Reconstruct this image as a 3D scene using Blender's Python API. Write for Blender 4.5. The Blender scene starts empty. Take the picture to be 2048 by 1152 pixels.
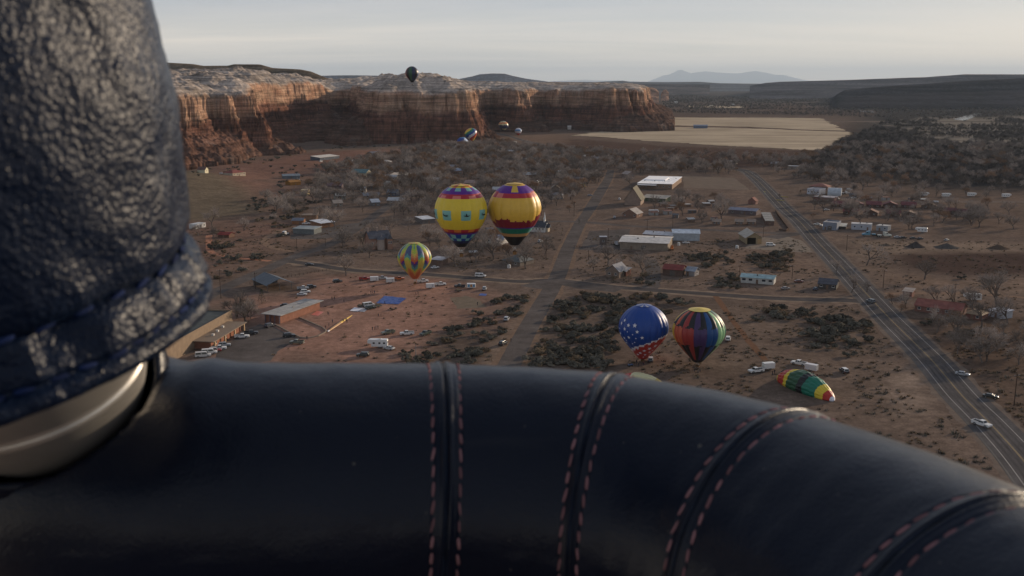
import bpy, bmesh, math, random
import numpy as np
from mathutils import Vector, Matrix, Euler
from mathutils.bvhtree import BVHTree

random.seed(7)
rng = np.random.default_rng(7)
SC = bpy.context.scene
COL = SC.collection
R = math.radians

# ------------------------------------------------------------------ camera
CAM_Z = 100.0
F = 1992.0
PITCH = R(11.66)
CP, SP = math.cos(PITCH), math.sin(PITCH)
cam = bpy.data.cameras.new('camera')
cam.sensor_width = 36.0
cam.lens = F / 2048 * 36
cam.clip_start = 0.02
cam.clip_end = 500000
cam.dof.use_dof = True
cam.dof.focus_distance = 400
cam.dof.aperture_fstop = 25.0
co = bpy.data.objects.new('camera', cam)
co.location = (0, 0, CAM_Z)
co.rotation_euler = (R(90) - PITCH, 0, 0)
COL.objects.link(co)
SC.camera = co

# ------------------------------------------------------------------ light
SUN_AZ, SUN_EL = R(50), R(13)          # azimuth to the right of straight ahead
sun_dir = Vector((math.sin(SUN_AZ) * math.cos(SUN_EL), math.cos(SUN_AZ) * math.cos(SUN_EL), math.sin(SUN_EL)))
sd = bpy.data.lights.new('sun', 'SUN')
sd.energy = 5.0
sd.angle = R(1.0)
sd.color = (1.0, 0.80, 0.58)
so = bpy.data.objects.new('sun', sd)
so.rotation_euler = (-sun_dir).to_track_quat('-Z', 'Y').to_euler()
COL.objects.link(so)

W = bpy.data.worlds.new('World')
SC.world = W
W.use_nodes = True
nt = W.node_tree
nt.nodes.clear()
def wn(t, **k):
    n = nt.nodes.new(t)
    for a, b in k.items():
        setattr(n, a, b)
    return n
L = nt.links.new
out = wn('ShaderNodeOutputWorld')
bg = wn('ShaderNodeBackground')
bg.inputs['Strength'].default_value = 0.1
sky = wn('ShaderNodeTexSky', sky_type='NISHITA')
sky.sun_disc = False
sky.sun_elevation = SUN_EL
sky.sun_rotation = SUN_AZ
sky.altitude = 1300
sky.air_density = 1.0
sky.dust_density = 1.5
tc = wn('ShaderNodeTexCoord')
sep = wn('ShaderNodeSeparateXYZ')
L(tc.outputs['Generated'], sep.inputs[0])
zc = wn('ShaderNodeMath', operation='MAXIMUM'); zc.inputs[1].default_value = 0.0
L(sep.outputs['Z'], zc.inputs[0])
za = wn('ShaderNodeMath', operation='ADD'); za.inputs[1].default_value = 0.07
L(zc.outputs[0], za.inputs[0])
dx = wn('ShaderNodeMath', operation='DIVIDE'); L(sep.outputs['X'], dx.inputs[0]); L(za.outputs[0], dx.inputs[1])
dy = wn('ShaderNodeMath', operation='DIVIDE'); L(sep.outputs['Y'], dy.inputs[0]); L(za.outputs[0], dy.inputs[1])
cb = wn('ShaderNodeCombineXYZ'); L(dx.outputs[0], cb.inputs[0]); L(dy.outputs[0], cb.inputs[1])
mp = wn('ShaderNodeMapping'); mp.inputs['Rotation'].default_value = (0, 0, R(-14)); mp.inputs['Scale'].default_value = (0.16, 0.5, 1)
L(cb.outputs[0], mp.inputs[0])
nz = wn('ShaderNodeTexNoise'); nz.inputs['Scale'].default_value = 1.3; nz.inputs['Detail'].default_value = 7; nz.inputs['Roughness'].default_value = 0.6; nz.inputs['Distortion'].default_value = 0.5
L(mp.outputs[0], nz.inputs['Vector'])
nz2 = wn('ShaderNodeTexNoise'); nz2.inputs['Scale'].default_value = 0.35; nz2.inputs['Detail'].default_value = 4
L(mp.outputs[0], nz2.inputs['Vector'])
# thin high cloud veil, thicker and thinner in streaks
mr = wn('ShaderNodeMapRange'); mr.inputs['From Min'].default_value = 0.3; mr.inputs['From Max'].default_value = 0.72; mr.inputs['To Min'].default_value = 0.70; mr.inputs['To Max'].default_value = 0.94
L(nz.outputs['Fac'], mr.inputs['Value'])
VEIL = wn('ShaderNodeMix', data_type='RGBA')
VEIL.inputs['A'].default_value = (3.9, 4.4, 5.7, 1)
VEIL.inputs['B'].default_value = (6.0, 6.0, 6.1, 1)
mr2 = wn('ShaderNodeMapRange'); mr2.inputs['From Min'].default_value = 0.36; mr2.inputs['From Max'].default_value = 0.66
mxn = wn('ShaderNodeMath', operation='ADD'); hf = wn('ShaderNodeMath', operation='MULTIPLY'); hf.inputs[1].default_value = .5; hf2 = wn('ShaderNodeMath', operation='MULTIPLY'); hf2.inputs[1].default_value = .5
L(nz.outputs['Fac'], hf.inputs[0]); L(nz2.outputs['Fac'], hf2.inputs[0]); L(hf.outputs[0], mxn.inputs[0]); L(hf2.outputs[0], mxn.inputs[1])
L(mxn.outputs[0], mr2.inputs['Value'])
L(mr2.outputs[0], VEIL.inputs['Factor'])
# low down the veil is seen through more dust and turns cream
lowf = wn('ShaderNodeMapRange'); lowf.inputs['From Min'].default_value = 0.0; lowf.inputs['From Max'].default_value = 0.085; lowf.inputs['To Min'].default_value = 0.85; lowf.inputs['To Max'].default_value = 0.0
L(zc.outputs[0], lowf.inputs['Value'])
CREAMV = wn('ShaderNodeMix', data_type='RGBA'); CREAMV.inputs['B'].default_value = (15.5, 13.0, 10.0, 1)
lwn = wn('ShaderNodeMapRange'); lwn.inputs['From Min'].default_value = 0.38; lwn.inputs['From Max'].default_value = 0.62; lwn.inputs['To Min'].default_value = 0.6; lwn.inputs['To Max'].default_value = 1.1
L(mxn.outputs[0], lwn.inputs['Value'])
lwm = wn('ShaderNodeMath', operation='MULTIPLY', use_clamp=True); L(lowf.outputs[0], lwm.inputs[0]); L(lwn.outputs[0], lwm.inputs[1])
L(lwm.outputs[0], CREAMV.inputs['Factor']); L(VEIL.outputs['Result'], CREAMV.inputs['A'])
mx = wn('ShaderNodeMix', data_type='RGBA')
thin = wn('ShaderNodeMapRange'); thin.inputs['From Min'].default_value = 0.15; thin.inputs['From Max'].default_value = 0.9; thin.inputs['To Min'].default_value = 1.0; thin.inputs['To Max'].default_value = 0.45
L(zc.outputs[0], thin.inputs['Value'])
thm = wn('ShaderNodeMath', operation='MULTIPLY'); L(mr.outputs[0], thm.inputs[0]); L(thin.outputs[0], thm.inputs[1])
L(thm.outputs[0], mx.inputs['Factor'])
L(sky.outputs[0], mx.inputs['A'])
L(CREAMV.outputs['Result'], mx.inputs['B'])
L(mx.outputs['Result'], bg.inputs['Color'])
L(bg.outputs[0], out.inputs['Surface'])

SC.view_settings.view_transform = 'Standard'
SC.view_settings.look = 'None'
SC.view_settings.gamma = 1.0
SC.view_settings.exposure = 0.0
SC.view_settings.use_curve_mapping = False
SC.render.engine = 'CYCLES'
SC.cycles.max_bounces = 5
SC.cycles.diffuse_bounces = 2
SC.cycles.glossy_bounces = 2
SC.cycles.transmission_bounces = 2
SC.cycles.volume_bounces = 0
SC.cycles.use_denoising = True
SC.cycles.sample_clamp_indirect = 3

# ------------------------------------------------------------------ geometry of the view (photo pixel -> place)
def ray(u, v):
    a = (u - 1024) / F
    b = -(v - 576) / F
    return Vector((a, CP + b * SP, -SP + b * CP))
def G(u, v, z=0.0):
    d = ray(u, v)
    t = (z - CAM_Z) / d.z
    return Vector((d.x * t, d.y * t, z))
def atY(u, v, y):
    d = ray(u, v)
    t = y / d.y
    return Vector((d.x * t, y, CAM_Z + d.z * t))
def ux(u, y, z):
    return (u - 1024) / F * (y * CP + (CAM_Z - z) * SP)
def head(u0, v0, u1, v1):
    p, q = G(u0, v0), G(u1, v1)
    return math.atan2(q.y - p.y, q.x - p.x)

# ------------------------------------------------------------------ helpers
def tag(o, label=None, cat=None, group=None, kind=None):
    if label: o['label'] = label
    if cat: o['category'] = cat
    if group: o['group'] = group
    if kind: o['kind'] = kind
    return o
def link(o, parent=None):
    COL.objects.link(o)
    if parent is not None:
        o.parent = parent
    return o
def thing(name, label, cat, loc=(0, 0, 0), rz=0.0, group=None):
    o = bpy.data.objects.new(name, None)
    o.empty_display_size = 0.1
    o.location = loc
    o.rotation_euler = (0, 0, rz)
    COL.objects.link(o)
    return tag(o, label, cat, group)
def mesh(name, V, Fc, mats, mi=None, smooth=False):
    m = bpy.data.meshes.new(name)
    m.from_pydata([tuple(v) for v in V], [], [tuple(f) for f in Fc])
    for x in (mats if isinstance(mats, (list, tuple)) else [mats]):
        m.materials.append(x)
    if mi is not None:
        m.polygons.foreach_set('material_index', np.asarray(mi, dtype=np.int32))
    if smooth:
        m.polygons.foreach_set('use_smooth', np.ones(len(m.polygons), dtype=bool))
    m.update()
    return m
def npmesh(name, V, Q, mats, smooth=True):
    """fast mesh from numpy: V (n,3), Q (m,4) or (m,3)"""
    m = bpy.data.meshes.new(name)
    k = Q.shape[1]
    m.vertices.add(len(V)); m.vertices.foreach_set('co', np.ascontiguousarray(V, dtype=np.float32).ravel())
    m.loops.add(Q.size); m.loops.foreach_set('vertex_index', np.ascontiguousarray(Q, dtype=np.int32).ravel())
    m.polygons.add(len(Q)); m.polygons.foreach_set('loop_start', np.arange(0, Q.size, k, dtype=np.int32))
    for x in (mats if isinstance(mats, (list, tuple)) else [mats]):
        m.materials.append(x)
    m.update(calc_edges=True)
    if smooth:
        m.polygons.foreach_set('use_smooth', np.ones(len(Q), dtype=bool))
    m.validate()
    return m
def obj(name, me, parent=None, loc=None, rot=None):
    o = bpy.data.objects.new(name, me)
    if loc is not None: o.location = loc
    if rot is not None: o.rotation_euler = rot
    return link(o, parent)
def setmat(o, i, m):
    o.material_slots[i].link = 'OBJECT'
    o.material_slots[i].material = m
def gridq(nr, nc, wrap=False):
    i = np.arange(nr - 1)[:, None]; j = np.arange(nc if wrap else nc - 1)[None, :]
    j2 = (j + 1) % nc
    return np.stack([i * nc + j, i * nc + j2, (i + 1) * nc + j2, (i + 1) * nc + j], -1).reshape(-1, 4)
class MB:
    """collects shapes into one mesh"""
    def __init__(s): s.V = []; s.F = []; s.M = []
    def add(s, V, Fc, m=0):
        n = len(s.V); s.V += [tuple(v) for v in V]; s.F += [tuple(i + n for i in f) for f in Fc]; s.M += [m] * len(Fc)
    def box(s, x0, x1, y0, y1, z0, z1, m=0):
        s.add([(x0,y0,z0),(x1,y0,z0),(x1,y1,z0),(x0,y1,z0),(x0,y0,z1),(x1,y0,z1),(x1,y1,z1),(x0,y1,z1)],
              [(0,3,2,1),(4,5,6,7),(0,1,5,4),(1,2,6,5),(2,3,7,6),(3,0,4,7)], m)
    def prism(s, prof, y0, y1, m=0, y0b=None, y1b=None):
        """profile in (x,z), extruded in y"""
        n = len(prof)
        V = [(x, y0, z) for x, z in prof] + [(x, y1, z) for x, z in prof]
        s.add(V, [tuple(range(n))[::1], tuple(range(2 * n - 1, n - 1, -1))] + [(i, i + n, (i + 1) % n + n, (i + 1) % n) for i in range(n)], m)
    def tube(s, p, q, r0, r1, n=6, m=0, cap=True):
        p, q = Vector(p), Vector(q); d = (q - p)
        if d.length < 1e-6: return
        d.normalize()
        a = d.orthogonal().normalized(); b = d.cross(a)
        V = []
        for c, r in ((p, r0), (q, r1)):
            for k in range(n):
                t = 2 * math.pi * k / n
                V.append(c + (a * math.cos(t) + b * math.sin(t)) * r)
        Fc = [(k, (k + 1) % n, (k + 1) % n + n, k + n) for k in range(n)]
        if cap: Fc += [tuple(range(n))[::-1], tuple(range(n, 2 * n))]
        s.add(V, Fc, m)
    def mesh(s, name, mats, smooth=False): return mesh(name, s.V, s.F, mats, s.M, smooth)

# vectorised noise
_perm = rng.permutation(1024)
_perm = np.concatenate([_perm, _perm, _perm])
_ga = rng.random(1024) * 2 * np.pi
_gx, _gy = np.cos(_ga), np.sin(_ga)
def perlin(x, y):
    xi = np.floor(x).astype(np.int64); yi = np.floor(y).astype(np.int64)
    fx = x - xi; fy = y - yi
    u = fx * fx * fx * (fx * (fx * 6 - 15) + 10); v = fy * fy * fy * (fy * (fy * 6 - 15) + 10)
    def g(ix, iy, dx, dy):
        h = _perm[(_perm[ix & 1023] + iy) & 1023]
        return _gx[h] * dx + _gy[h] * dy
    a = g(xi, yi, fx, fy); b = g(xi + 1, yi, fx - 1, fy); c = g(xi, yi + 1, fx, fy - 1); d = g(xi + 1, yi + 1, fx - 1, fy - 1)
    return (a + (b - a) * u + ((c + (d - c) * u) - (a + (b - a) * u)) * v) * 1.5
def fbm(x, y, o=4, g=0.5, ridged=False):
    s = np.zeros_like(x); a = 1.0; t = 0.0
    for k in range(o):
        n = perlin(x * 2 ** k + 13.7 * k, y * 2 ** k + 5.1 * k)
        if ridged: n = 1 - 2 * np.abs(n)
        s += n * a; t += a; a *= g
    return s / t

# ------------------------------------------------------------------ materials
def mat(name, col, rough=0.8, spec=0.25, var=0.12, scale=1.5, bump=0.0, bscale=20.0, metal=0.0, rnd=0.0, wave=None, attr=None, coords='Object'):
    m = bpy.data.materials.new(name)
    m.use_nodes = True
    t = m.node_tree; b = t.nodes['Principled BSDF']
    b.inputs['Roughness'].default_value = rough
    b.inputs['Specular IOR Level'].default_value = 0.0 if rough >= .9 else spec * (.4 if rough >= .75 else 1)
    b.inputs['Metallic'].default_value = metal
    N = t.nodes.new; K = t.links.new
    c = None
    cn = N('ShaderNodeTexCoord')
    if attr:
        a = N('ShaderNodeVertexColor'); a.layer_name = attr; c = a.outputs['Color']
    else:
        a = N('ShaderNodeRGB'); a.outputs[0].default_value = (*col, 1); c = a.outputs[0]
    if var:
        n = N('ShaderNodeTexNoise'); n.inputs['Scale'].default_value = scale; n.inputs['Detail'].default_value = 6; n.inputs['Roughness'].default_value = 0.65
        K(cn.outputs[coords], n.inputs['Vector'])
        r = N('ShaderNodeMapRange'); r.inputs['From Min'].default_value = 0.3; r.inputs['From Max'].default_value = 0.7
        r.inputs['To Min'].default_value = 1 - var; r.inputs['To Max'].default_value = 1 + var
        K(n.outputs['Fac'], r.inputs['Value'])
        x = N('ShaderNodeMix'); x.data_type = 'RGBA'; x.blend_type = 'MULTIPLY'; x.inputs['Factor'].default_value = 1
        K(c, x.inputs['A']); K(r.outputs[0], x.inputs['B']); c = x.outputs['Result']
    if rnd:
        oi = N('ShaderNodeObjectInfo')
        r = N('ShaderNodeMapRange'); r.inputs['To Min'].default_value = 1 - rnd; r.inputs['To Max'].default_value = 1 + rnd
        K(oi.outputs['Random'], r.inputs['Value'])
        x = N('ShaderNodeMix'); x.data_type = 'RGBA'; x.blend_type = 'MULTIPLY'; x.inputs['Factor'].default_value = 1
        K(c, x.inputs['A']); K(r.outputs[0], x.inputs['B']); c = x.outputs['Result']
    if wave:   # thin raised seams of a metal sheet or board joints
        wv = N('ShaderNodeTexWave'); wv.bands_direction = wave[0]; wv.inputs['Scale'].default_value = wave[1]; wv.wave_profile = 'SIN'
        K(cn.outputs['Object'], wv.inputs['Vector'])
        bp = N('ShaderNodeBump'); bp.inputs['Strength'].default_value = 0.5; bp.inputs['Distance'].default_value = 0.05
        K(wv.outputs['Fac'], bp.inputs['Height']); K(bp.outputs[0], b.inputs['Normal'])
    elif bump:
        n = N('ShaderNodeTexNoise'); n.inputs['Scale'].default_value = bscale; n.inputs['Detail'].default_value = 5
        K(cn.outputs[coords], n.inputs['Vector'])
        bp = N('ShaderNodeBump'); bp.inputs['Strength'].default_value = bump; bp.inputs['Distance'].default_value = 1.0 / bscale
        K(n.outputs['Fac'], bp.inputs['Height']); K(bp.outputs[0], b.inputs['Normal'])
    K(c, b.inputs['Base Color'])
    return m
_mc = {}
def paint(col, rough=0.6, **k):
    key = (tuple(round(c, 3) for c in col), rough, tuple(sorted(k.items())))
    if key not in _mc:
        _mc[key] = mat('paint', col, rough, **k)
    return _mc[key]
GLASS = mat('dark_glass', (0.015, 0.018, 0.022), 0.08, 0.5, var=0)
RUBBER = mat('tyre_rubber', (0.02, 0.02, 0.02), 0.9, var=0.2)
STEEL = mat('steel', (0.35, 0.35, 0.36), 0.4, metal=0.8, var=0.1)
WOODPOLE = mat('pole_wood', (0.07, 0.05, 0.04), 0.9, var=0.3)
LAMPGLASS = mat('lamp_glass', (0.7, 0.7, 0.68), 0.15, 0.5, var=0)
REDLAMP = mat('red_lamp', (0.25, 0.01, 0.01), 0.2, 0.5, var=0)
# ================================================================== THE SETTING
# ------------------------------------------------------------------ ground
def inside(px, py, poly):
    r = np.zeros(px.shape, bool)
    n = len(poly)
    for i in range(n):
        x0, y0 = poly[i]; x1, y1 = poly[(i + 1) % n]
        if y0 == y1: continue
        c = ((y0 > py) != (y1 > py)) & (px < (x1 - x0) * (py - y0) / (y1 - y0) + x0)
        r ^= c
    return r
def segdist(px, py, pts, closed=False):
    d = np.full(px.shape, 1e9)
    n = len(pts)
    for i in range(n if closed else n - 1):
        x0, y0 = pts[i]; x1, y1 = pts[(i + 1) % n]
        ex, ey = x1 - x0, y1 - y0
        t = np.clip(((px - x0) * ex + (py - y0) * ey) / (ex * ex + ey * ey + 1e-9), 0, 1)
        d = np.minimum(d, np.hypot(px - x0 - t * ex, py - y0 - t * ey))
    return d
def gpoly(px): return [tuple(G(u, v).xy) for u, v in px]
def hill(x, y):
    h = 12.0 * np.exp(-((x + 330) / 62) ** 2 - ((y - 960) / 120) ** 2)
    h += 5.0 * np.exp(-((x + 250) / 45) ** 2 - ((y - 1200) / 60) ** 2) + 4.0 * np.exp(-((x + 225) / 60) ** 2 - ((y - 1420) / 70) ** 2)
    h += 3.0 * np.exp(-((x + 340) / 70) ** 2 - ((y - 1180) / 60) ** 2)
    return h
ys = np.concatenate([np.linspace(-600, 140, 12), np.geomspace(150, 2600, 330), np.geomspace(2700, 160000, 70)])
ss = np.linspace(-1, 1, 261)
gy = np.repeat(ys[:, None], len(ss), 1)
gx = ss[None, :] * (0.72 * np.abs(gy) + 180) * np.where(gy > 2650, 1.6, 1.0)
gz = hill(gx, gy)
DRY = np.array((.150, .102, .076))
gc = np.empty(gx.shape + (3,)); gc[:] = DRY
big = fbm(gx / 160, gy / 160, 4)[..., None]; mid = fbm(gx / 38 + 9, gy / 38, 4)[..., None]; fine = fbm(gx / 11 + 3, gy / 11, 3)[..., None]
gc *= 1 + .25 * big
gc += np.clip(mid - .1, 0, 1) * np.array((.10, .055, .03))            # bare reddish earth between dry grass
gc -= np.clip(-mid - .15, 0, 1) * np.array((.06, .04, .03))
def region(px, col, soft, amt=1.0, wob=0.5, closed=True):
    global gc
    pl = gpoly(px)
    d = segdist(gx, gy, pl, True) * np.where(inside(gx, gy, pl), 1, -1)
    d = d + mid[..., 0] * soft * wob * 2 + fine[..., 0] * soft * wob
    w = np.clip(d / soft * .5 + .5, 0, 1)[..., None] * amt
    gc = gc * (1 - w) + np.array(col) * (1 + .22 * mid + .15 * fine) * w
RED = (.32, .158, .104); TANG = (.27, .19, .125); BROWN = (.085, .052, .040); WOOD = (.055, .047, .043); SAND = (.25, .205, .155); REDBR = (.20, .098, .066)
region([(-300, 420), (360, 425), (420, 335), (560, 312), (760, 300), (830, 296), (800, 330), (640, 345), (570, 360), (520, 420), (400, 460), (300, 470)], REDBR, 40)
region([(300, 350), (400, 345), (470, 372), (505, 395), (520, 425), (430, 440), (380, 445), (250, 430)], (.145, .105, .066), 14)
region([(360, 455), (520, 455), (600, 440), (560, 500), (480, 540), (400, 560), (340, 540)], REDBR, 26, .8)
region([(400, 470), (640, 470), (640, 500), (560, 525), (420, 570), (380, 560)], (.165, .105, .072), 20, .5)
region([(440, 640), (490, 590), (560, 600), (640, 560), (720, 548), (860, 556), (960, 575), (985, 600), (960, 640), (900, 665), (820, 700), (760, 730), (560, 730), (520, 700), (560, 655)], RED, 16, .92, .8)
region([(920, 590), (1000, 600), (960, 640), (900, 650), (880, 620)], (.18, .105, .075), 10, .7)
region([(1000, 735), (1040, 725), (1100, 600), (1130, 585), (1100, 600), (1060, 690), (1040, 760)], TANG, 4, .55)
region([(985, 690), (1080, 585), (1095, 590), (1000, 735), (960, 740)], (.25, .165, .11), 4, .8)
region([(1080, 590), (1280, 585), (1380, 600), (1300, 640), (1260, 690), (1230, 740), (1040, 740)], (.14, .095, .068), 12, .6)
region([(1240, 730), (1300, 640), (1400, 610), (1530, 612), (1720, 615), (1800, 720), (1960, 950), (1700, 850), (1300, 760)], (.165, .110, .078), 10, .85)
region([(1560, 640), (1740, 640), (1760, 690), (1640, 700)], (.13, .088, .062), 10, .5)
region([(1500, 800), (1560, 770), (1500, 740), (1420, 745), (1350, 770), (1420, 800)], (.11, .072, .052), 10, .55)
region([(1770, 760), (1830, 740), (1860, 800), (1800, 830)], (.30, .21, .15), 6, .6)
region([(1780, 505), (2100, 500), (2100, 545), (1900, 552), (1800, 535)], BROWN, 9)
region([(1690, 480), (2060, 488), (2060, 505), (1780, 507), (1720, 520)], (.235, .160, .108), 8, .75)
region([(1720, 530), (1900, 560), (2100, 560), (2100, 590), (1800, 590)], (.21, .135, .09), 9, .8)
region([(1760, 620), (2100, 640), (2100, 900), (1960, 800), (1830, 690)], (.13, .080, .052), 10, .7)
region([(1140, 475), (1230, 460), (1400, 500), (1600, 480), (1650, 520), (1700, 575), (1560, 590), (1300, 560), (1150, 545)], (.178, .118, .085), 14, .7)
region([(1400, 500), (1500, 500), (1640, 520), (1660, 545), (1530, 560), (1420, 535)], (.21, .13, .086), 10, .5)
region([(1230, 440), (1430, 440), (1560, 430), (1480, 400), (1280, 400)], (.205, .125, .086), 12, .7)
region([(1600, 400), (2048, 395), (2048, 470), (1780, 470), (1620, 430)], (.165, .108, .076), 14, .7)
region([(1130, 276), (1330, 292), (1640, 303), (1650, 330), (1480, 335), (1180, 315), (1090, 292)], (.105, .062, .045), 18)
region([(940, 255), (1080, 255), (1150, 268), (1130, 285), (1000, 300), (930, 290)], (.19, .115, .075), 30, .8)
region([(1320, 205), (1700, 215), (1760, 235), (1640, 232), (1320, 233)], (.12, .080, .062), 60, .9)
region([(1680, 270), (1760, 215), (2300, 200), (2300, 390), (1900, 380), (1640, 345), (1620, 320)], WOOD, 40)
region([(1780, 245), (1880, 235), (2100, 232), (2100, 290), (1960, 300), (1850, 280)], SAND, 60, .8, 1.2)
region([(1900, 268), (2100, 262), (2100, 300), (1980, 305)], SAND, 40, .7, 1.2)
region([(1000, 167.5), (2500, 167), (2500, 205), (1300, 205)], (.080, .066, .060), 400, .9)
gm_ = gc.mean(-1, keepdims=True); gc = np.clip((gc * .76 + gm_ * .24) * .95, .025, .5)
gv = np.stack([gx, gy, gz], -1).reshape(-1, 3)
gm = npmesh('ground', gv, gridq(*gx.shape), [])
ca = gm.color_attributes.new('soil', 'FLOAT_COLOR', 'POINT')
ca.data.foreach_set('color', np.concatenate([gc.reshape(-1, 3), np.ones((gc.shape[0] * gc.shape[1], 1))], 1).astype(np.float32).ravel())
GM = mat('dry_earth', (.1, .1, .1), 0.95, 0.1, var=0.22, scale=0.09, attr='soil')
def extra_ground_detail(m, s1, s2, coords='Object'):
    t = m.node_tree; b = t.nodes['Principled BSDF']; N = t.nodes.new; K = t.links.new
    cn = N('ShaderNodeTexCoord')
    c = b.inputs['Base Color'].links[0].from_socket
    for sc, lo, hi, det in ((s1, .70, 1.25, 8), (s2, .78, 1.2, 4)):
        n = N('ShaderNodeTexNoise'); n.inputs['Scale'].default_value = sc; n.inputs['Detail'].default_value = det; n.inputs['Roughness'].default_value = .7
        K(cn.outputs[coords], n.inputs['Vector'])
        r = N('ShaderNodeMapRange'); r.inputs['From Min'].default_value = .33; r.inputs['From Max'].default_value = .67; r.inputs['To Min'].default_value = lo; r.inputs['To Max'].default_value = hi
        K(n.outputs['Fac'], r.inputs['Value'])
        x = N('ShaderNodeMix'); x.data_type = 'RGBA'; x.blend_type = 'MULTIPLY'; x.inputs['Factor'].default_value = 1
        K(c, x.inputs['A']); K(r.outputs[0], x.inputs['B']); c = x.outputs['Result']
    K(c, b.inputs['Base Color'])
extra_ground_detail(GM, 0.35, 1.6)
gm.materials.append(GM)
tag(obj('ground', gm), kind='structure')

# ------------------------------------------------------------------ roads, paving, fields
def smooth_path(P, n=10):
    P = [np.array(p, float) for p in P]
    if len(P) < 3: return P
    P = [2 * P[0] - P[1]] + P + [2 * P[-1] - P[-2]]
    o = []
    for i in range(1, len(P) - 2):
        a, b, c, d = P[i - 1], P[i], P[i + 1], P[i + 2]
        for k in range(n):
            t = k / n
            o.append(.5 * ((2 * b) + (-a + c) * t + (2 * a - 5 * b + 4 * c - d) * t * t + (-a + 3 * b - 3 * c + d) * t ** 3))
    o.append(P[-2])
    return o
def ribbon(name, px, w, z, m, off=0.0, dash=None, wob=0.0, world=None, n=10, kind='structure'):
    P = smooth_path(world if world is not None else [G(u, v).xy for u, v in px], n)
    P = np.array(P)
    T = np.gradient(P, axis=0); T /= np.linalg.norm(T, axis=1)[:, None] + 1e-9
    Nn = np.stack([-T[:, 1], T[:, 0]], 1)
    w = np.interp(np.linspace(0, 1, len(P)), np.linspace(0, 1, len(w)), w) if isinstance(w, (list, tuple)) else np.full(len(P), w)
    jl = 1 + wob * rng.normal(size=len(P)); jr = 1 + wob * rng.normal(size=len(P))
    A = P + Nn * (off + w / 2 * jl)[:, None]; B = P + Nn * (off - w / 2 * jr)[:, None]
    V = [(*a, z) for a in A] + [(*b, z) for b in B]
    k = len(P)
    Fc = [(i + k, i + k + 1, i + 1, i) for i in range(k - 1) if dash is None or (i % dash[0]) < dash[1]]
    o = obj(name, mesh(name, V, Fc, m))
    return tag(o, kind=kind)
ASPH = mat('old_asphalt', (.104, .090, .084), .9, .2, var=.16, scale=.25)
extra_ground_detail(ASPH, .05, 2.0)
HWY = mat('highway_asphalt', (.098, .090, .088), .9, .2, var=.12, scale=.3)
extra_ground_detail(HWY, .04, 2.5)
DIRT = mat('dirt_road', (.20, .135, .098), .95, .1, var=.2, scale=.3)
GRAVEL = mat('gravel', (.150, .118, .098), .95, .1, var=.2, scale=.3)
WHITE_LINE = mat('white_line', (.34, .32, .31), .7, .2, var=.35, scale=1.2)
YELLOW_LINE = mat('yellow_line', (.25, .17, .07), .7, .2, var=.3, scale=1.2)
hw = [(2130, 1030), (2046, 920), (1977, 844), (1924, 791), (1865, 722), (1822, 679), (1766, 623), (1680, 530), (1632, 480), (1600, 444), (1568, 416), (1534, 380), (1512, 358), (1490, 342), (1440, 332), (1380, 322), (1325, 313), (1230, 306), (1152, 302), (1095, 292), (1043, 280), (1010, 270), (960, 262)]
hwp = [G(u, v).xy for u, v in hw]
ribbon('highway_shoulder', None, 17.5, .022, GRAVEL, world=hwp, wob=.05)
ribbon('highway', None, [14.2] * 13 + [11, 10, 9, 8, 8, 8, 8], .030, HWY, world=hwp)
near = hwp[:14]
ribbon('road_edge_line', None, .16, .042, WHITE_LINE, off=4.6, world=near)
ribbon('road_edge_line', None, .16, .042, WHITE_LINE, off=-4.6, world=near)
ribbon('road_centre_line', None, .14, .042, YELLOW_LINE, off=.16, world=near)
ribbon('road_centre_line', None, .14, .042, YELLOW_LINE, off=-.16, world=near)
TRACK = mat('tyre_worn_lane', (.080, .073, .072), .9, .1, var=.25, scale=.12)
for of_ in (1.4, 3.1, -1.4, -3.1): ribbon('tyre_worn_lane', None, .75, .036, TRACK, off=of_, world=near, wob=.12)
ribbon('road_seam', None, .25, .042, mat('tar', (.03, .028, .028), .6, var=.2), off=6.6, world=near)
st = [(990, 780), (1021, 725), (1060, 650), (1112, 560), (1136, 497), (1160, 447), (1172, 430), (1188, 405), (1204, 378), (1216, 358), (1222, 340)]
ribbon('street_verge', st, 12.5, .018, mat('verge_dirt', (.165, .115, .085), .95, .1, var=.25, scale=.3), wob=.10)
ribbon('street', st, [8.6, 8.6, 8.6, 8.8, 8.6, 8.6, 8.6, 10, 10, 9, 8], .026, ASPH, wob=.012)
cs = [(560, 520), (620, 528), (700, 540), (780, 545), (871, 550), (953, 557), (1040, 563), (1112, 561), (1230, 574), (1400, 587), (1560, 597), (1700, 601), (1752, 606)]
ribbon('cross_street_verge', cs, 14, .017, mat('pale_verge', (.20, .15, .115), .95, .1, var=.3, scale=.15), wob=.12)
ribbon('cross_street', cs, [7.5] * 9 + [8.0, 8.5, 9.5], .024, mat('cross_street_asphalt', (.078, .069, .066), .9, .1, var=.2, scale=.2), wob=.02)
ribbon('street_corner', [(1060, 575), (1112, 563), (1170, 572), (1240, 580)], 13, .0245, ASPH, wob=.03)
ls = [(340, 640), (424, 588), (520, 544), (591, 513), (661, 488), (720, 452), (751, 430), (800, 395), (840, 372)]
ribbon('street', ls, 8.5, .028, ASPH, wob=.015)
ln = [(1062, 446), (1110, 443), (1166, 444), (1260, 452), (1420, 460), (1520, 465), (1606, 468)]
ribbon('lane', ln, 8.0, .0235, ASPH, wob=.02)
ribbon('lane', [(860, 441), (940, 440), (1062, 446)], 7.0, .0235, GRAVEL, wob=.05)
ribbon('dirt_track', [(418, 470), (418, 490), (425, 505), (470, 515), (540, 522)], 4.2, .02, mat('red_track', RED, .95, .1, var=.2, scale=.4), wob=.08)
ribbon('dirt_track', [(600, 505), (545, 495), (530, 480), (560, 462), (600, 452)], 5.0, .02, DIRT, wob=.08)
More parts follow.
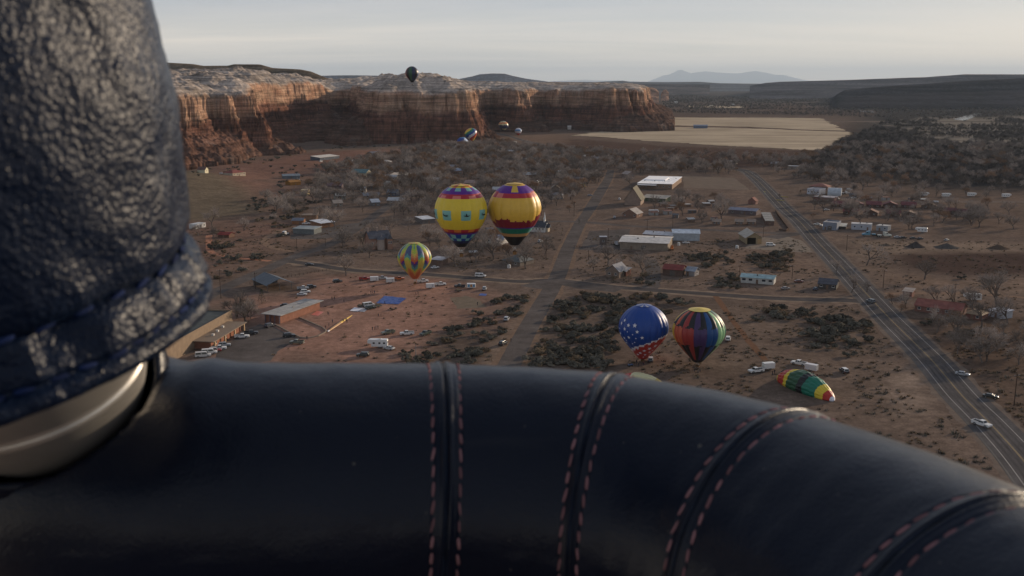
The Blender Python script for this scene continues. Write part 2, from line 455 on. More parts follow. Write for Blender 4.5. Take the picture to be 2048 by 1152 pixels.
ribbon('dirt_track', [(1430, 590), (1480, 660), (1530, 720)], 2.6, .02, mat('track_dirt', (.15, .085, .055), .95, .1, var=.2, scale=.4), wob=.15)
ribbon('dirt_track', [(1620, 421), (1680, 425), (1760, 430), (1900, 436)], 5, .02, DIRT, wob=.1)
ribbon('dirt_track', [(1640, 395), (1800, 402), (2100, 404)], 14, .02, GRAVEL, wob=.06)
ribbon('dirt_track', [(1712, 590), (1850, 586), (1980, 590), (2100, 600)], 4.5, .02, DIRT, wob=.1)
ribbon('dirt_track', [(1316, 215), (1314, 235), (1312, 250)], 9, .05, GRAVEL, wob=.1)
ribbon('driveway', [(1300, 578), (1306, 560), (1306, 538), (1300, 520)], 8, .0225, ASPH, wob=.05)
ribbon('driveway', [(1606, 468), (1585, 468), (1540, 476)], 12, .0225, ASPH, wob=.05)
ribbon('footpath', [(530, 651), (590, 646), (660, 640)], 2.2, .02, mat('red_path', (.23, .13, .095), .9, .1, var=.15, scale=.8), wob=.05)
def sheet(name, px, z, m, sub=6, wob=0.0):
    P = [np.array(G(u, v).xy) for u, v in px]
    o = []
    for i in range(len(P)):
        a, b = P[i], P[(i + 1) % len(P)]
        for k in range(sub):
            o.append(a + (b - a) * k / sub + rng.normal(size=2) * wob)
    bm = bmesh.new()
    bm.faces.new([bm.verts.new((*p, z)) for p in o])
    bmesh.ops.triangulate(bm, faces=bm.faces[:])
    me = bpy.data.meshes.new(name); bm.to_mesh(me); bm.free()
    if len(me.polygons) and me.polygons[0].normal.z < 0: me.flip_normals()
    me.materials.append(m)
    return tag(obj(name, me), kind='structure')
FIELD = mat('stubble', (.385, .312, .228), .95, .1, var=.24, scale=.006)
def stripes(m, scale, amt, rot):
    t = m.node_tree; b = t.nodes['Principled BSDF']; N = t.nodes.new; K = t.links.new
    cn = N('ShaderNodeTexCoord'); mpn = N('ShaderNodeMapping'); mpn.inputs['Rotation'].default_value = (0, 0, rot); mpn.inputs['Scale'].default_value = (.02, 1, 1)
    K(cn.outputs['Object'], mpn.inputs[0])
    n = N('ShaderNodeTexNoise'); n.inputs['Scale'].default_value = scale; n.inputs['Detail'].default_value = 3; K(mpn.outputs[0], n.inputs['Vector'])
    r = N('ShaderNodeMapRange'); r.inputs['From Min'].default_value = .35; r.inputs['From Max'].default_value = .65; r.inputs['To Min'].default_value = 1 - amt; r.inputs['To Max'].default_value = 1 + amt
    K(n.outputs['Fac'], r.inputs['Value'])
    x = N('ShaderNodeMix'); x.data_type = 'RGBA'; x.blend_type = 'MULTIPLY'; x.inputs['Factor'].default_value = 1
    c = b.inputs['Base Color'].links[0].from_socket
    K(c, x.inputs['A']); K(r.outputs[0], x.inputs['B']); K(x.outputs['Result'], b.inputs['Base Color'])
stripes(FIELD, .05, .14, R(-12))
sheet('stubble_field', [(1142, 271), (1200, 274), (1282, 281), (1434, 291), (1560, 297), (1628, 301), (1655, 296), (1672, 280), (1700, 270), (1702, 264), (1640, 262), (1560, 259), (1470, 256), (1400, 254.5), (1304, 254), (1220, 261)], .30, FIELD, 22, 4)
sheet('stubble_field', [(1326, 250.5), (1400, 252), (1500, 254), (1600, 259), (1690, 262), (1660, 245), (1640, 236.5), (1560, 235.6), (1400, 235.4), (1333, 234.5)], .30, FIELD, 22, 5)
sheet('stubble_field', [(1376, 214.5), (1490, 216.5), (1485, 212.5), (1376, 211.5)], .4, FIELD, 6, 4)
RIVER = mat('river_water', (.30, .29, .26), .12, .6, var=.1, scale=.02)
sheet('river', [(1908, 238), (1925, 242), (1940, 238), (1950, 232), (1964, 227), (1950, 226.5), (1935, 231)], .35, RIVER, 5, 3)
sheet('river', [(1690, 207), (1706, 208), (1704, 205.5), (1690, 205)], .5, RIVER, 4, 2)
sheet('river', [(1719, 224), (1748, 225), (1745, 222), (1720, 221)], .5, RIVER, 4, 2)
sheet('car_park', [(486, 662), (520, 648), (550, 655), (600, 678), (560, 700), (540, 722), (420, 735), (440, 700)], .02, ASPH, 6, .25)
sheet('paved_yard', [(1490, 497), (1512, 474), (1570, 472), (1600, 480), (1645, 505), (1590, 504)], .02, mat('pale_concrete', (.20, .165, .135), .9, .15, var=.15, scale=.2), 6, .3)
sheet('paved_yard', [(1180, 462), (1262, 458), (1258, 480), (1240, 500), (1160, 500)], .0195, ASPH, 5, .5)
sheet('paved_yard', [(1366, 352), (1470, 356), (1500, 380), (1450, 378), (1368, 376)], .03, mat('grey_lot', (.165, .13, .105), .9, .1, var=.15, scale=.1), 5, .6)
sheet('paved_yard', [(900, 595), (935, 592), (958, 600), (975, 615), (915, 617)], .018, mat('grey_pad', (.16, .128, .098), .9, .1, var=.2, scale=.3), 5, .4)
sheet('paved_yard', [(590, 462), (640, 455), (720, 445), (700, 470), (640, 478), (580, 478)], .02, ASPH, 5, .5)

# ------------------------------------------------------------------ the sandstone bluffs
rimp = [(-260, 1100), (180, 1160), (300, 1225), (345, 1290), (395, 1345), (430, 1400), (452, 1400), (466, 1425), (505, 1440), (512, 1490), (490, 1540), (486, 1600), (520, 1700), (560, 1800), (600, 1900), (637, 1990), (660, 2120), (690, 2160), (715, 2060), (728, 1850), (738, 1735), (757, 1690), (790, 1690), (806, 1712), (838, 1702), (866, 1722), (880, 1704), (908, 1704), (918, 1716), (934, 1712), (941, 1760), (938, 1960), (955, 2200), (985, 2260), (1012, 2170), (1030, 2110), (1042, 2120), (1050, 2230), (1085, 2290), (1112, 2240), (1130, 2290), (1160, 2260), (1185, 2230), (1205, 2190), (1222, 2130), (1229, 2210), (1243, 2200), (1251, 2150), (1257, 2240), (1268, 2170), (1280, 2160), (1285, 2420), (1290, 2900), (1296, 3700)]
RIM = [(ux(u, y, 84), y) for u, y in rimp]
HF_y = np.concatenate([np.arange(1080, 2330, 2.3), np.arange(2330, 3500, 10)])
HF_u = np.concatenate([np.linspace(-260, 320, 120), np.arange(322, 1352, 1.5)])
hy = np.repeat(HF_y[:, None], len(HF_u), 1)
hx = (HF_u[None, :] - 1024) / F * (hy * CP + 45 * SP)
reg = RIM + [(RIM[-1][0] - 400, 3900), (-2600, 3900), (-2600, 1000)]
# warp for vertical joints, buttresses and bays (the same at every height, so the faces stand upright)
sd0 = segdist(hx, hy, RIM) * np.where(inside(hx, hy, reg), -1, 1)
JA = np.interp(hx, [-700, -330, -270, -200], [.35, .35, 1, 1])
def terrace(n, k): 
    f = n * k; i = np.floor(f); r = f - i
    return (i + np.clip((r - .5) * 5 + .5, 0, 1)) / k
JM = np.clip(fbm(hx / 110 + 3, hy / 110, 2) * 1.6 + .45, 0, 1)
JW = 1 - .65 * ((hx < -250) & (hy > 1490) & (hy < 2060))
wb = 6 * fbm(hx / 75, hy / 75, 2) + JW * 19 * terrace(fbm(hx / 62 + 11, hy / 62, 2), 3.2) + JW * 9 * terrace(fbm(hx / 26 + 5, hy / 26, 2), 2.6) + 1.2 * fbm(hx / 13, hy / 13, 3) + JA * JM * (2.2 * np.clip(fbm(hx / 27 + .4 * fbm(hx / 60, hy / 60, 2), hy / 27, 3, ridged=True), -.2, 1) + .5 * fbm(hx / 6, hy / 6, 2)) 
dd = sd0 + wb
ddl = sd0 + 6 * fbm(hx / 75, hy / 75, 2) + 17 * terrace(fbm(hx / 62 + 11, hy / 62, 2), 3.2) + 4 * fbm(hx / 40 + 21, hy / 40, 2)
left = np.clip((-(hx) - 330) / 160, 0, 1)            # the nose on the left has a longer apron of debris
sc_t = 1 + .75 * left
gul = fbm(hx / 22 + 40, hy / 22, 3, ridged=True)
dt = dd / sc_t
u_of = 1024 + F * hx / (hy * CP + 30 * SP)
prof_d = np.array([-400, -150, -60, -22, -9, -3, 0.0, 2.0, 5.5, 9.0, 10.0, 13.5, 14.5, 18.5, 19.5, 25, 29, 70, 400])
prof_z = np.array([93, 92, 91, 88, 86.5, 84, 79.5, 67, 53, 50.5, 44, 42, 34, 32, 22, 18, -2, -10, -40])
dq = np.where(dd < 9, dd, np.maximum(9, .3 * dd + .7 * ddl))
hz = np.interp(dq, prof_d, prof_z)
zw = 5.5 * fbm(hx / 90 + 41, hy / 90, 2) + 3.0 * terrace(fbm(hx / 34 + 2, hy / 34, 2), 2.5)      # the rim rises and falls
zw = zw + 13 * np.clip((-hx - 285) / 40, 0, 1) * np.clip((hy - 1470) / 60, 0, 1) * np.clip((2150 - hy) / 120, 0, 1)
hz = hz + zw * np.clip((hz - 40) / 25, 0, 1)
# aprons of fallen rock, high in the bays and low under the walls
Ht = np.interp(u_of, [250, 380, 470, 505, 540, 600, 660, 725, 750, 800, 860, 930, 950, 1010, 1100, 1180, 1235, 1290], [46, 42, 36, 22, 27, 34, 46, 44, 16, 12, 21, 15, 24, 24, 31, 24, 36, 40])
Ht = Ht * (1 + .32 * fbm(hx / 55 + 17, hy / 55, 2)) + 3 * gul
tl = Ht - np.maximum(dd, 0) * np.interp(u_of, [300, 480, 560, 1300], [.40, .44, .6, .56]) 
tl = tl + .0007 * np.minimum(np.maximum(dd, 0), 160) ** 2 * (tl > 0)
tl += np.clip(tl / 8, 0, 1) * (gul * 2.4 + fbm(hx / 6, hy / 6, 2) * 1.6)
is_t = np.clip((tl - hz) * .5 + .5, 0, 1)
hz = np.where(dd > 0, np.maximum(hz, np.minimum(tl, 60)), hz)
hz = np.where(dd > 400, -6, hz)
back = np.clip((-dd - 2) / 60, 0, 1)
dome_amp = np.interp(u_of, [300, 420, 600, 660, 700, 790, 880, 930, 1000, 1290], [10, 12, 12, 9, 9, 16, 14, 7, 4, 2.5])
dom = .35 + 1.9 * np.abs(fbm(hx / 120 + 7, hy / 190, 1)) + .95 * np.abs(fbm(hx / 42 + 9, hy / 60, 2)) - .35 * np.clip(fbm(hx / 150 + 3, hy / 150, 1), 0, 1); dom2 = fbm(hx / 24 + 3, hy / 24, 3, ridged=True)
hz += back * dome_amp * (.25 + .75 * dom) + back * np.clip(dome_amp, 3, 30) * .18 * dom2 + back * fbm(hx / 7, hy / 7, 2) * .9
hz += np.clip((-dd - 6) / 30, 0, 1) * (2.5 * np.abs(fbm(hx / 14, hy / 14, 2)))
# strata: small benches on the red slopes
bench = np.where((hz < 52) & (hz > 14) & (is_t < .5), np.sin(hz * 1.9 + fbm(hx / 60, hy / 60, 2) * 3) * .8, 0)
hz += bench
hz += ((dd > -2) & (dd < 30)) * fbm(hx / 5, hy / 5, 2) * .8
# colour of the rock itself
gyd, gxd = np.gradient(hz); 
slope = np.hypot(gxd / np.maximum(np.gradient(hx, axis=1), .3), gyd / np.gradient(hy, axis=0))
TANR = np.array((.40, .268, .188)); SALM = np.array((.28, .145, .095)); WHT = np.array((.40, .335, .29)); REDR = np.array((.17, .082, .057)); DKR = np.array((.075, .038, .030)); TAL = np.array((.105, .062, .047)); GRY = np.array((.19, .15, .128))
n1 = fbm(hx / 30, hy / 30, 4)[..., None]; n2 = fbm(hx / 9 + 5, hy / 9, 3)[..., None]; n3 = fbm(hx / 4 + 5, hy / 4, 2)[..., None]
lay = np.clip(np.sin(hz * .75 + 1.6 * fbm(hx / 120, hy / 120, 2)) * 1.1 * .5 + .5 + .35 * np.sin(hz * 2.3), 0, 1)[..., None]
hc = np.empty(hx.shape + (3,))
alg = hx * .8 + hy * .6
f1 = fbm(alg / 45, hz / 14, 4)[..., None]; f2 = fbm(alg / 16 + 8, hz / 3.2, 3)[..., None]; f3 = np.clip(fbm(alg / 13 + 2, hz / 40, 3) * 2.2 - .35, 0, 1)[..., None]
face = TANR * (1 + .10 * f2 + .12 * n3) + (SALM - TANR) * np.clip(.45 + 1.1 * f1, 0, 1)
face = face * (1 - .15 * f3)
lows = REDR * (1 - lay) + DKR * lay; lows = lows * (1 + .1 * f2 + .3 * f1) + np.array((.05, .032, .025)) * np.clip(fbm(alg / 60, hz / 2.5, 2) * 3 - .6, 0, 1)[..., None]
talu = TAL * (1 + .35 * n2 + .2 * n3); rub = np.clip(n1 * 3 - .5, 0, 1); talu = talu * (1 - .6 * rub) + GRY * .6 * rub
tal_red = REDR * 1.15 * (1 + .3 * n2); talu = talu * (1 - left[..., None]) + tal_red * left[..., None]
top = WHT * (1 + .25 * n2 + .15 * n3) * (1 - .35 * np.clip(n1 * 2, 0, 1))
veg = np.clip(n1 * 2.2 - .55, 0, 1) * np.clip((-dd - 40) / 60, 0, 1)[..., None]
top = top * (1 - veg) + np.array((.12, .085, .06)) * veg
zz = (hz - zw * np.clip((hz - 40) / 25, 0, 1) + 3.5 * fbm(hx / 40 + 77, hy / 40, 3) + n2[..., 0] * 2)[..., None]
wl = 1 - is_t[..., None]; wf = np.clip((zz - 50) / 5, 0, 1); wt = np.clip((zz - 82) / 5, 0, 1)
hc = talu * (1 - wl) + lows * wl; hc = hc * (1 - wf) + face * wf; hc = hc * (1 - wt) + top * wt
hc = np.clip(hc * .84, .025, .5)
# ledges and hollows pushed into the steep faces
gdx = np.gradient(dd, axis=1) / np.maximum(np.abs(np.gradient(hx, axis=1)), .3); gdy = np.gradient(dd, axis=0) / np.gradient(hy, axis=0)
gl = np.hypot(gdx, gdy) + 1e-6
al = hx * .8 + hy * .6
lg = 2.8 * fbm(al / 26, hz / 5, 3) + 1.3 * fbm(al / 9, hz / 9, 2) + 1.0 * np.sin(hz * 1.15 + 2 * fbm(al / 70, hz / 30, 2))
lg *= np.clip((dd + 1) / 3, 0, 1) * np.clip((34 - dd) / 6, 0, 1) * (1 - is_t)
vx = hx + lg * gdx / gl; vy = hy + lg * gdy / gl
q = gridq(*hx.shape)
keep = (hz.ravel()[q].max(1) > -0.4)
q = q[keep]
used_i = np.unique(q); remap = np.zeros(hx.size, np.int64); remap[used_i] = np.arange(len(used_i))
hv = np.stack([vx, vy, hz], -1).reshape(-1, 3)[used_i]
bm_ = npmesh('sandstone_bluffs', hv, remap[q], [])
ca = bm_.color_attributes.new('rock', 'FLOAT_COLOR', 'POINT')
ca.data.foreach_set('color', np.concatenate([hc.reshape(-1, 3)[used_i], np.ones((len(used_i), 1))], 1).astype(np.float32).ravel())
ROCK = mat('sandstone', (.3, .2, .1), .95, .1, var=.2, scale=.12, attr='rock')
def beds(m):
    t = m.node_tree; b = t.nodes['Principled BSDF']; N = t.nodes.new; K = t.links.new
    c = b.inputs['Base Color'].links[0].from_socket
    cn = N('ShaderNodeTexCoord')
    for sc, det, f0, f1, lo, hi in (((.012, .012, .42), 5, .36, .62, .60, 1.28), ((.004, .004, .11), 3, .4, .6, .80, 1.15), ((.11, .11, .014), 3, .56, .70, 1.0, .50), ((.5, .5, .5), 6, .3, .7, .75, 1.25)):
        mp_ = N('ShaderNodeMapping'); mp_.inputs['Scale'].default_value = sc; K(cn.outputs['Object'], mp_.inputs[0])
        n = N('ShaderNodeTexNoise'); n.inputs['Scale'].default_value = 1; n.inputs['Detail'].default_value = det; n.inputs['Roughness'].default_value = .62; K(mp_.outputs[0], n.inputs['Vector'])
        r = N('ShaderNodeMapRange'); r.inputs['From Min'].default_value = f0; r.inputs['From Max'].default_value = f1; r.inputs['To Min'].default_value = lo; r.inputs['To Max'].default_value = hi
        K(n.outputs['Fac'], r.inputs['Value'])
        x = N('ShaderNodeMix'); x.data_type = 'RGBA'; x.blend_type = 'MULTIPLY'; x.inputs['Factor'].default_value = 1
        K(c, x.inputs['A']); K(r.outputs[0], x.inputs['B']); c = x.outputs['Result']
    K(c, b.inputs['Base Color'])
beds(ROCK)
bm_.materials.append(ROCK)
tag(obj('sandstone_bluffs', bm_), kind='structure')

# rock spires standing free of the bluff
def spire(u, y, z0, z1, r0, r1, label):
    n, k = 26, 34
    c = Vector((ux(u, y, (z0 + z1) / 2), y, 0))
    t = np.linspace(0, 1, k)[:, None]; ph = np.linspace(0, 2 * np.pi, n, endpoint=False)[None, :]
    rr = np.interp(t, [0, .12, .3, .5, .62, .7, .85, .95, 1], [r0 * 1.9, r0 * 1.25, r0, r1 * 1.05, r1 * .85, r1 * 1.05, r1 * 1.1, r1 * .8, .1])
    rr = rr * (1 + .25 * fbm(np.cos(ph) * 1.5 + t * 0, np.sin(ph) * 1.5 + t * 2.5, 3) + .08 * np.sin(t * 60))
    V = np.stack([rr * np.cos(ph) + 1.2 * np.sin(t * 5), rr * np.sin(ph) + 0 * t, z0 + (z1 - z0) * t + 0 * ph], -1).reshape(-1, 3)
    me = npmesh('rock_spire', V, gridq(k, n, True), [mat('spire_rock', (.30, .165, .11), .95, .1, var=.3, scale=.2)])
    o = obj('rock_spire', me, loc=c)
    return tag(o, label, 'rock spire')
spire(497, 1452, 22, 72, 9.0, 4.3, 'tall slim rock pillar standing free at the nose of the red bluff')
spire(1300, 2480, 20, 52, 9, 5, 'broken rock stub on the slope below the far end of the bluff')

def beds_r(m, toe):
    t = m.node_tree; b = t.nodes['Principled BSDF']; N = t.nodes.new; K = t.links.new
    c = b.inputs['Base Color'].links[0].from_socket; cn = N('ShaderNodeTexCoord')
    mp_ = N('ShaderNodeMapping'); mp_.inputs['Scale'].default_value = (3.0 / toe, 3.0 / toe, .09); K(cn.outputs['Object'], mp_.inputs[0])
    n = N('ShaderNodeTexNoise'); n.inputs['Scale'].default_value = 1; n.inputs['Detail'].default_value = 5; K(mp_.outputs[0], n.inputs['Vector'])
    r = N('ShaderNodeMapRange'); r.inputs['From Min'].default_value = .35; r.inputs['From Max'].default_value = .65; r.inputs['To Min'].default_value = .6; r.inputs['To Max'].default_value = 1.5; K(n.outputs['Fac'], r.inputs['Value'])
    x = N('ShaderNodeMix'); x.data_type = 'RGBA'; x.blend_type = 'MULTIPLY'; x.inputs['Factor'].default_value = 1
    K(c, x.inputs['A']); K(r.outputs[0], x.inputs['B']); K(x.outputs['Result'], b.inputs['Base Color'])
# ------------------------------------------------------------------ far ridges
def ridge(name, crest, y, toe, back, col, nz=8, cliff=.0, base=-3.0, seed=0, nu=260, kind='structure'):
    U = np.linspace(crest[0][0], crest[-1][0], nu)
    Vv = np.interp(U, [c[0] for c in crest], [c[1] for c in crest])
    P = [atY(a, b, y) for a, b in zip(U, Vv)]
    cx = np.array([p.x for p in P]); cz = np.array([p.z for p in P])
    t = np.concatenate([np.linspace(0, 1, 26), np.linspace(1.05, 2, 10)])[:, None]
    f = np.where(t <= 1, np.interp(t, [0, .45, .8, .86, 1], [0, .42 - cliff * .1, .80 - cliff * .35, .93 + .0 * t[0, 0], 1]), 1 - .9 * (t - 1) ** 1.2)
    yy = np.where(t <= 1, y - toe * (1 - t), y + back * (t - 1))
    X = cx[None, :] * (yy / y)
    g = fbm(X / (toe * .22) + seed, yy / (toe * .5) + seed, 4, ridged=True)
    Z = base + (cz[None, :] - base) * f + g * nz * np.clip(np.minimum(t * 3, 1), 0, 1) * np.clip(np.abs(1 - t) * 4, .12, 1)
    V = np.stack([X, yy + 0 * X, Z], -1).reshape(-1, 3)
    m = mat(name + '_rock', col, .95, .1, var=.25, scale=60.0 / toe)
    extra_ground_detail(m, 60.0 / toe, 300.0 / toe); beds_r(m, toe)
    return tag(obj(name, npmesh(name, V, gridq(*X.shape), [m])), kind=kind)
ridge('upland', [(-400, 118), (60, 120), (300, 124), (345, 126), (385, 128), (408, 132), (455, 131.5), (468, 128.5), (520, 129), (545, 136), (600, 139), (622, 143), (655, 157), (680, 168)], 2750, 520, 900, (.105, .080, .058), 5, .5, 70, 3)
ridge('upland', [(930, 172), (960, 169), (1010, 167), (1130, 165.5), (1180, 168.5), (1250, 172), (1290, 176)], 3100, 600, 800, (.095, .07, .055), 3, .2, 60, 5)
ridge('haze_blue_mesa', [(560, 156), (640, 151.5), (700, 150.5), (758, 151.5), (775, 156), (800, 159), (880, 160.5), (918, 158), (944, 153), (960, 148.5), (985, 147), (1010, 147.5), (1026, 152), (1050, 157), (1090, 162.5), (1100, 164)], 12500, 2300, 1900, (.065, .070, .09), 14, .5, -3, 9)  # blue of the distant haze is put into the rock colour too
ridge('small_butte', [(1285, 186), (1292, 177), (1303, 175), (1312, 178), (1318, 185)], 5200, 160, 250, (.27, .16, .11), 8, .9, -3, 2, 80)
ridge('small_butte', [(1322, 187), (1327, 180), (1332, 179), (1338, 186)], 5600, 160, 250, (.27, .16, .11), 8, .9, -3, 4, 60)
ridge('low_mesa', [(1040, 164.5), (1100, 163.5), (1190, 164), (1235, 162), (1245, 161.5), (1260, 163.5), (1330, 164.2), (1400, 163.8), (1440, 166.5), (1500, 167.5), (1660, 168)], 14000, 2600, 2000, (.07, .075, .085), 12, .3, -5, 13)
ridge('low_mesa', [(1170, 168), (1250, 167.5), (1263, 166.5), (1300, 167.8), (1420, 169.0)], 9000, 900, 900, (.08, .07, .07), 6, .3, -3, 23)
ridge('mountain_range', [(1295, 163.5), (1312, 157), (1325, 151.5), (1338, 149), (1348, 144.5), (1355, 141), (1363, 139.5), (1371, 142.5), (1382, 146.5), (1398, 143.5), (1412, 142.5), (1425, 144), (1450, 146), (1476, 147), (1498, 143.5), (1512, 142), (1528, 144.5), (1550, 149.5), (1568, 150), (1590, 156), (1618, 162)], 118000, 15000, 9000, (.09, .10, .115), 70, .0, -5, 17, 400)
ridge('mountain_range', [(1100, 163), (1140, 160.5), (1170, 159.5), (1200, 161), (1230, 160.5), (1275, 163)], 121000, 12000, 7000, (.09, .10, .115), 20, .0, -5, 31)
ridge('long_mesa', [(1500, 172), (1530, 166), (1560, 163.8), (1640, 161.5), (1700, 160), (1760, 157.5), (1850, 154.5), (1900, 151), (1930, 148.5), (2048, 149), (2200, 147), (2700, 140)], 7600, 1500, 2500, (.060, .058, .066), 9, .2, -3, 6)
ridge('dark_mesa', [(1660, 208), (1676, 188), (1690, 180), (1740, 175.5), (1800, 170.5), (1850, 168), (1900, 164), (1980, 159.5), (2048, 156.5), (2150, 153), (2600, 140)], 4700, 950, 2500, (.030, .028, .032), 9, .7, -3, 11)

# ------------------------------------------------------------------ haze
hb = MB(); hb.box(-130000, 130000, -1500, 133000, -9, 1900)
HZ = bpy.data.materials.new('haze'); HZ.use_nodes = True
t = HZ.node_tree; t.nodes.clear()
o_ = t.nodes.new('ShaderNodeOutputMaterial'); v_ = t.nodes.new('ShaderNodeVolumePrincipled')
v_.inputs['Color'].default_value = (.68, .83, 1.0, 1); v_.inputs['Density'].default_value = 1.65e-5; v_.inputs['Anisotropy'].default_value = .08
t.links.new(v_.outputs[0], o_.inputs['Volume'])
tag(obj('haze', hb.mesh('haze', HZ)), kind='stuff')
# ================================================================== BUILDINGS
KEEP = []      # (x, y, radius) where no plant may stand
PANE = mat('window_pane', (.03, .035, .045), .1, .5, var=0)
TRIM = mat('trim_white', (.55, .53, .50), .7, var=.08)
DOORM = mat('door_paint', (.16, .10, .07), .6, var=.1)
_wcache = {}
def win_mesh(w, h):
    k = (round(w, 1), round(h, 1))
    if k not in _wcache:
        f = MB(); t = .09
        f.box(-w/2, w/2, -.05, .03, 0, t); f.box(-w/2, w/2, -.05, .03, h - t, h); f.box(-w/2, -w/2 + t, -.05, .03, t, h - t); f.box(w/2 - t, w/2, -.05, .03, t, h - t)
        p = MB(); p.box(-w/2 + t, w/2 - t, -.02, .02, t, h - t)
        s = MB(); s.box(-w/2 - .08, w/2 + .08, -.12, .03, -.08, -.005)
        _wcache[k] = (f.mesh('window', TRIM), p.mesh('pane', PANE), s.mesh('sill', TRIM))
    return _wcache[k]
def add_window(par, x, y, z, rz, w=1.3, h=1.1):
    f, p, s = win_mesh(w, h)
    o = obj('window', f, par, (x, y, z), (0, 0, rz))
    obj('pane', p, o); obj('sill', s, o)
_dm = {}
def add_door(par, x, y, rz, w=1.0, h=2.05, m=None):
    k = (w, h)
    if k not in _dm:
        d = MB(); d.box(-w/2, w/2, -.04, .03, .02, h)
        d.box(-w/2 - .07, -w/2, -.06, .03, 0, h + .07); d.box(w/2, w/2 + .07, -.06, .03, 0, h + .07); d.box(-w/2, w/2, -.06, .03, h, h + .07)
        hh = MB(); hh.box(w*.32, w*.36, -.1, -.04, 1.0, 1.12)
        _dm[k] = (d.mesh('door', DOORM), hh.mesh('handle', STEEL))
    o = obj('door', _dm[k][0], par, (x, y, 0), (0, 0, rz))
    if m: setmat(o, 0, m)
    obj('handle', _dm[k][1], o)
def roof_parts(par, W, D, h, kind, axis, rise, rm, over=.45, th=.16, wm=None):
    """gable, hip, shed, flat"""
    X0, X1, Y0, Y1 = -W/2 - over, W/2 + over, -over, D + over
    b = MB()
    if kind == 'gable':
        if axis == 'x':
            ym = D / 2; s = rise / (D / 2); ze = h - over * s
            for ya, yb, sg in ((Y0, ym, 1), (Y1, ym, -1)):
                za, zb = ze, h + rise
                V = [(X0, ya, za), (X1, ya, za), (X1, yb, zb), (X0, yb, zb)]
                V2 = [(x, y, z + th) for x, y, z in V]
                Fc = [(0, 3, 2, 1), (4, 5, 6, 7), (0, 1, 5, 4), (1, 2, 6, 5), (2, 3, 7, 6), (3, 0, 4, 7)]
                q = MB(); q.add(V + V2, Fc if sg > 0 else [f[::-1] for f in Fc]); obj('roof_slope', q.mesh('roof_slope', rm), par)
            q = MB(); q.box(X0 - .01, X1 + .01, ym - .12, ym + .12, h + rise + th * .6, h + rise + th + .05); obj('ridge_cap', q.mesh('ridge_cap', rm), par)
        else:
            s = rise / (W / 2); ze = h - over * s
            for xa, sg in ((X0, 1), (X1, -1)):
                V = [(xa, Y0, ze), (0, Y0, h + rise), (0, Y1, h + rise), (xa, Y1, ze)]
                V2 = [(x, y, z + th) for x, y, z in V]
                Fc = [(0, 3, 2, 1), (4, 5, 6, 7), (0, 1, 5, 4), (1, 2, 6, 5), (2, 3, 7, 6), (3, 0, 4, 7)]
                q = MB(); q.add(V + V2, Fc if sg > 0 else [f[::-1] for f in Fc]); obj('roof_slope', q.mesh('roof_slope', rm), par)
            q = MB(); q.box(-.12, .12, Y0 - .01, Y1 + .01, h + rise + th * .6, h + rise + th + .05); obj('ridge_cap', q.mesh('ridge_cap', rm), par)
    elif kind == 'hip':
        i = min(W, D) / 2
        if W >= D: r0, r1 = (-W/2 + i, D/2), (W/2 - i, D/2)
        else: r0, r1 = (0, i), (0, D - i)
        zt = h + rise
        V = [(X0, Y0, h), (X1, Y0, h), (X1, Y1, h), (X0, Y1, h), (*r0, zt), (*r1, zt)]
        if W >= D: b.add(V, [(0, 1, 5, 4), (1, 2, 5), (2, 3, 4, 5), (3, 0, 4), (3, 2, 1, 0)])
        else: b.add(V, [(0, 1, 4), (1, 2, 5, 4), (2, 3, 5), (3, 0, 4, 5), (3, 2, 1, 0)])
        obj('roof', b.mesh('roof', rm), par)
    elif kind == 'shed':
        V = [(X0, Y0, h), (X1, Y0, h), (X1, Y1, h + rise), (X0, Y1, h + rise)]
        V2 = [(x, y, z + th) for x, y, z in V]
        b.add(V + V2, [(0, 3, 2, 1), (4, 5, 6, 7), (0, 1, 5, 4), (1, 2, 6, 5), (2, 3, 7, 6), (3, 0, 4, 7)])
        obj('roof', b.mesh('roof', rm), par)
    elif kind == 'flat':
        b.box(X0, X1, Y0, Y1, h + .003, h + .28); obj('roof', b.mesh('roof', rm), par)
    elif kind == 'parapet':
        b.box(-W/2 + .3, W/2 - .3, .3, D - .3, h + .003, h + .1); obj('roof', b.mesh('roof', rm), par)
        for args in ((-W/2 - .04, W/2 + .04, -.04, .3), (-W/2 - .04, W/2 + .04, D - .3, D + .04), (-W/2 - .04, -W/2 + .3, .303, D - .303), (W/2 - .3, W/2 + .04, .303, D - .303)):
            q = MB(); q.box(*args, h + .004, h + .75); obj('parapet', q.mesh('parapet', wm), par)
    elif kind == 'barrel':
        n = 12; V = []
        for k in range(n + 1):
            a = math.pi * k / n; V.append((-W/2 - .1, D/2 - math.cos(a) * (D/2 + .1), h + math.sin(a) * rise))
        V += [(W/2 + .1, y, z) for _, y, z in V]
        b.add(V, [(k, k + n + 1, k + n + 2, k + 1) for k in range(n)] + [tuple(range(n + 1)), tuple(range(2 * n + 1, n, -1))])
        obj('roof', b.mesh('roof', rm), par)
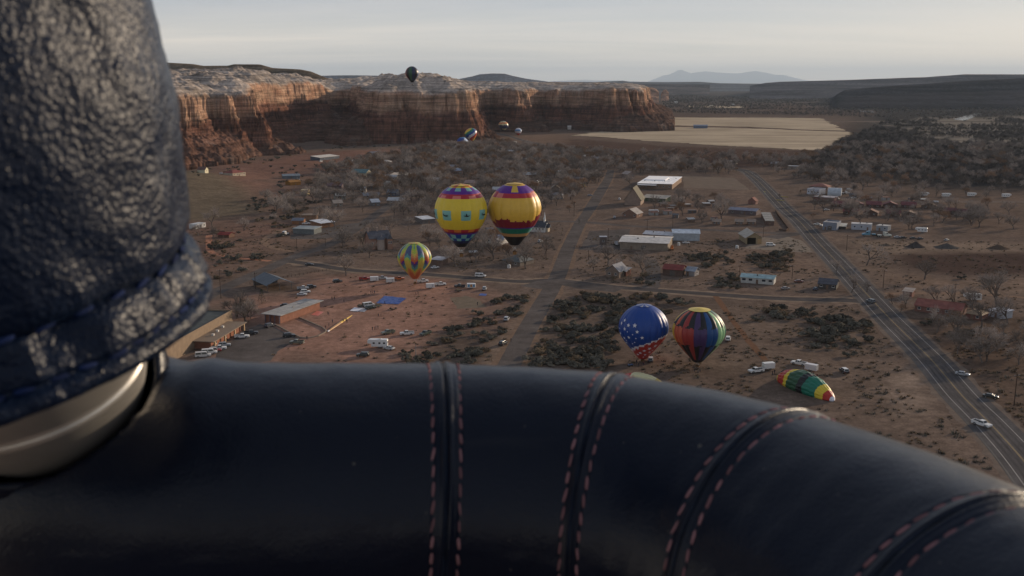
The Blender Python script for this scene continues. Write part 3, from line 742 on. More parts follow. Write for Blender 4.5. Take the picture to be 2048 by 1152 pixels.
def bld(name, label, cat, A, B, depth, h, roof, wall, roofc, win=(0, 0), door=None, chim=0, group=None, over=.45, garage=0, metal=False, wsize=(1.3, 1.1), vents=0, openfront=False, z=None, rr=.8, wallwave=None):
    a, b = G(*A), G(*B)
    Wd = (b - a).length; c = (a + b) / 2
    rz = math.atan2(b.y - a.y, b.x - a.x)
    cz = float(hill(np.array(c.x), np.array(c.y))) if z is None else z
    t = thing(name, label, cat, (c.x, c.y, cz), rz, group)
    cc = c + Vector((-math.sin(rz), math.cos(rz), 0)) * depth / 2
    KEEP.append((cc.x, cc.y, .5 * math.hypot(Wd, depth) + 2.0))
    kind, axis, rise = roof
    wm = paint(wall, .85, var=.2, scale=.5, wave=wallwave); rm = paint(roofc, .55 if metal else rr, spec=.35, var=.30, scale=.35, wave=('X', 1.2) if metal else None)
    m = MB()
    hh = h + (0 if kind != 'shed' else 0)
    F0 = -2.5
    if openfront:
        for p in ((-Wd/2 + .1, .1), (Wd/2 - .1, .1), (0, .1), (-Wd/2 + .1, depth - .1), (Wd/2 - .1, depth - .1)):
            q = MB(); q.box(p[0] - .1, p[0] + .1, p[1] - .1, p[1] + .1, F0, h); obj('post', q.mesh('post', wm), t)
        m.box(-Wd/2, Wd/2, depth - .3, depth - .2, F0, h - .01)
    else:
        if kind == 'gable' and axis == 'x':
            for x in (-Wd/2, Wd/2):
                pass
            V = [(-Wd/2, 0, F0), (Wd/2, 0, F0), (Wd/2, depth, F0), (-Wd/2, depth, F0), (-Wd/2, 0, h), (Wd/2, 0, h), (Wd/2, depth, h), (-Wd/2, depth, h), (-Wd/2, depth/2, h + rise), (Wd/2, depth/2, h + rise)]
            m.add(V, [(0, 1, 5, 4), (2, 3, 7, 6), (1, 2, 6, 9, 5), (3, 0, 4, 8, 7), (4, 5, 9, 8), (6, 7, 8, 9)])
        elif kind == 'gable':
            V = [(-Wd/2, 0, F0), (Wd/2, 0, F0), (Wd/2, depth, F0), (-Wd/2, depth, F0), (-Wd/2, 0, h), (Wd/2, 0, h), (Wd/2, depth, h), (-Wd/2, depth, h), (0, 0, h + rise), (0, depth, h + rise)]
            m.add(V, [(0, 1, 5, 8, 4), (2, 3, 7, 9, 6), (1, 2, 6, 5), (3, 0, 4, 7), (4, 8, 9, 7), (5, 6, 9, 8)])
        elif kind == 'shed':
            V = [(-Wd/2, 0, F0), (Wd/2, 0, F0), (Wd/2, depth, F0), (-Wd/2, depth, F0), (-Wd/2, 0, h), (Wd/2, 0, h), (Wd/2, depth, h + rise), (-Wd/2, depth, h + rise)]
            m.add(V, [(0, 1, 5, 4), (2, 3, 7, 6), (1, 2, 6, 5), (3, 0, 4, 7), (4, 5, 6, 7)])
        else:
            m.box(-Wd/2, Wd/2, 0, depth, F0, h)
    obj('wall', m.mesh('wall', wm), t)
    roof_parts(t, Wd, depth, h, kind, axis, rise, rm, over, wm=wm)
    ww, wh = wsize
    nf, ns = win
    zf = max(.8, min(h * .4, h - wh - .3))
    dpos = None if door is None else -Wd/2 + door * Wd
    for k in range(nf):
        x = -Wd/2 + (k + .5) * Wd / nf
        if dpos is not None and abs(x - dpos) < ww: continue
        add_window(t, x, 0, zf, 0, ww, wh)
    for k in range(ns):
        add_window(t, Wd/2, (k + .5) * depth / ns, zf, R(90), ww, wh)
    if door is not None: add_door(t, dpos, 0, 0)
    for k in range(garage):
        g = MB(); gw, gh = 2.8, min(2.7, h - .3); x = -Wd/2 + (k + .7) * Wd / (garage + .4)
        g.box(x - gw/2, x + gw/2, -.05, .03, .03, gh); obj('garage_door', g.mesh('garage_door', paint((.10, .085, .075), .7)), t)
    for k in range(chim):
        q = MB(); x = (-.25 + .5 * k) * Wd; q.box(x - .3, x + .3, depth * .55, depth * .55 + .6, h + .1, h + rise + 1.0); q.box(x - .38, x + .38, depth * .55 - .08, depth * .55 + .68, h + rise + 1.0, h + rise + 1.15)
        obj('chimney', q.mesh('chimney', paint((.30, .22, .18), .9)), t)
    for k in range(vents):
        q = MB(); x = -Wd/2 + (k + 1) * Wd / (vents + 1) + rng.normal() * .6; y = depth * (.3 + .4 * ((k * 7) % 3) / 2); zt = h + (rise * (1 - abs(y / depth - .5) * 2) if kind == 'gable' else .28)
        q.box(x - .35, x + .35, y - .35, y + .35, zt - .1, zt + .7); q.box(x - .45, x + .45, y - .45, y + .45, zt + .7, zt + .82)
        obj('roof_vent', q.mesh('roof_vent', paint((.12, .12, .12), .6)), t)
    return t, Wd
GR = (.15, .15, .16); WHITE = (.52, .50, .47); TAN = (.34, .27, .20); BRICK = (.24, .115, .08); CREAM = (.42, .36, .28); TIN = (.40, .42, .45); DK = (.06, .06, .065); RUST = (.16, .055, .045)

# community hall at the lower left: dark roof behind a tan parapet, brick porch in front
hall, hw_ = bld('community_hall', 'large hall with dark flat roof, tan parapet and brick porch beside the car park', 'building', (290, 756), (466, 652), 22, 6.2, ('parapet', 'x', 0), (.21, .155, .11), (.060, .068, .068), (0, 0))
q = MB(); q.box(hw_*.02, hw_*.40, -6.5, -.02, 0, 3.0); obj('porch_wall', q.mesh('porch_wall', paint(BRICK, .9, var=.2)), hall)
q = MB(); q.box(hw_*.0, hw_*.43, -8.4, -.03, 3.01, 3.35); obj('porch_roof', q.mesh('porch_roof', paint((.20, .155, .12), .85)), hall)
for k in range(4):
    q = MB(); x = hw_*(.03 + .125 * k); q.box(x - .3, x + .3, -8.1, -7.5, 0, 3.0); obj('porch_column', q.mesh('porch_column', paint((.44, .32, .2), .8)), hall)
for k, x in enumerate((.12, .2, .29)):
    q = MB(); q.box(hw_*x - .5, hw_*x + .5, -4.6 + k * .8, -3.6 + k * .8, 3.36, 4.05); obj('roof_unit', q.mesh('roof_unit', paint(WHITE, .5)), hall)
for k in range(3): add_window(hall, hw_*(.08 + .12 * k), -6.5, .9, 0, 1.6, 1.3)
q = MB(); q.box(-hw_*.46, -hw_*.44, 8, 8.2, 6.3, 8.2); q.box(-hw_*.47, -hw_*.43, 8.05, 8.15, 7.9, 8.4); obj('roof_mast', q.mesh('roof_mast', paint(WHITE, .5)), hall)

# long open pavilion
pav, pw = bld('picnic_pavilion', 'long pavilion with flat grey roof and brick walls beside the red field', 'pavilion', (561, 647), (640, 618), 7.5, 3.6, ('flat', 'x', 0), BRICK, (.30, .29, .28), (0, 0), over=1.3)
q = MB(); q.box(pw*.18, pw*.38, 4.0, 5.6, 3.9, 3.98); obj('skylight', q.mesh('skylight', paint((.09, .09, .1), .3)), pav)
q = MB(); q.box(-pw*.05, 0, 3, 3.4, 3.9, 4.3); obj('roof_vent', q.mesh('roof_vent', paint((.2, .2, .2), .5)), pav)
for k in range(4):
    q = MB(); x = -pw/2 - 1.1 + k * .0; q.box(-pw/2 - .95, -pw/2 - .7, k * 2.4 - .3, k * 2.4, 0, 3.58); obj('post', q.mesh('post', paint((.1, .1, .13), .7)), pav)
# slate-blue gabled shelter
bld('gabled_shelter', 'open shelter with wide slate blue gable roof behind the pavilion', 'shelter', (535, 584), (584, 578), 19, 3.4, ('gable', 'y', 2.6), (.16, .14, .13), (.060, .072, .088), openfront=True, over=.8, metal=True)
# mansion with turret
man, mw = bld('stone_mansion', 'pinkish stone mansion with steep slate roof, tall chimneys and round turret', 'house', (740, 500), (782, 497), 11, 7.0, ('gable', 'x', 3.6), (.27, .155, .115), (.09, .09, .105), (4, 3), .3, wsize=(1.0, 1.8))
for k, x in enumerate((-.46, -.02, .46)):
    q = MB(); q.box(mw*x - .45, mw*x + .45, 4.6 + k * .5, 5.6 + k * .5, 6, 12.6); q.box(mw*x - .6, mw*x + .6, 4.45 + k * .5, 5.75 + k * .5, 12.6, 12.9); obj('chimney', q.mesh('chimney', paint((.34, .26, .22), .9)), man)
q = MB(); q.tube((0, -1.0, 0), (0, -1.0, 6.0), 2.3, 2.2, 14); q.tube((0, -1.0, 6.0), (0, -1.0, 6.3), 2.6, 2.6, 14); obj('turret', q.mesh('turret', paint((.34, .27, .23), .85)), man)
q = MB(); q.tube((0, -1.0, 6.3), (0, -1.0, 9.0), 2.7, .05, 14); obj('turret_roof', q.mesh('turret_roof', paint((.09, .09, .105), .7)), man)
q = MB(); q.box(mw*.28, mw*.5, -3.0, -.01, 0, 6.5); obj('front_wing', q.mesh('front_wing', paint((.30, .17, .12), .85)), man)
q = MB(); q.prism([(mw*.26, 6.5), (mw*.52, 6.5), (mw*.39, 9.2)], -3.3, 5.4); obj('wing_roof', q.mesh('wing_roof', paint((.09, .09, .105), .7)), man)
for x in (.34, .44): add_window(man, mw*x, -3.0, 3.6, 0, .9, 1.5)
# white house with grey roof, low front wing
wh, ww_ = bld('white_house', 'white single-storey house with grey metal roof and low front wing below the yellow balloons', 'house', (968, 486), (1006, 489), 9, 3.2, ('gable', 'x', 2.0), WHITE, (.21, .23, .28), (2, 0), .5, metal=True)
q = MB(); q.box(ww_*.12, ww_*.5, -5.5, -.02, 0, 2.8); obj('front_wing', q.mesh('front_wing', paint(WHITE, .85)), wh)
q = MB(); q.prism([(ww_*.07, 2.75), (ww_*.55, 2.75), (ww_*.31, 4.3)], -6.0, 3.0); obj('wing_roof', q.mesh('wing_roof', paint((.16, .16, .17), .7)), wh)
add_window(wh, ww_*.3, -5.5, 1.0, 0, 1.4, 1.2)
# white church
ch, cw = bld('white_church', 'small white church with dark roof and white steeple', 'church', (1056, 463), (1089, 465), 9, 3.6, ('gable', 'x', 3.4), WHITE, (.055, .058, .07), (5, 1), wsize=(.8, 1.5))
q = MB(); q.box(cw*.33, cw*.41, 3.6, 5.2, 6.5, 8.4); q.tube((cw*.37, 4.4, 8.4), (cw*.37, 4.4, 13.5), .95, .03, 8); obj('steeple', q.mesh('steeple', paint((.62, .60, .57), .7)), ch)
q = MB(); q.box(cw*.5, cw*.62, 2.5, 6.5, 0, 3.0); obj('porch', q.mesh('porch', paint(CREAM, .85)), ch)
q = MB(); q.prism([(2.2, 3.0), (6.8, 3.0), (4.5, 5.4)], -1.8, 1.8)
m_ = q.mesh('porch_roof', paint((.055, .058, .07), .8)); po_ = obj('porch_roof', m_, ch, (cw*.56, 0, 0), (0, 0, R(90))); po_.location = (cw*.56, 0, 0)
# A-frame house
bld('a_frame_house', 'tall A-frame house with brown gable wall and mossy roof beside the street', 'house', (1249, 410), (1281, 411), 22, 5.0, ('gable', 'y', 9.5), (.27, .20, .16), (.105, .092, .062), (0, 0), None, over=.9)
bld('cottage', 'brown cottage with pale gable roof in front of the A-frame house', 'house', (1245, 434), (1273, 436), 12, 3.0, ('gable', 'y', 3.4), (.20, .12, .09), (.33, .30, .28), (3, 1), .5)
cl = bld('school', 'large building with bright white flat roof dotted with vents', 'building', (1275, 377), (1344, 379), 78, 5.0, ('flat', 'x', 0), (.22, .15, .11), (.84, .83, .84), (6, 0), vents=9, over=.6)[0]
q = MB(); q.box(-16, 2, -6, -.9, 4.0, 4.25); obj('entrance_canopy', q.mesh('entrance_canopy', paint((.84, .83, .84), .8)), cl)
q = MB(); q.box(-14, 6, 30, 60, 5.3, 6.2); obj('raised_roof', q.mesh('raised_roof', paint((.84, .83, .84), .8)), cl)
bld('green_annex', 'low annex with tan metal roof and dark green wall behind the A-frame house', 'building', (1283, 402), (1331, 405), 12, 3.0, ('shed', 'x', 1.6), (.075, .095, .065), (.34, .29, .23), (5, 0), .6, metal=True, vents=2)
bld('fire_station', 'long tan building with white metal roof and two dark roof vents', 'building', (1240, 498), (1335, 502), 27, 4.6, ('gable', 'x', 1.3), (.23, .185, .145), (.50, .47, .44), (1, 0), .24, garage=1, metal=True, vents=2, over=.9)
bld('storage_building', 'long brown building with pale roof behind the white-roofed tan building', 'building', (1286, 478), (1343, 482), 13, 3.4, ('gable', 'x', 1.3), (.17, .115, .095), (.45, .44, .46), (0, 0), None, metal=True, vents=2)
bld('metal_shed', 'long pale blue metal shed with ribbed roof', 'shed', (1345, 481), (1399, 482), 13, 4.8, ('gable', 'x', 1.6), (.35, .375, .405), (.45, .50, .57), (0, 0), None, metal=True, wallwave=('X', 1.0))
ts = bld('gabled_garage', 'tan gabled garage with shaded bay painted dark on the pale paved yard', 'garage', (1492, 488), (1523, 488), 20, 4.2, ('gable', 'y', 3.0), (.27, .21, .13), (.33, .285, .23), (0, 0), None, metal=True, over=.8)[0]
q = MB(); q.box(-4.2, 1.2, -.06, .03, .02, 4.0); obj('bay_shade_panel', q.mesh('bay_shade_panel', paint((.018, .015, .012), .9)), ts)  # near-black panel painted in place of the shade inside the bay
q = MB(); q.box(2.2, 4.6, -.06, .03, .02, 3.2); obj('garage_door', q.mesh('garage_door', paint((.34, .23, .12), .7)), ts)
bld('red_roofed_barn', 'low open barn with dull red roof behind the cross street', 'barn', (1325, 550), (1364, 553), 9, 3.4, ('gable', 'x', 1.8), (.115, .075, .06), (.20, .055, .048), (0, 0), .6, garage=1)
bld('small_shed', 'small grey shed beside the red-roofed barn', 'shed', (1371, 551), (1389, 553), 6, 2.8, ('gable', 'x', 1.6), (.24, .22, .22), (.26, .28, .32), (0, 1), .25)
mh = bld('mobile_home', 'white mobile home with pale teal roof beside the cross street', 'mobile home', (1481, 565), (1547, 570), 8, 3.0, ('gable', 'x', 1.1), (.44, .43, .40), (.28, .39, .40), (5, 0), .5, wsize=(2.0, 1.3), metal=True, vents=1)[0]
bld('stone_cottage', 'grey-roofed cottage half hidden by bare trees at the street corner', 'house', (1212, 553), (1238, 556), 10, 3.4, ('gable', 'y', 3.2), (.20, .15, .12), (.25, .25, .27), (2, 0), .5, chim=1)
bld('lean_to_shed', 'dark red lean-to shed with pale tin roof beside the grey-roofed cottage', 'shed', (1234, 551), (1252, 553), 6, 2.6, ('shed', 'x', 1.2), (.13, .055, .045), (.36, .34, .33), (1, 0))
# row of storage units by the highway
for k in range(4):
    u, v = 1529 + 1.9 * k, 442 - 0 + 1.9 * k
    bld('storage_unit', ['storage unit at the far end of the row beside the highway fence', 'second storage unit from the far end of the row beside the highway fence', 'third storage unit from the far end of the row beside the highway fence', 'storage unit at the near end of the row beside the highway fence'][k], 'storage unit', (1523.5 + 2.3 * k, 437 + 4.6 * k), (1541 + 2.3 * k, 437.4 + 4.6 * k), 7.0, 3.2, ('shed', 'x', .5), (.13, .085, .07), (.24, .235, .225), (0, 0), .5, group='storage units in a row', over=.25)
for k, (u, v, l) in enumerate([(1470, 450, 'small brown log cabin, left of the pair above the lane'), (1494, 450, 'small brown log cabin, right of the pair above the lane'), (1425, 450, 'dark brown cabin under bare trees left of the cabin pair')]):
    bld('log_cabin', l, 'cabin', (u, v), (u + 16, v + .6), 6, 2.5, ('gable', 'x', 1.5), (.16, .10, .075), (.27, .21, .17), (2, 0), .5, group='log cabins')
bld('long_market_hall', 'low hall with long blue-grey roof beside the highway bend', 'building', (1456, 427), (1512, 431), 11, 3.2, ('gable', 'x', 1.4), (.14, .11, .11), (.20, .20, .25), (3, 0), .6, metal=True)
bld('red_gable_hut', 'small red gabled hut behind the blue-grey roof', 'hut', (1496, 408), (1511, 409), 6, 2.8, ('gable', 'y', 2.8), (.22, .12, .10), (.17, .06, .05), (0, 0), .5)
# motel: two rows of red-roofed cabins
k = 0
ords = ['first', 'second', 'third', 'fourth', 'fifth']
for i, u in enumerate((1664, 1698, 1733, 1766, 1803)):
    bld('motel_cabin', f'{ords[i]} red-roofed cabin from the highway in the back row', 'cabin', (u, 414 + i * .5), (u + 29, 415 + i * .5), 9, 2.6, ('gable', 'y' if i % 2 else 'x', 2.2), (.105, .07, .06), (.155, .060, .062), (2, 0), .4, group='red-roofed motel cabins')
for i, u in enumerate((1686, 1726, 1770, 1803)):
    bld('motel_cabin', f'{ords[i]} red-roofed cabin from the highway in the front row', 'cabin', (u, 429 + i * 2), (u + 29, 430.5 + i * 2), 9, 2.6, ('gable', 'x' if i % 2 == 0 else 'y', 2.1), (.105, .07, .06), [(.175, .060, .060), (.17, .09, .07), (.15, .058, .062), (.16, .10, .075)][i], (2, 0), .4, group='red-roofed motel cabins')
bld('motel_cabin', 'tan-roofed cabin at the right end of the back row', 'cabin', (1844, 417), (1872, 418), 9, 2.7, ('gable', 'y', 2.0), (.11, .075, .06), (.30, .20, .15), (2, 0), .5, group='red-roofed motel cabins')
for i, (u, v) in enumerate(((1886, 428), (1915, 431))):
    bld('motel_cabin', ['dark red-roofed cabin among bare trees right of the motel rows, left one', 'dark red-roofed cabin among bare trees right of the motel rows, right one'][i], 'cabin', (u, v), (u + 26, v + 1), 9, 2.6, ('gable', 'x', 2.0), (.10, .07, .06), (.13, .06, .06), (2, 0), .4, group='red-roofed motel cabins')
bld('brick_store', 'brick store with pale tin porch roof beside the highway', 'store', (1626, 402), (1664, 405), 12, 3.8, ('flat', 'x', 0), (.19, .085, .075), (.28, .27, .30), (2, 0), .3)
bld('white_trading_post', 'white-fronted store with patterned parapet beside the quonset hut', 'store', (1614, 388), (1638, 390), 12, 4.6, ('parapet', 'x', 0), (.44, .45, .50), (.2, .2, .22), (4, 0))
bld('quonset_hut', 'pale arched quonset hut beside the white truck', 'hut', (1655, 391), (1682, 392), 14, 1.5, ('barrel', 'x', 5.0), (.40, .42, .44), (.40, .43, .46), (0, 0), None)
bld('rust_roofed_house', 'house with rusty red hipped roof behind the quonset hut', 'house', (1618, 378), (1655, 380), 14, 2.8, ('hip', 'x', 2.6), (.20, .14, .12), (.26, .12, .095), (2, 0), .5)
bld('workshop', 'blue-grey workshop beside the highway junction', 'workshop', (1645, 459), (1673, 461), 13, 4.6, ('parapet', 'x', 0), (.20, .215, .26), (.25, .25, .27), (1, 0), .2, garage=1)
bld('open_lean_to', 'lean-to with bright cream roof right of the blue-grey workshop', 'shed', (1673, 458), (1691, 459), 7, 2.0, ('shed', 'x', 1.3), (.07, .06, .055), (.60, .56, .48), (0, 0), None)
bld('trailer_home', 'long pale grey trailer home behind the parked blue truck', 'mobile home', (1702, 459), (1743, 461), 7, 4.0, ('flat', 'x', 0), (.36, .37, .41), (.45, .45, .46), (3, 0), .8, vents=2, over=.15)
bld('trailer_home', 'shorter grey trailer home right of the long one', 'mobile home', (1752, 461), (1775, 463), 7, 3.4, ('flat', 'x', 0), (.27, .28, .30), (.36, .36, .36), (2, 0), .3, vents=1, over=.15)
# houses on the right, near the big bare tree
bld('red_longhouse', 'long low house with faded red roof under bare trees', 'house', (1829, 622), (1921, 634), 10, 2.8, ('gable', 'x', 2.2), (.19, .10, .08), (.22, .085, .068), (5, 0), .4)
bld('white_shed', 'small white shed with cracked flat roof at the foot of the big bare tree', 'shed', (1976, 631), (2001, 638), 6.5, 2.6, ('shed', 'x', .8), (.36, .37, .40), (.44, .46, .52), (1, 0), .6)
bld('brown_shack', 'dark red shack with pale roof edge beside the highway', 'shed', (1805, 594), (1823, 596), 6, 2.8, ('shed', 'x', .7), (.13, .045, .038), (.27, .23, .21), (1, 0), .6)
bld('low_ranch_house', 'low dark ranch house in the shade of trees at the highway corner', 'house', (1636, 577), (1672, 580), 9, 2.7, ('gable', 'x', 1.8), (.085, .075, .068), (.085, .085, .10), (3, 0), .5)
bld('mud_house', 'low tan-roofed house with red wall right of the long red roof', 'house', (1931, 637), (1962, 642), 8, 2.4, ('hip', 'x', 1.9), (.17, .08, .065), (.23, .165, .11), (2, 0), .4)
# left side: yard with sheds
bld('white_ended_shed', 'long grey shed with white end wall in the paved yard', 'shed', (586, 467), (628, 469), 11, 3.4, ('shed', 'x', .5), (.14, .15, .15), (.26, .28, .27), (0, 0), None, metal=True)
bld('tin_roofed_shed', 'orange-brown shed with bright tin roof behind the grey shed', 'shed', (643, 456), (668, 453), 12, 3.3, ('shed', 'x', .9), (.24, .13, .08), (.50, .52, .56), (0, 1), .6, metal=True, over=1.2)
bld('brown_workshop', 'brown flat-roofed workshop with lit end wall', 'workshop', (604, 441), (632, 441), 9, 3.8, ('flat', 'x', 0), (.25, .155, .10), (.20, .155, .12), (0, 1))
bld('blue_roofed_shed', 'low shed with blue-grey roof and orange wall beside the brown workshop', 'shed', (584, 449), (606, 449), 9, 2.8, ('gable', 'x', 1.3), (.26, .13, .07), (.15, .16, .19), (0, 0), .7)
bld('white_trailer_home', 'small white trailer home beside the leather sleeve at the far left', 'mobile home', (392, 458), (412, 454), 6, 2.9, ('flat', 'x', 0), (.46, .45, .44), (.5, .5, .5), (3, 0), .5, over=.1)
bld('red_tin_shed', 'low shed with bright red roof among dark brush on the left', 'shed', (436, 475), (458, 476), 7, 2.0, ('gable', 'x', 1.2), (.12, .07, .05), (.24, .05, .04), (0, 0), .5)
# beneath the bluffs
bld('long_white_barn', 'long barn with white roof below the red bluff', 'barn', (640, 322), (679, 318), 16, 3.6, ('shed', 'x', 1.6), (.10, .11, .13), (.50, .47, .43), (2, 0), None)
bld('white_cabin', 'left of two small white cabins on the red slope', 'cabin', (702, 329), (716, 328), 9, 3.2, ('gable', 'x', 1.4), (.50, .46, .40), (.36, .33, .30), (1, 1))
bld('white_cabin', 'right of two small white cabins on the red slope', 'cabin', (724, 326), (735, 325), 9, 3.2, ('gable', 'x', 1.4), (.52, .48, .42), (.48, .45, .40), (1, 1))
bld('teal_roofed_house', 'house with teal green roof and cream gable end', 'house', (702, 353), (732, 354), 14, 4.2, ('gable', 'x', 3.4), (.40, .36, .27), (.115, .18, .185), (3, 2), .5)
bld('orange_house', 'small house with sunlit orange wall below the teal roof', 'house', (698, 364), (714, 364), 9, 3.6, ('gable', 'x', 2.0), (.42, .23, .15), (.26, .17, .14), (1, 1), .5)
bld('red_roofed_house', 'farmhouse with dark red hipped roof at the foot of the talus slope', 'house', (466, 362), (492, 359), 14, 3.6, ('hip', 'x', 2.6), (.40, .33, .25), (.20, .062, .052), (4, 2), .5)
bld('cream_gable_house', 'small house with sunlit cream gable on the far left', 'house', (396, 361), (411, 361), 12, 3.4, ('gable', 'x', 2.6), (.48, .44, .32), (.12, .07, .06), (0, 1))
bld('blue_grey_house', 'low blue-grey house on the red ground under the slope', 'house', (566, 359), (600, 358), 12, 3.0, ('gable', 'x', 1.6), (.13, .15, .17), (.17, .20, .23), (3, 0), .5)
bld('yellow_house', 'small house with sunlit yellow wall at the edge of the trees', 'house', (602, 391), (615, 391), 9, 4.6, ('flat', 'x', 0), (.46, .36, .20), (.36, .30, .20), (2, 2))
bld('rust_shed', 'long rust-orange shed beside a dark bush above the yellow house', 'shed', (581, 372), (602, 370), 8, 3.2, ('gable', 'x', 1.4), (.22, .11, .03), (.24, .12, .035), (0, 0), .5)
bld('two_storey_house', 'pinkish two-storey house with pale roofs among bare trees', 'house', (759, 334), (782, 334), 12, 6.2, ('hip', 'x', 1.8), (.24, .20, .185), (.42, .385, .35), (3, 2), .5)
bld('dark_grey_house', 'dark grey house behind the pinkish two-storey house', 'house', (744, 314), (762, 313), 12, 3.2, ('gable', 'x', 2.0), (.18, .18, .19), (.12, .12, .14), (2, 1))
bld('cream_roofed_barn', 'barn with long sunlit cream roof set askew among the trees', 'barn', (826, 357), (842, 353), 26, 3.4, ('gable', 'y', 1.2), (.17, .12, .095), (.50, .42, .34), (0, 0), .5)
town = [
 (884, 321, 16, 'white', (.46, .46, .48), (.50, .51, .55), 'small white house with bright roof in the trees below the long red lodge'),
 (914, 347, 22, 'x', (.36, .20, .17), (.27, .30, .37), 'house with pale blue roof and sunlit pink gable end'),
 (1000, 341, 18, 'hip', (.36, .34, .31), (.40, .39, .40), 'white cottage with pale hipped roof in the middle of the town'),
 (953, 323, 16, 'x', (.24, .18, .15), (.16, .15, .17), 'dark-roofed house with a bright gable above the yellow balloons'),
 (974, 310, 14, 'x', (.36, .30, .25), (.30, .29, .30), 'small pale house in the far trees below the leaning balloons'),
 (1018, 323, 22, 'x', (.16, .15, .15), (.14, .15, .17), 'long grey house right of the middle of the town'),
 (1062, 322, 20, 'flat', (.20, .19, .19), (.42, .43, .45), 'flat house with pale metal roof in the far trees'),
 (783, 392, 20, 'x', (.10, .105, .13), (.12, .135, .165), 'dark blue-grey house left of the yellow balloons'),
 (752, 412, 16, 'x', (.15, .14, .14), (.34, .37, .42), 'small house with pale blue tin roof in the trees'),
 (682, 399, 20, 'x', (.22, .22, .20), (.27, .28, .28), 'grey farmhouse with pale roof in the trees on the left'),
 (677, 414, 18, 'x', (.24, .19, .15), (.30, .25, .21), 'low tan house with sunlit porch in the trees on the left'),
 (726, 386, 9, 'x', (.42, .38, .33), (.30, .28, .26), 'tiny white outbuilding in the trees on the left'),
 (773, 374, 9, 'x', (.44, .40, .34), (.30, .28, .26), 'tiny cream outbuilding beside a bare tree'),
 (668, 378, 30, 'x', (.15, .11, .11), (.165, .11, .115), 'long house with dull maroon roof on the left'),
 (938, 372, 18, 'x', (.27, .18, .16), (.32, .23, .20), 'pale pink-roofed house just behind the yellow goose balloon'),
 (966, 353, 20, 'x', (.09, .085, .08), (.10, .09, .085), 'dark house in deep trees above the maroon-banded balloon'),
 (1113, 398, 24, 'hip', (.20, .185, .18), (.16, .15, .155), 'grey house with hipped roof and white porch left of the street'),
 (1111, 383, 16, 'gy', (.20, .165, .14), (.27, .215, .165), 'tan-roofed gabled house left of the street'),
 (1161, 374, 18, 'x', (.38, .29, .11), (.27, .22, .15), 'house with yellow wall and dark doorway left of the street'),
 (1184, 353, 14, 'flat', (.34, .27, .19), (.36, .31, .24), 'low tan building at the far end of the street'),
 (1262, 354, 14, 'gy', (.22, .165, .14), (.33, .27, .24), 'pale hipped house behind the bright white roof'),
 (1170, 345, 20, 'x', (.13, .12, .12), (.13, .14, .15), 'dark house behind the yellow-walled house'),
 (1460, 328, 22, 'flat', (.24, .20, .18), (.36, .34, .33), 'pale flat-roofed house in the thicket by the highway bend'),
 (1585, 338, 20, 'flat', (.26, .21, .18), (.34, .33, .33), 'flat house in the trees right of the highway bend'),
 (1395, 326, 18, 'x', (.20, .16, .14), (.24, .20, .18), 'tan house in the dark thicket above the pale lot'),
 (1548, 332, 14, 'x', (.18, .14, .12), (.30, .29, .30), 'small house with pale roof beside the top of the highway')]
for (u, v, w, kd, wc, rc, lab) in town:
    kind = {'white': ('gable', 'x', 1.9), 'x': ('gable', 'x', 2.2), 'hip': ('hip', 'x', 2.4), 'flat': ('flat', 'x', 0), 'gy': ('gable', 'y', 2.6)}[kd]
    s = (u * 7 % 5 - 2) * .35
    bld('town_house', lab, 'house', (u - w/2, v + s * .6), (u + w/2, v - s * .6), 10, 3.2, kind, wc, rc, (2, 1), .45, group='houses among the town trees', metal=kd in ('white', 'flat'))
k2 = 0
tl_ = gpoly([(650, 352), (800, 312), (900, 296), (1030, 292), (1215, 320), (1205, 352), (1150, 372), (1090, 395), (850, 430), (720, 428), (650, 405)])
while k2 < 26:
    x, y = rng.uniform(-420, 140), rng.uniform(780, 1560)
    if not inside(np.array(x), np.array(y), tl_) or any((x - a) ** 2 + (y - b) ** 2 < (r_ + 11) ** 2 for a, b, r_ in KEEP): continue
    a_ = rng.uniform(-.5, .5); w_ = rng.uniform(5, 9); d_ = Vector((math.cos(a_), math.sin(a_), 0)) * w_
    def PX(p):
        dd_ = p[0]; return (1024 + F * p[0] / (p[1] * CP + CAM_Z * SP), 576 - F * (p[1] * SP - CAM_Z * CP) / (p[1] * CP + CAM_Z * SP))
    wc_ = [(.36, .33, .29), (.22, .17, .14), (.16, .15, .15), (.27, .20, .15)][k2 % 4]; rc_ = [(.40, .40, .41), (.17, .14, .13), (.30, .26, .23), (.22, .23, .26), (.52, .51, .5)][k2 % 5]
    bld('town_house', 'small house half hidden among the bare trees of the town', 'house', PX((x - d_.x, y - d_.y)), PX((x + d_.x, y + d_.y)), rng.uniform(7, 11), 3.0, ('gable', 'x', rng.uniform(1.4, 2.4)), wc_, rc_, (2, 1), .5, group='half-hidden town houses')
    k2 += 1
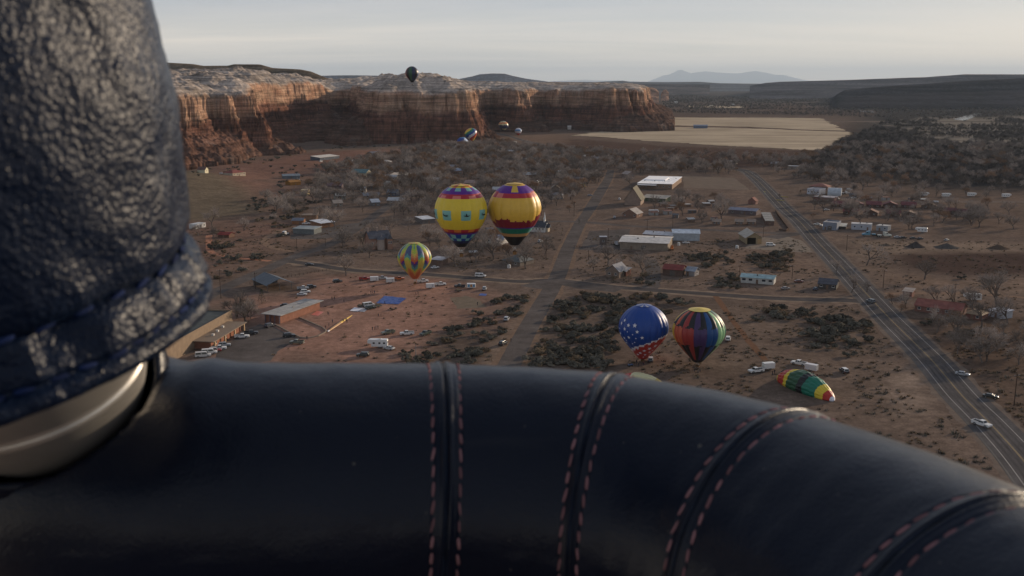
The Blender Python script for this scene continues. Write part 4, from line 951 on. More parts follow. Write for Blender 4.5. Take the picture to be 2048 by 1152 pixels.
for zpx, zn, zl in (([(1290, 412), (1340, 405), (1440, 408), (1455, 440), (1420, 448), (1300, 442)], 13, 'small outbuilding in the cluttered yards between the street and the highway'), ([(1640, 395), (1700, 392), (1880, 405), (1880, 412), (1700, 405)], 7, 'small outbuilding at the back of the motel'), ([(880, 470), (960, 455), (1000, 470), (960, 520), (900, 515)], 4, 'small outbuilding below the yellow goose balloon')):
    zp = gpoly(zpx); got = 0; xs_ = [p[0] for p in zp]; ys2 = [p[1] for p in zp]
    for _ in range(600):
        if got >= zn: break
        x, y = rng.uniform(min(xs_), max(xs_)), rng.uniform(min(ys2), max(ys2))
        if not inside(np.array(x), np.array(y), zp) or any((x - a) ** 2 + (y - b) ** 2 < (r_ + 4) ** 2 for a, b, r_ in KEEP): continue
        a_ = rng.uniform(-.4, .4); w_ = rng.uniform(1.6, 3.2); d_ = Vector((math.cos(a_), math.sin(a_), 0)) * w_
        bld('outbuilding', zl, 'shed', PX((x - d_.x, y - d_.y)), PX((x + d_.x, y + d_.y)), rng.uniform(3, 5), rng.uniform(2.0, 2.6), [('gable', 'x', .9), ('shed', 'x', .5), ('flat', 'x', 0)][got % 3], [(.16, .11, .085), (.30, .29, .28), (.13, .12, .12), (.22, .13, .09)][got % 4], [(.20, .19, .19), (.42, .41, .40), (.19, .10, .08), (.12, .12, .13)][(got + 1) % 4], (0, 0), .5, group='small outbuildings', over=.2)
        got += 1
bld('white_roofed_store', 'low store with bright white front roof left of the yellow goose balloon', 'store', (846, 448), (870, 446), 12, 3.2, ('shed', 'x', .8), (.14, .12, .11), (.44, .46, .50), (1, 0), .5)
bld('tin_roofed_outbuilding', 'small outbuilding with pale tin roof beside the pastel balloon', 'shed', (862, 529), (884, 531), 7, 2.9, ('shed', 'x', .7), (.155, .105, .085), (.34, .35, .39), (1, 0), .6)
bld('domed_house', 'low house with grey-green hipped roof under the maroon-banded balloon', 'house', (1004, 528), (1040, 533), 13, 2.3, ('hip', 'x', 3.2), (.165, .135, .115), (.115, .118, .115), (2, 0), .5)
# far lodge of long red-roofed wings below the bluff
for k, (a, b, lab) in enumerate([((846, 281.5), (886, 282.5), 'left wing of the long red-roofed lodge under the bluff'), ((862, 287), (900, 285.5), 'near wing of the long red-roofed lodge under the bluff'), ((897, 283.5), (921, 283), 'right wing of the long red-roofed lodge under the bluff')]):
    bld('lodge', lab, 'lodge', a, b, 16, 4.0, ('gable', 'x', 2.4), (.20, .10, .08), (.25, .115, .098), (6, 0), .5, group='wings of the red-roofed lodge')
bld('field_barn', 'blue-grey metal barn standing alone in the pale field', 'barn', (1387, 256.6), (1415, 256.8), 18, 5.5, ('gable', 'x', 2.2), (.14, .17, .23), (.22, .25, .31), (0, 0), None)
for i, (u, v, c) in enumerate(((1306, 203, WHITE), (1352, 206.5, WHITE), (1423, 214, CREAM), (1466, 211.5, WHITE), (1139, 259, WHITE), (1030, 293, CREAM))):
    bld('farm_building', ['white speck of a farm shed left in the far plain', 'white farm shed in the middle of the far plain', 'cream farm shed at the far pale field', 'white farm house right of the far pale field', 'white shed at the left tip of the pale field', 'cream cottage by the old road below the bluff'][i], 'farm building', (u - 3.5, v), (u + 3.5, v), 14, 6, ('gable', 'x', 2), c, c, (0, 0))
# roadside stall tower
st_, sw = bld('kiosk', 'small raised kiosk with blue-white roof beside the street', 'kiosk', (1200, 490), (1213, 490), 3.5, 5.0, ('flat', 'x', 0), (.13, .10, .09), (.34, .36, .42), (1, 0), None, over=.3)
# ================================================================== VEHICLES
def bevmesh(name, mb, mats, w=.05):
    me = mb.mesh(name, mats)
    bm = bmesh.new(); bm.from_mesh(me)
    bmesh.ops.recalc_face_normals(bm, faces=bm.faces)
    bmesh.ops.bevel(bm, geom=[e for e in bm.edges if e.calc_face_angle(0) > .5], offset=w, segments=2, affect='EDGES', profile=.6)
    bm.to_mesh(me); bm.free()
    return me
def wheel_mesh(r, w):
    t = MB(); t.tube((0, -w/2, 0), (0, w/2, 0), r, r, 14)
    h = MB(); h.tube((0, -w/2 - .01, 0), (0, w/2 + .01, 0), r * .58, r * .58, 10)
    return t.mesh('tyre', RUBBER), h.mesh('rim', STEEL)
def tapered(V0, V1): pass
CARPAINT = paint((.5, .5, .5), .3, spec=.5, var=.04)
VEH = {}
def make_vehicle(kind):
    """parts: list of (name, mesh, loc, paint slot?)"""
    P = []
    def cabin(mb, x0, x1, x2, x3, z0, z1, w0, w1):
        V = [(x0, -w0, z0), (x3, -w0, z0), (x3, w0, z0), (x0, w0, z0), (x1, -w1, z1), (x2, -w1, z1), (x2, w1, z1), (x1, w1, z1)]
        mb.add(V, [(0, 3, 2, 1), (4, 5, 6, 7), (0, 1, 5, 4), (1, 2, 6, 5), (2, 3, 7, 6), (3, 0, 4, 7)])
        return [Vector(v) for v in V]
    def glass(name, a, b, c, d, inset=(.07, .07, .10, .12), off=.02):
        # quad a,b (bottom) c,d (top); inset fractions left,right,bottom,top
        l, r, bo, to = inset
        def pt(u, v): return (a * (1 - u) + b * u) * (1 - v) + (d * (1 - u) + c * u) * v
        q = [pt(l, bo), pt(1 - r, bo), pt(1 - r, 1 - to), pt(l, 1 - to)]
        n = (q[1] - q[0]).cross(q[3] - q[0]).normalized()
        mb = MB(); V = [p + n * off for p in q] + [p - n * .02 for p in q]
        mb.add(V, [(0, 1, 2, 3), (7, 6, 5, 4), (0, 4, 5, 1), (1, 5, 6, 2), (2, 6, 7, 3), (3, 7, 4, 0)])
        P.append((name, mb.mesh(name, GLASS), None))
    def cab_glass(V, split=None):
        glass('windshield', V[1], V[2], V[6], V[5])
        glass('rear_window', V[3], V[0], V[4], V[7])
        for s in (0, 1):
            a, b, c, d = (V[0], V[1], V[5], V[4]) if s == 0 else (V[2], V[3], V[7], V[6])
            m1, m2 = (a + b) / 2, (c + d) / 2
            if s == 0:
                glass('side_window', a, m1, m2, d, (.10, .05, .1, .12)); glass('side_window', m1, b, c, m2, (.05, .14, .1, .12))
            else:
                glass('side_window', a, m1, m2, d, (.14, .05, .1, .12)); glass('side_window', m1, b, c, m2, (.05, .10, .1, .12))
    b = MB()
    if kind in ('sedan', 'suv', 'van', 'pickup'):
        Lg, w, hb, clr = {'sedan': (4.7, .9, .95, .25), 'suv': (4.8, .96, 1.1, .3), 'van': (5.8, 1.0, 1.15, .3), 'pickup': (5.7, 1.0, 1.1, .38)}[kind]
        x0, x1 = -Lg/2, Lg/2
        wr = {'sedan': .33, 'suv': .38, 'van': .37, 'pickup': .42}[kind]
        ax = Lg * .30
        # lower body, wheel arches cut into the profile
        def arch(cx, z):
            return [(cx - wr * 1.2, z), (cx - wr * .8, z + wr * .8), (cx, z + wr * 1.1), (cx + wr * .8, z + wr * .8), (cx + wr * 1.2, z)]
        prof = [(x0, clr + .1)] + arch(-ax, clr) + arch(ax, clr) + [(x1 - .03, clr + .05), (x1, hb * .72), (x1 - .12, hb * .86), (x1 * .42, hb), (x0 + .05, hb), (x0, hb * .8)]
        if kind == 'pickup':
            prof = [(x0, clr + .1)] + arch(-ax, clr) + arch(ax, clr) + [(x1 - .03, clr + .05), (x1, hb * .86), (x1 - .1, hb * 1.0), (x1 * .40, hb * 1.08), (-.55, hb * 1.08), (-.55, hb * 1.0), (x0, hb)]
        b.prism(prof, -w, w)
        bw = bevmesh('body', b, CARPAINT, .06)
        P.append(('body', bw, 'paint'))
        c = MB()
        if kind == 'sedan': V = cabin(c, x0 + .55, x0 + 1.2, .45, 1.15, hb - .02, 1.43, w * .93, w * .70)
        elif kind == 'suv': V = cabin(c, x0 + .08, x0 + .45, .55, 1.1, hb - .02, 1.78, w * .95, w * .78)
        elif kind == 'van': V = cabin(c, x0 + .05, x0 + .2, 1.3, 2.0, hb - .02, 2.05, w * .97, w * .84)
        else: V = cabin(c, -.62, -.45, .75, 1.3, hb + .06, 1.88, w * .95, w * .77)
        P.append(('cabin', bevmesh('cabin', c, CARPAINT, .06), 'paint'))
        cab_glass(V)
        if kind == 'pickup':
            d = MB(); d.box(x0 + .12, -.68, -w + .14, w - .14, hb + .004, hb + .02); P.append(('bed_floor', d.mesh('bed_floor', RUBBER), None))
            for s in (-1, 1):
                d = MB(); d.box(x0 + .04, -.66, s * (w - .06) - .055, s * (w - .06) + .055, hb - .01, hb + .3); P.append(('bed_side', d.mesh('bed_side', CARPAINT), 'paint'))
            d = MB(); d.box(x0 - .005, x0 + .1, -w + .13, w - .13, hb - .12, hb + .29); P.append(('tailgate', d.mesh('tailgate', CARPAINT), 'paint'))
        for s in (-1, 1):
            d = MB(); d.box(x1 - .16, x1 + .005, s * w * .72 - .17, s * w * .72 + .17, hb * .66, hb * .80); P.append(('headlight', d.mesh('headlight', LAMPGLASS), None))
            d = MB(); d.box(x0 - .012, x0 + .06, s * w * .8 - .1, s * w * .8 + .1, hb * .62, hb * .88); P.append(('tail_light', d.mesh('tail_light', REDLAMP), None))
        d = MB(); d.box(x1 - .05, x1 + .07, -w * .92, w * .92, clr + .06, clr + .26); P.append(('bumper', d.mesh('bumper', STEEL if kind == 'pickup' else RUBBER), None))
        d = MB(); d.box(x0 - .07, x0 + .05, -w * .92, w * .92, clr + .06, clr + .26); P.append(('bumper', d.mesh('bumper', STEEL if kind == 'pickup' else RUBBER), None))
        ty, ri = wheel_mesh(wr, .24)
        for sx in (-ax, ax):
            for s in (-1, 1): P.append(('wheel', (ty, ri), (sx, s * (w - .1), wr)))
    elif kind == 'cargo_trailer':
        b.box(-2.2, 2.0, -1.05, 1.05, .5, 2.55); P.append(('body', bevmesh('body', b, CARPAINT, .08), 'paint'))
        d = MB(); d.box(-2.23, -2.2, -.95, .95, .6, 2.42); P.append(('rear_door', d.mesh('rear_door', paint((.36, .36, .37), .5)), None))
        d = MB(); d.tube((2.0, -.6, .52), (3.3, 0, .52), .05, .05, 6); d.tube((2.0, .6, .52), (3.3, 0, .52), .05, .05, 6); P.append(('tow_bar', d.mesh('tow_bar', STEEL), None))
        d = MB(); d.box(.6, 1.3, -1.075, -1.05, .6, 2.2); P.append(('side_door', d.mesh('side_door', paint((.40, .40, .41), .5)), None))
        ty, ri = wheel_mesh(.34, .22)
        for sx in (-.5, .3):
            for s in (-1, 1): P.append(('wheel', (ty, ri), (sx, s * 1.0, .34)))
    elif kind == 'utility_trailer':
        b.box(-1.6, 1.4, -.9, .9, .5, .62)
        for s in (-.9, .84): b.box(-1.6, 1.4, s, s + .06, .62, 1.0)
        P.append(('bed', b.mesh('bed', CARPAINT), 'paint'))
        d = MB(); d.tube((1.4, 0, .52), (2.6, 0, .52), .05, .05, 6); P.append(('tow_bar', d.mesh('tow_bar', STEEL), None))
        d = MB(); d.box(-1.2, .2, -.7, .7, .63, 1.5); d.box(.3, 1.2, -.6, .6, .63, 1.25); P.append(('load', bevmesh('load', d, paint((.20, .15, .10), .9, var=.3), .1), None))
        ty, ri = wheel_mesh(.32, .2)
        for s in (-1, 1): P.append(('wheel', (ty, ri), (-.2, s * .98, .32)))
    elif kind == 'camper':
        b.prism([(-3.6, .55), (2.6, .55), (2.6, 1.7), (4.1, 1.9), (4.0, 3.0), (3.2, 3.35), (-3.5, 3.3), (-3.7, 2.9)], -1.2, 1.2)
        P.append(('body', bevmesh('body', b, CARPAINT, .12), 'paint'))
        for x in (-2.4, -.6, 1.6):
            for s in (-1, 1):
                d = MB(); d.box(x - .4, x + .4, s * 1.215 - .012, s * 1.215 + .012, 1.7, 2.3); P.append(('side_window', d.mesh('side_window', GLASS), None))
        d = MB(); d.box(.3, .95, -1.225, -1.20, .8, 2.6); P.append(('door', d.mesh('door', paint((.42, .41, .40), .5)), None))
        d = MB(); d.box(-3.72, -3.66, -.7, .7, 1.9, 2.5); P.append(('rear_window', d.mesh('rear_window', GLASS), None))
        d = MB(); d.box(-1.2, -.3, -.4, .4, 3.3, 3.6); P.append(('roof_unit', d.mesh('roof_unit', TRIM), None))
        ty, ri = wheel_mesh(.38, .24)
        for sx in (-1.3, -.45):
            for s in (-1, 1): P.append(('wheel', (ty, ri), (sx, s * 1.05, .38)))
    elif kind == 'semi':
        b.prism([(.2, .7), (5.2, .7), (5.25, 1.7), (3.4, 2.0), (2.9, 2.1), (2.6, 3.1), (.3, 3.5), (.2, 3.3)], -1.15, 1.15)
        P.append(('cab', bevmesh('cab', b, CARPAINT, .1), 'paint'))
        d = MB(); d.box(-4.5, .19, -.5, .5, .75, 1.05); P.append(('frame', d.mesh('frame', RUBBER), None))
        d = MB(); d.box(-3.6, -1.0, -.9, .9, 1.06, 1.5); P.append(('deck', d.mesh('deck', CARPAINT), 'paint'))
        d = MB(); V = [(2.92, -1.0, 2.12), (2.92, 1.0, 2.12), (2.66, 1.0, 2.98), (2.66, -1.0, 2.98)]; d.add([Vector(v) + Vector((.03, 0, .01)) for v in V], [(0, 1, 2, 3)]); P.append(('windshield', d.mesh('windshield', GLASS), None))
        for s in (-1, 1):
            d = MB(); d.box(1.7, 2.5, s * 1.165 - .012, s * 1.165 + .012, 2.15, 2.8); P.append(('side_window', d.mesh('side_window', GLASS), None))
            d = MB(); d.tube((.1, s * .95, .9), (.1, s * .95, 4.0), .09, .09, 8); P.append(('exhaust_stack', d.mesh('exhaust_stack', STEEL), None))
        ty, ri = wheel_mesh(.52, .3)
        for sx in (4.2, -2.2, -3.5):
            for s in (-1, 1): P.append(('wheel', (ty, ri), (sx, s * 1.0, .52)))
    elif kind == 'quad':
        b.prism([(-.95, .45), (.9, .45), (1.0, .7), (.5, .95), (.1, .8), (-.6, .9), (-1.0, .8)], -.4, .4); P.append(('body', bevmesh('body', b, CARPAINT, .08), 'paint'))
        d = MB(); d.tube((.45, -.45, 1.15), (.45, .45, 1.15), .03, .03, 6); d.tube((.5, 0, .85), (.45, 0, 1.15), .04, .04, 6); P.append(('handlebar', d.mesh('handlebar', RUBBER), None))
        d = MB(); d.box(-.6, .1, -.18, .18, .9, 1.0); P.append(('saddle', d.mesh('saddle', RUBBER), None))
        ty, ri = wheel_mesh(.32, .26)
        for sx in (-.65, .68):
            for s in (-1, 1): P.append(('wheel', (ty, ri), (sx, s * .5, .32)))
    return P
def vehicle(kind, u, v, hd, col, label, cat=None, group=None, cab=None, pos=None, s=1.0):
    if kind not in VEH: VEH[kind] = make_vehicle(kind)
    p = G(u, v) if pos is None else Vector(pos)
    nm = {'sedan': 'parked_car', 'suv': 'parked_suv', 'van': 'passenger_van', 'pickup': 'pickup_truck', 'cargo_trailer': 'cargo_trailer', 'utility_trailer': 'utility_trailer', 'camper': 'camper_trailer', 'semi': 'semi_truck', 'quad': 'quad_bike'}[kind]
    ct = cat or {'sedan': 'car', 'suv': 'car', 'van': 'van', 'pickup': 'pickup truck', 'cargo_trailer': 'trailer', 'utility_trailer': 'trailer', 'camper': 'camper', 'semi': 'truck', 'quad': 'quad bike'}[kind]
    z = .05 + float(hill(np.array(p.x), np.array(p.y)))
    t = thing(nm, label, ct, (p.x, p.y, z), R(hd), group)
    t.scale = (s, s, s)
    KEEP.append((p.x, p.y, 4.5))
    pm = paint(col, .3, spec=.5, var=.05)
    for name, me, fl in VEH[kind]:
        if name == 'wheel':
            o = obj('wheel', me[0], t, fl); obj('rim', me[1], o)
        else:
            o = obj(name, me, t)
            if fl == 'paint': setmat(o, 0, paint(cab, .3, spec=.5, var=.05) if (cab and name == 'cabin') else pm)
    return t
VW = (.60, .59, .58); VS = (.32, .33, .35); VD = (.03, .032, .036); VR = (.30, .03, .025); VO = (.42, .11, .03); VG = (.05, .065, .05); VOL = (.17, .17, .12); VB = (.06, .10, .20)
gf = 'crew vehicles on the red balloon field'
# red field, back row
vehicle('suv', 675, 565, 30, VD, 'dark SUV with glinting windshield at the left end of the back row', group=gf)
vehicle('pickup', 729, 560, 18, VR, 'red pickup in the back row of the red field', group=gf)
vehicle('cargo_trailer', 749, 563, 12, VW, 'white cargo trailer between the red pickup and a grey pickup', group=gf)
vehicle('pickup', 764, 559, 14, VS, 'grey pickup hitched to the left white trailer in the back row', group=gf)
vehicle('cargo_trailer', 781, 566, 12, VW, 'white cargo trailer hitched to the orange pickup', group=gf)
vehicle('pickup', 798, 560, 14, VO, 'orange pickup with white hood just left of the pastel balloon', group=gf, cab=VO)
vehicle('pickup', 846, 565, 25, VW, 'white pickup standing behind the pastel balloon basket', group=gf)
vehicle('cargo_trailer', 861, 577, 12, VW, 'white cargo trailer right of the pastel balloon basket', group=gf)
vehicle('pickup', 881, 571, 18, VW, 'white pickup hitched to the trailer right of the pastel balloon', group=gf)
vehicle('pickup', 920, 575, 170, VD, 'dark pickup hitched to the blue-panelled trailer', group=gf)
tr = vehicle('cargo_trailer', 942, 577, 178, VW, 'white trailer with blue and orange side panels', group=gf)
for x, c in ((-1.5, (.09, .22, .36)), (-.2, (.40, .17, .04)), (1.0, (.09, .25, .38))):
    q = MB(); q.box(x - .5, x + .5, 1.07, 1.085, .9, 2.2); obj('side_panel', q.mesh('side_panel', paint(c, .5)), tr)
vehicle('suv', 969, 580, 85, VS, 'silver SUV at the right end of the back row, seen from behind', group=gf)
vehicle('van', 961, 554, -8, VW, 'white passenger van on the street behind the red field')
vehicle('utility_trailer', 917, 584, 30, (.10, .08, .07), 'low loaded trailer in front of the dark pickup', group=gf)
# left cluster
gl = 'cars by the slate blue shelter'
vehicle('suv', 623, 576, 20, VD, 'dark SUV at the back of the cluster by the slate blue shelter', group=gl)
vehicle('pickup', 606, 579, 18, VS, 'grey pickup with pale cap in the middle of the shelter cluster', group=gl, cab=VW)
vehicle('suv', 611, 586, 15, VW, 'white SUV right of the silver car in the shelter cluster', group=gl)
vehicle('sedan', 604, 591, 5, (.45, .46, .48), 'silver-white car nearest the viewer in the shelter cluster', group=gl)
vehicle('sedan', 619, 531, 0, VD, 'black car on the dirt beside the diagonal street')
vehicle('sedan', 571, 613, 10, VD, 'black car parked behind the flat-roofed pavilion')
vehicle('suv', 539, 654, 60, (.05, .055, .07), 'dark SUV with pale hood at the left end of the pavilion')
vehicle('suv', 578, 674, 20, VD, 'black SUV on the car park by the low kerb wall')
vehicle('pickup', 594, 688, 172, (.12, .125, .10), 'olive grey pickup with pale roof, nearest car on the car park')
gh = 'cars parked before the brick porch'
vehicle('pickup', 484, 676, 10, VW, 'white pickup right of the brick porch', group=gh)
vehicle('pickup', 502, 669, 14, VD, 'dark pickup with pale tailgate glint behind the white one', group=gh)
vehicle('suv', 449, 693, 18, VS, 'silver-roofed dark SUV nearest the porch columns', group=gh)
vehicle('pickup', 438, 700, 18, VW, 'white pickup between the silver SUV and the red SUV', group=gh)
vehicle('suv', 430, 704, 18, (.22, .03, .03), 'dark red SUV with pale roof in the row before the porch', group=gh, cab=(.5, .45, .43))
vehicle('van', 419, 708, 18, VW, 'white van beside the dark red SUV', group=gh)
vehicle('van', 406, 714, 18, (.48, .47, .46), 'pale van at the near end of the row before the porch', group=gh)
# red field, middle
vehicle('van', 737, 613, 35, VW, 'white van beside the spread pale tarps in the middle of the red field', group=gf)
vehicle('utility_trailer', 722, 615, 20, VD, 'dark open trailer behind the white van', group=gf)
vehicle('suv', 741, 618, 40, VG, 'dark green jeep right below the white van', group=gf)
vehicle('utility_trailer', 757, 614, 25, (.20, .21, .16), 'olive grey open trailer at the edge of the blue tarp', group=gf)
vehicle('pickup', 776, 668, 215, VOL, 'tan pickup carrying a loaded bed in the near row', group=gf)
vehicle('pickup', 814, 670, 190, VW, 'white pickup alone in the near row of the red field', group=gf)
vehicle('pickup', 851, 670, 235, VG, 'dark green pickup with people in its bed', group=gf)
vehicle('camper', 757, 695, 178, VW, 'white fifth-wheel camper at the near edge of the red field')
vehicle('sedan', 778, 699, 150, (.42, .42, .42), 'pale car parked against the white fifth-wheel camper')
vehicle('suv', 726, 713, 175, (.05, .05, .045), 'dark jeep under a bare bush at the near edge of the red field')
vehicle('suv', 1013, 641, 80, VS, 'silver SUV on the verge beside the street')
vehicle('suv', 1006, 690, 65, VD, 'black SUV with glinting rear window on the street verge')
# balloons on the right
vehicle('suv', 1456, 681, 75, VW, 'white SUV just behind the rainbow balloon')
vehicle('suv', 1301, 723, 80, (.04, .045, .05), 'black SUV with pale roof beside the stars balloon basket', cab=(.30, .31, .31))
vehicle('quad', 1261, 733, 30, VB, 'blue quad bike left of the stars balloon basket')
gk = 'crew vehicles around the balloon lying on the ground'
vehicle('pickup', 1512, 745, 200, VW, 'white pickup left of the balloon lying on the ground', group=gk)
vehicle('cargo_trailer', 1536, 739, 195, VW, 'white cargo trailer hitched to the left pickup', group=gk)
vehicle('pickup', 1598, 730, 140, VW, 'white pickup behind the middle of the balloon lying on the ground', group=gk)
vehicle('cargo_trailer', 1622, 742, 140, (.56, .54, .54), 'white cargo trailer with open dark back hitched to the right pickup', group=gk)
vehicle('suv', 1688, 745, 95, VD, 'black off-road car with white roof right of the lying balloon', cab=VW)
# highway and its sides
vehicle('suv', 1741, 605, 118, (.14, .15, .16), 'grey SUV driving on the highway at the junction')
vehicle('sedan', 1925, 751, -35, VS, 'silver sedan pulled over on the right verge of the highway')
vehicle('sedan', 1981, 796, -30, (.035, .035, .03), 'dark car with glinting window parked right of the highway')
vehicle('pickup', 1963, 852, -58, VW, 'white pickup driving down the highway, nearest vehicle on the road')
# town
vehicle('van', 1541, 492, -8, VW, 'white van with a dark front window on the pale yard')
vehicle('semi', 1233, 491, 90, (.52, .52, .55), 'white truck with blue stripe parked left of the long tan building', s=.8)
vehicle('semi', 1344, 500, 80, (.50, .16, .04), 'orange and white truck at the right end of the long tan building', s=.8)
vehicle('sedan', 1372, 487, 5, VW, 'white car on the dirt before the pale blue metal shed')
vehicle('semi', 1740, 472, 178, (.10, .24, .34), 'bright blue truck cab in the scrap row beside the highway')
vehicle('semi', 1766, 474, 0, (.50, .51, .45), 'white truck cab with a blue deck in the scrap row')
for i, (u, v, c, l) in enumerate(((1795, 476, VS, 'pale wreck nearest the truck cabs in the scrap row'), (1806, 477, VD, 'dark wreck in the middle of the scrap row'), (1826, 478, (.06, .07, .07), 'dark green wreck in the scrap row'), (1840, 479, VD, 'dark wreck near the end of the scrap row'), (1893, 482, (.35, .35, .33), 'pale car at the right end of the scrap row'))):
    vehicle('sedan', u, v, 10 * i, c, l, group='scrap cars beside the field')
vehicle('camper', 1843, 465, 150, VW, 'white camper trailer alone among the bare shrubs')
vehicle('camper', 1945, 601, 165, VW, 'white camper under the big bare tree')
gr_ = 'campers along the riverside campground'
for u, v, l in ((1848, 392, 'leftmost camper of the riverside campground'), (1892, 394, 'second camper from the left in the riverside campground'), (1943, 393, 'third camper from the left in the riverside campground'), (2012, 395, 'rightmost camper of the riverside campground')):
    vehicle('camper', u, v, rng.integers(-20, 20), VW, l, group=gr_)
vehicle('semi', 1690, 388, 0, VW, 'white box truck beside the quonset hut', s=.8)
vehicle('van', 1698, 381, 20, (.5, .46, .42), 'cream van behind the white box truck')
vehicle('sedan', 1676, 399, 60, VW, 'white car before the brick store')
vehicle('sedan', 1707, 397, 10, (.5, .5, .48), 'pale car right of the brick store')
vehicle('sedan', 1653, 421, 0, VW, 'white car at the entrance track of the motel')
vehicle('sedan', 1634, 450, 150, (.5, .49, .45), 'cream car at the highway junction by the workshop')
vehicle('sedan', 1643, 453, 60, VW, 'small white car against the wall of the workshop')
vehicle('semi', 571, 471, 250, VW, 'white box truck on the dirt loop left of the paved yard', s=.9)
vehicle('pickup', 612, 449, 10, VW, 'white pickup in the paved yard behind the sheds')
gc_ = 'cars parked in the town lot'
for k in range(7):
    vehicle(['suv', 'van', 'suv', 'sedan', 'pickup', 'suv', 'sedan'][k], 1070 + 5.2 * k, 366 - .9 * k, 70, [VD, VW, VS, VW, VD, VS, VD][k],
            ['black SUV at the left end of the town lot', 'white van second from left in the town lot', 'silver SUV third from left in the town lot', 'white car in the middle of the town lot', 'black pickup third from right in the town lot', 'silver SUV second from right in the town lot', 'black car at the right end of the town lot'][k], group=gc_)
vehicle('sedan', 1180, 392, 5, (.20, .22, .25), 'grey car parked at the hedge left of the street')
vehicle('suv', 1229, 437, 80, VS, 'pale SUV on the dirt left of the brown cottage')
vehicle('suv', 1239, 400, 80, VW, 'white SUV parked at the foot of the A-frame house')
vehicle('camper', 1307, 428, 0, VW, 'white camper with dark lower half right of the brown cottage')
vehicle('sedan', 1571, 579, 20, (.26, .23, .22), 'pale car on the dirt right of the mobile home'); vehicle('sedan', 1631, 580, 60, (.05, .07, .10), 'dark blue car beside the low dark ranch house')
vehicle('sedan', 1598, 565, 0, (.17, .07, .06), 'rusty red car on the dirt lot by the utility pole')
vehicle('sedan', 870, 537, 40, VW, 'white car half hidden behind the pastel balloon')
vehicle('suv', 1080, 485, 70, (.38, .40, .42), 'pale SUV on the dirt below the white church')
vehicle('sedan', 444, 359, 0, VW, 'glinting white car beside the red-roofed farmhouse')
vehicle('sedan', 595, 361, 0, VW, 'bright white car below the low blue-grey house')
vehicle('van', 642, 326, 60, VW, 'white van at the left end of the long white barn')
# ================================================================== BALLOONS
def fab(c, r=.45):
    return mat('balloon_fabric', c, r, spec=.35, var=.05, scale=.8)
FAB = {}
PAL = dict(yellow=(.60, .44, .035), gold=(.58, .36, .05), orange=(.52, .15, .025), red=(.33, .02, .035), scarlet=(.40, .03, .02), maroon=(.17, .010, .022), salmon=(.52, .15, .12), purple=(.085, .014, .20), blue=(.009, .048, .235), navy=(.012, .016, .06), teal=(.16, .36, .34), green=(.01, .14, .09), dgreen=(.02, .075, .035), lgreen=(.28, .50, .25), tan=(.42, .23, .09), black=(.011, .010, .012), white=(.62, .61, .66), sky=(.10, .22, .40), pteal=(.09, .26, .24), pyel=(.50, .38, .07), porange=(.52, .20, .06), pred=(.45, .10, .035), pnavy=(.06, .085, .18), cream=(.55, .50, .28), lime=(.33, .42, .05), mesh=(.56, .42, .08), grey=(.30, .30, .33), dpurple=(.050, .026, .095), dblue=(.010, .058, .185), brick=(.27, .030, .026), coral=(.42, .085, .040))
def fm(k):
    if k not in FAB: FAB[k] = fab(PAL[k])
    return FAB[k]
BR = [(0.0, 0.0), (.02, .26), (.06, .50), (.12, .69), (.20, .845), (.29, .95), (.37, .995), (.43, 1.0), (.50, .975), (.58, .905), (.66, .80), (.75, .655), (.84, .49), (.92, .335), (1.0, .185)]
def br(t): return np.interp(t, [b[0] for b in BR_S], [b[1] for b in BR_S])
def _smooth():
    t = np.linspace(0, 1, 200)
    r = np.interp(t, [b[0] for b in BR], [b[1] for b in BR])
    for _ in range(6):
        r[1:-1] = (r[:-2] + r[1:-1] * 2 + r[2:]) / 4
    return list(zip(t, r))
BR_S = _smooth()
WICKER = mat('wicker', (.20, .11, .05), .9, var=.25, scale=6, bump=.8, bscale=25)
def basket(par, z, w=1.3, h=1.15, d=1.1):
    """wicker basket whose floor stands at height z"""
    b = MB(); t = .07
    b.box(-w/2, w/2, -d/2, d/2, z, z + .08)
    for a in ((-w/2, w/2, -d/2, -d/2 + t), (-w/2, w/2, d/2 - t, d/2), (-w/2, -w/2 + t, -d/2 + t, d/2 - t), (w/2 - t, w/2, -d/2 + t, d/2 - t)):
        b.box(*a, z + .08, z + h)
    o = obj('basket', b.mesh('basket', WICKER), par)
    r = MB()
    for p, q in (((-w/2, -d/2), (w/2, -d/2)), ((w/2, -d/2), (w/2, d/2)), ((w/2, d/2), (-w/2, d/2)), ((-w/2, d/2), (-w/2, -d/2))):
        r.tube((*p, z + h), (*q, z + h), .07, .07, 6)
    obj('rim', r.mesh('rim', RUBBER), o)
    f = MB()
    for sx in (-1, 1):
        for sy in (-1, 1): f.tube((sx * w * .45, sy * d * .45, z + h), (sx * w * .3, sy * d * .3, z + 2.1), .035, .035, 5)
    for sx in (-1, 1): f.tube((sx * w * .3, -d * .3, z + 2.1), (sx * w * .3, d * .3, z + 2.1), .035, .035, 5)
    for sy in (-1, 1): f.tube((-w * .3, sy * d * .3, z + 2.1), (w * .3, sy * d * .3, z + 2.1), .035, .035, 5)
    obj('burner_frame', f.mesh('burner_frame', STEEL), par)
    u = MB(); u.tube((0, 0, z + 1.9), (0, 0, z + 2.45), .22, .16, 10); obj('burner', u.mesh('burner', STEEL), par)
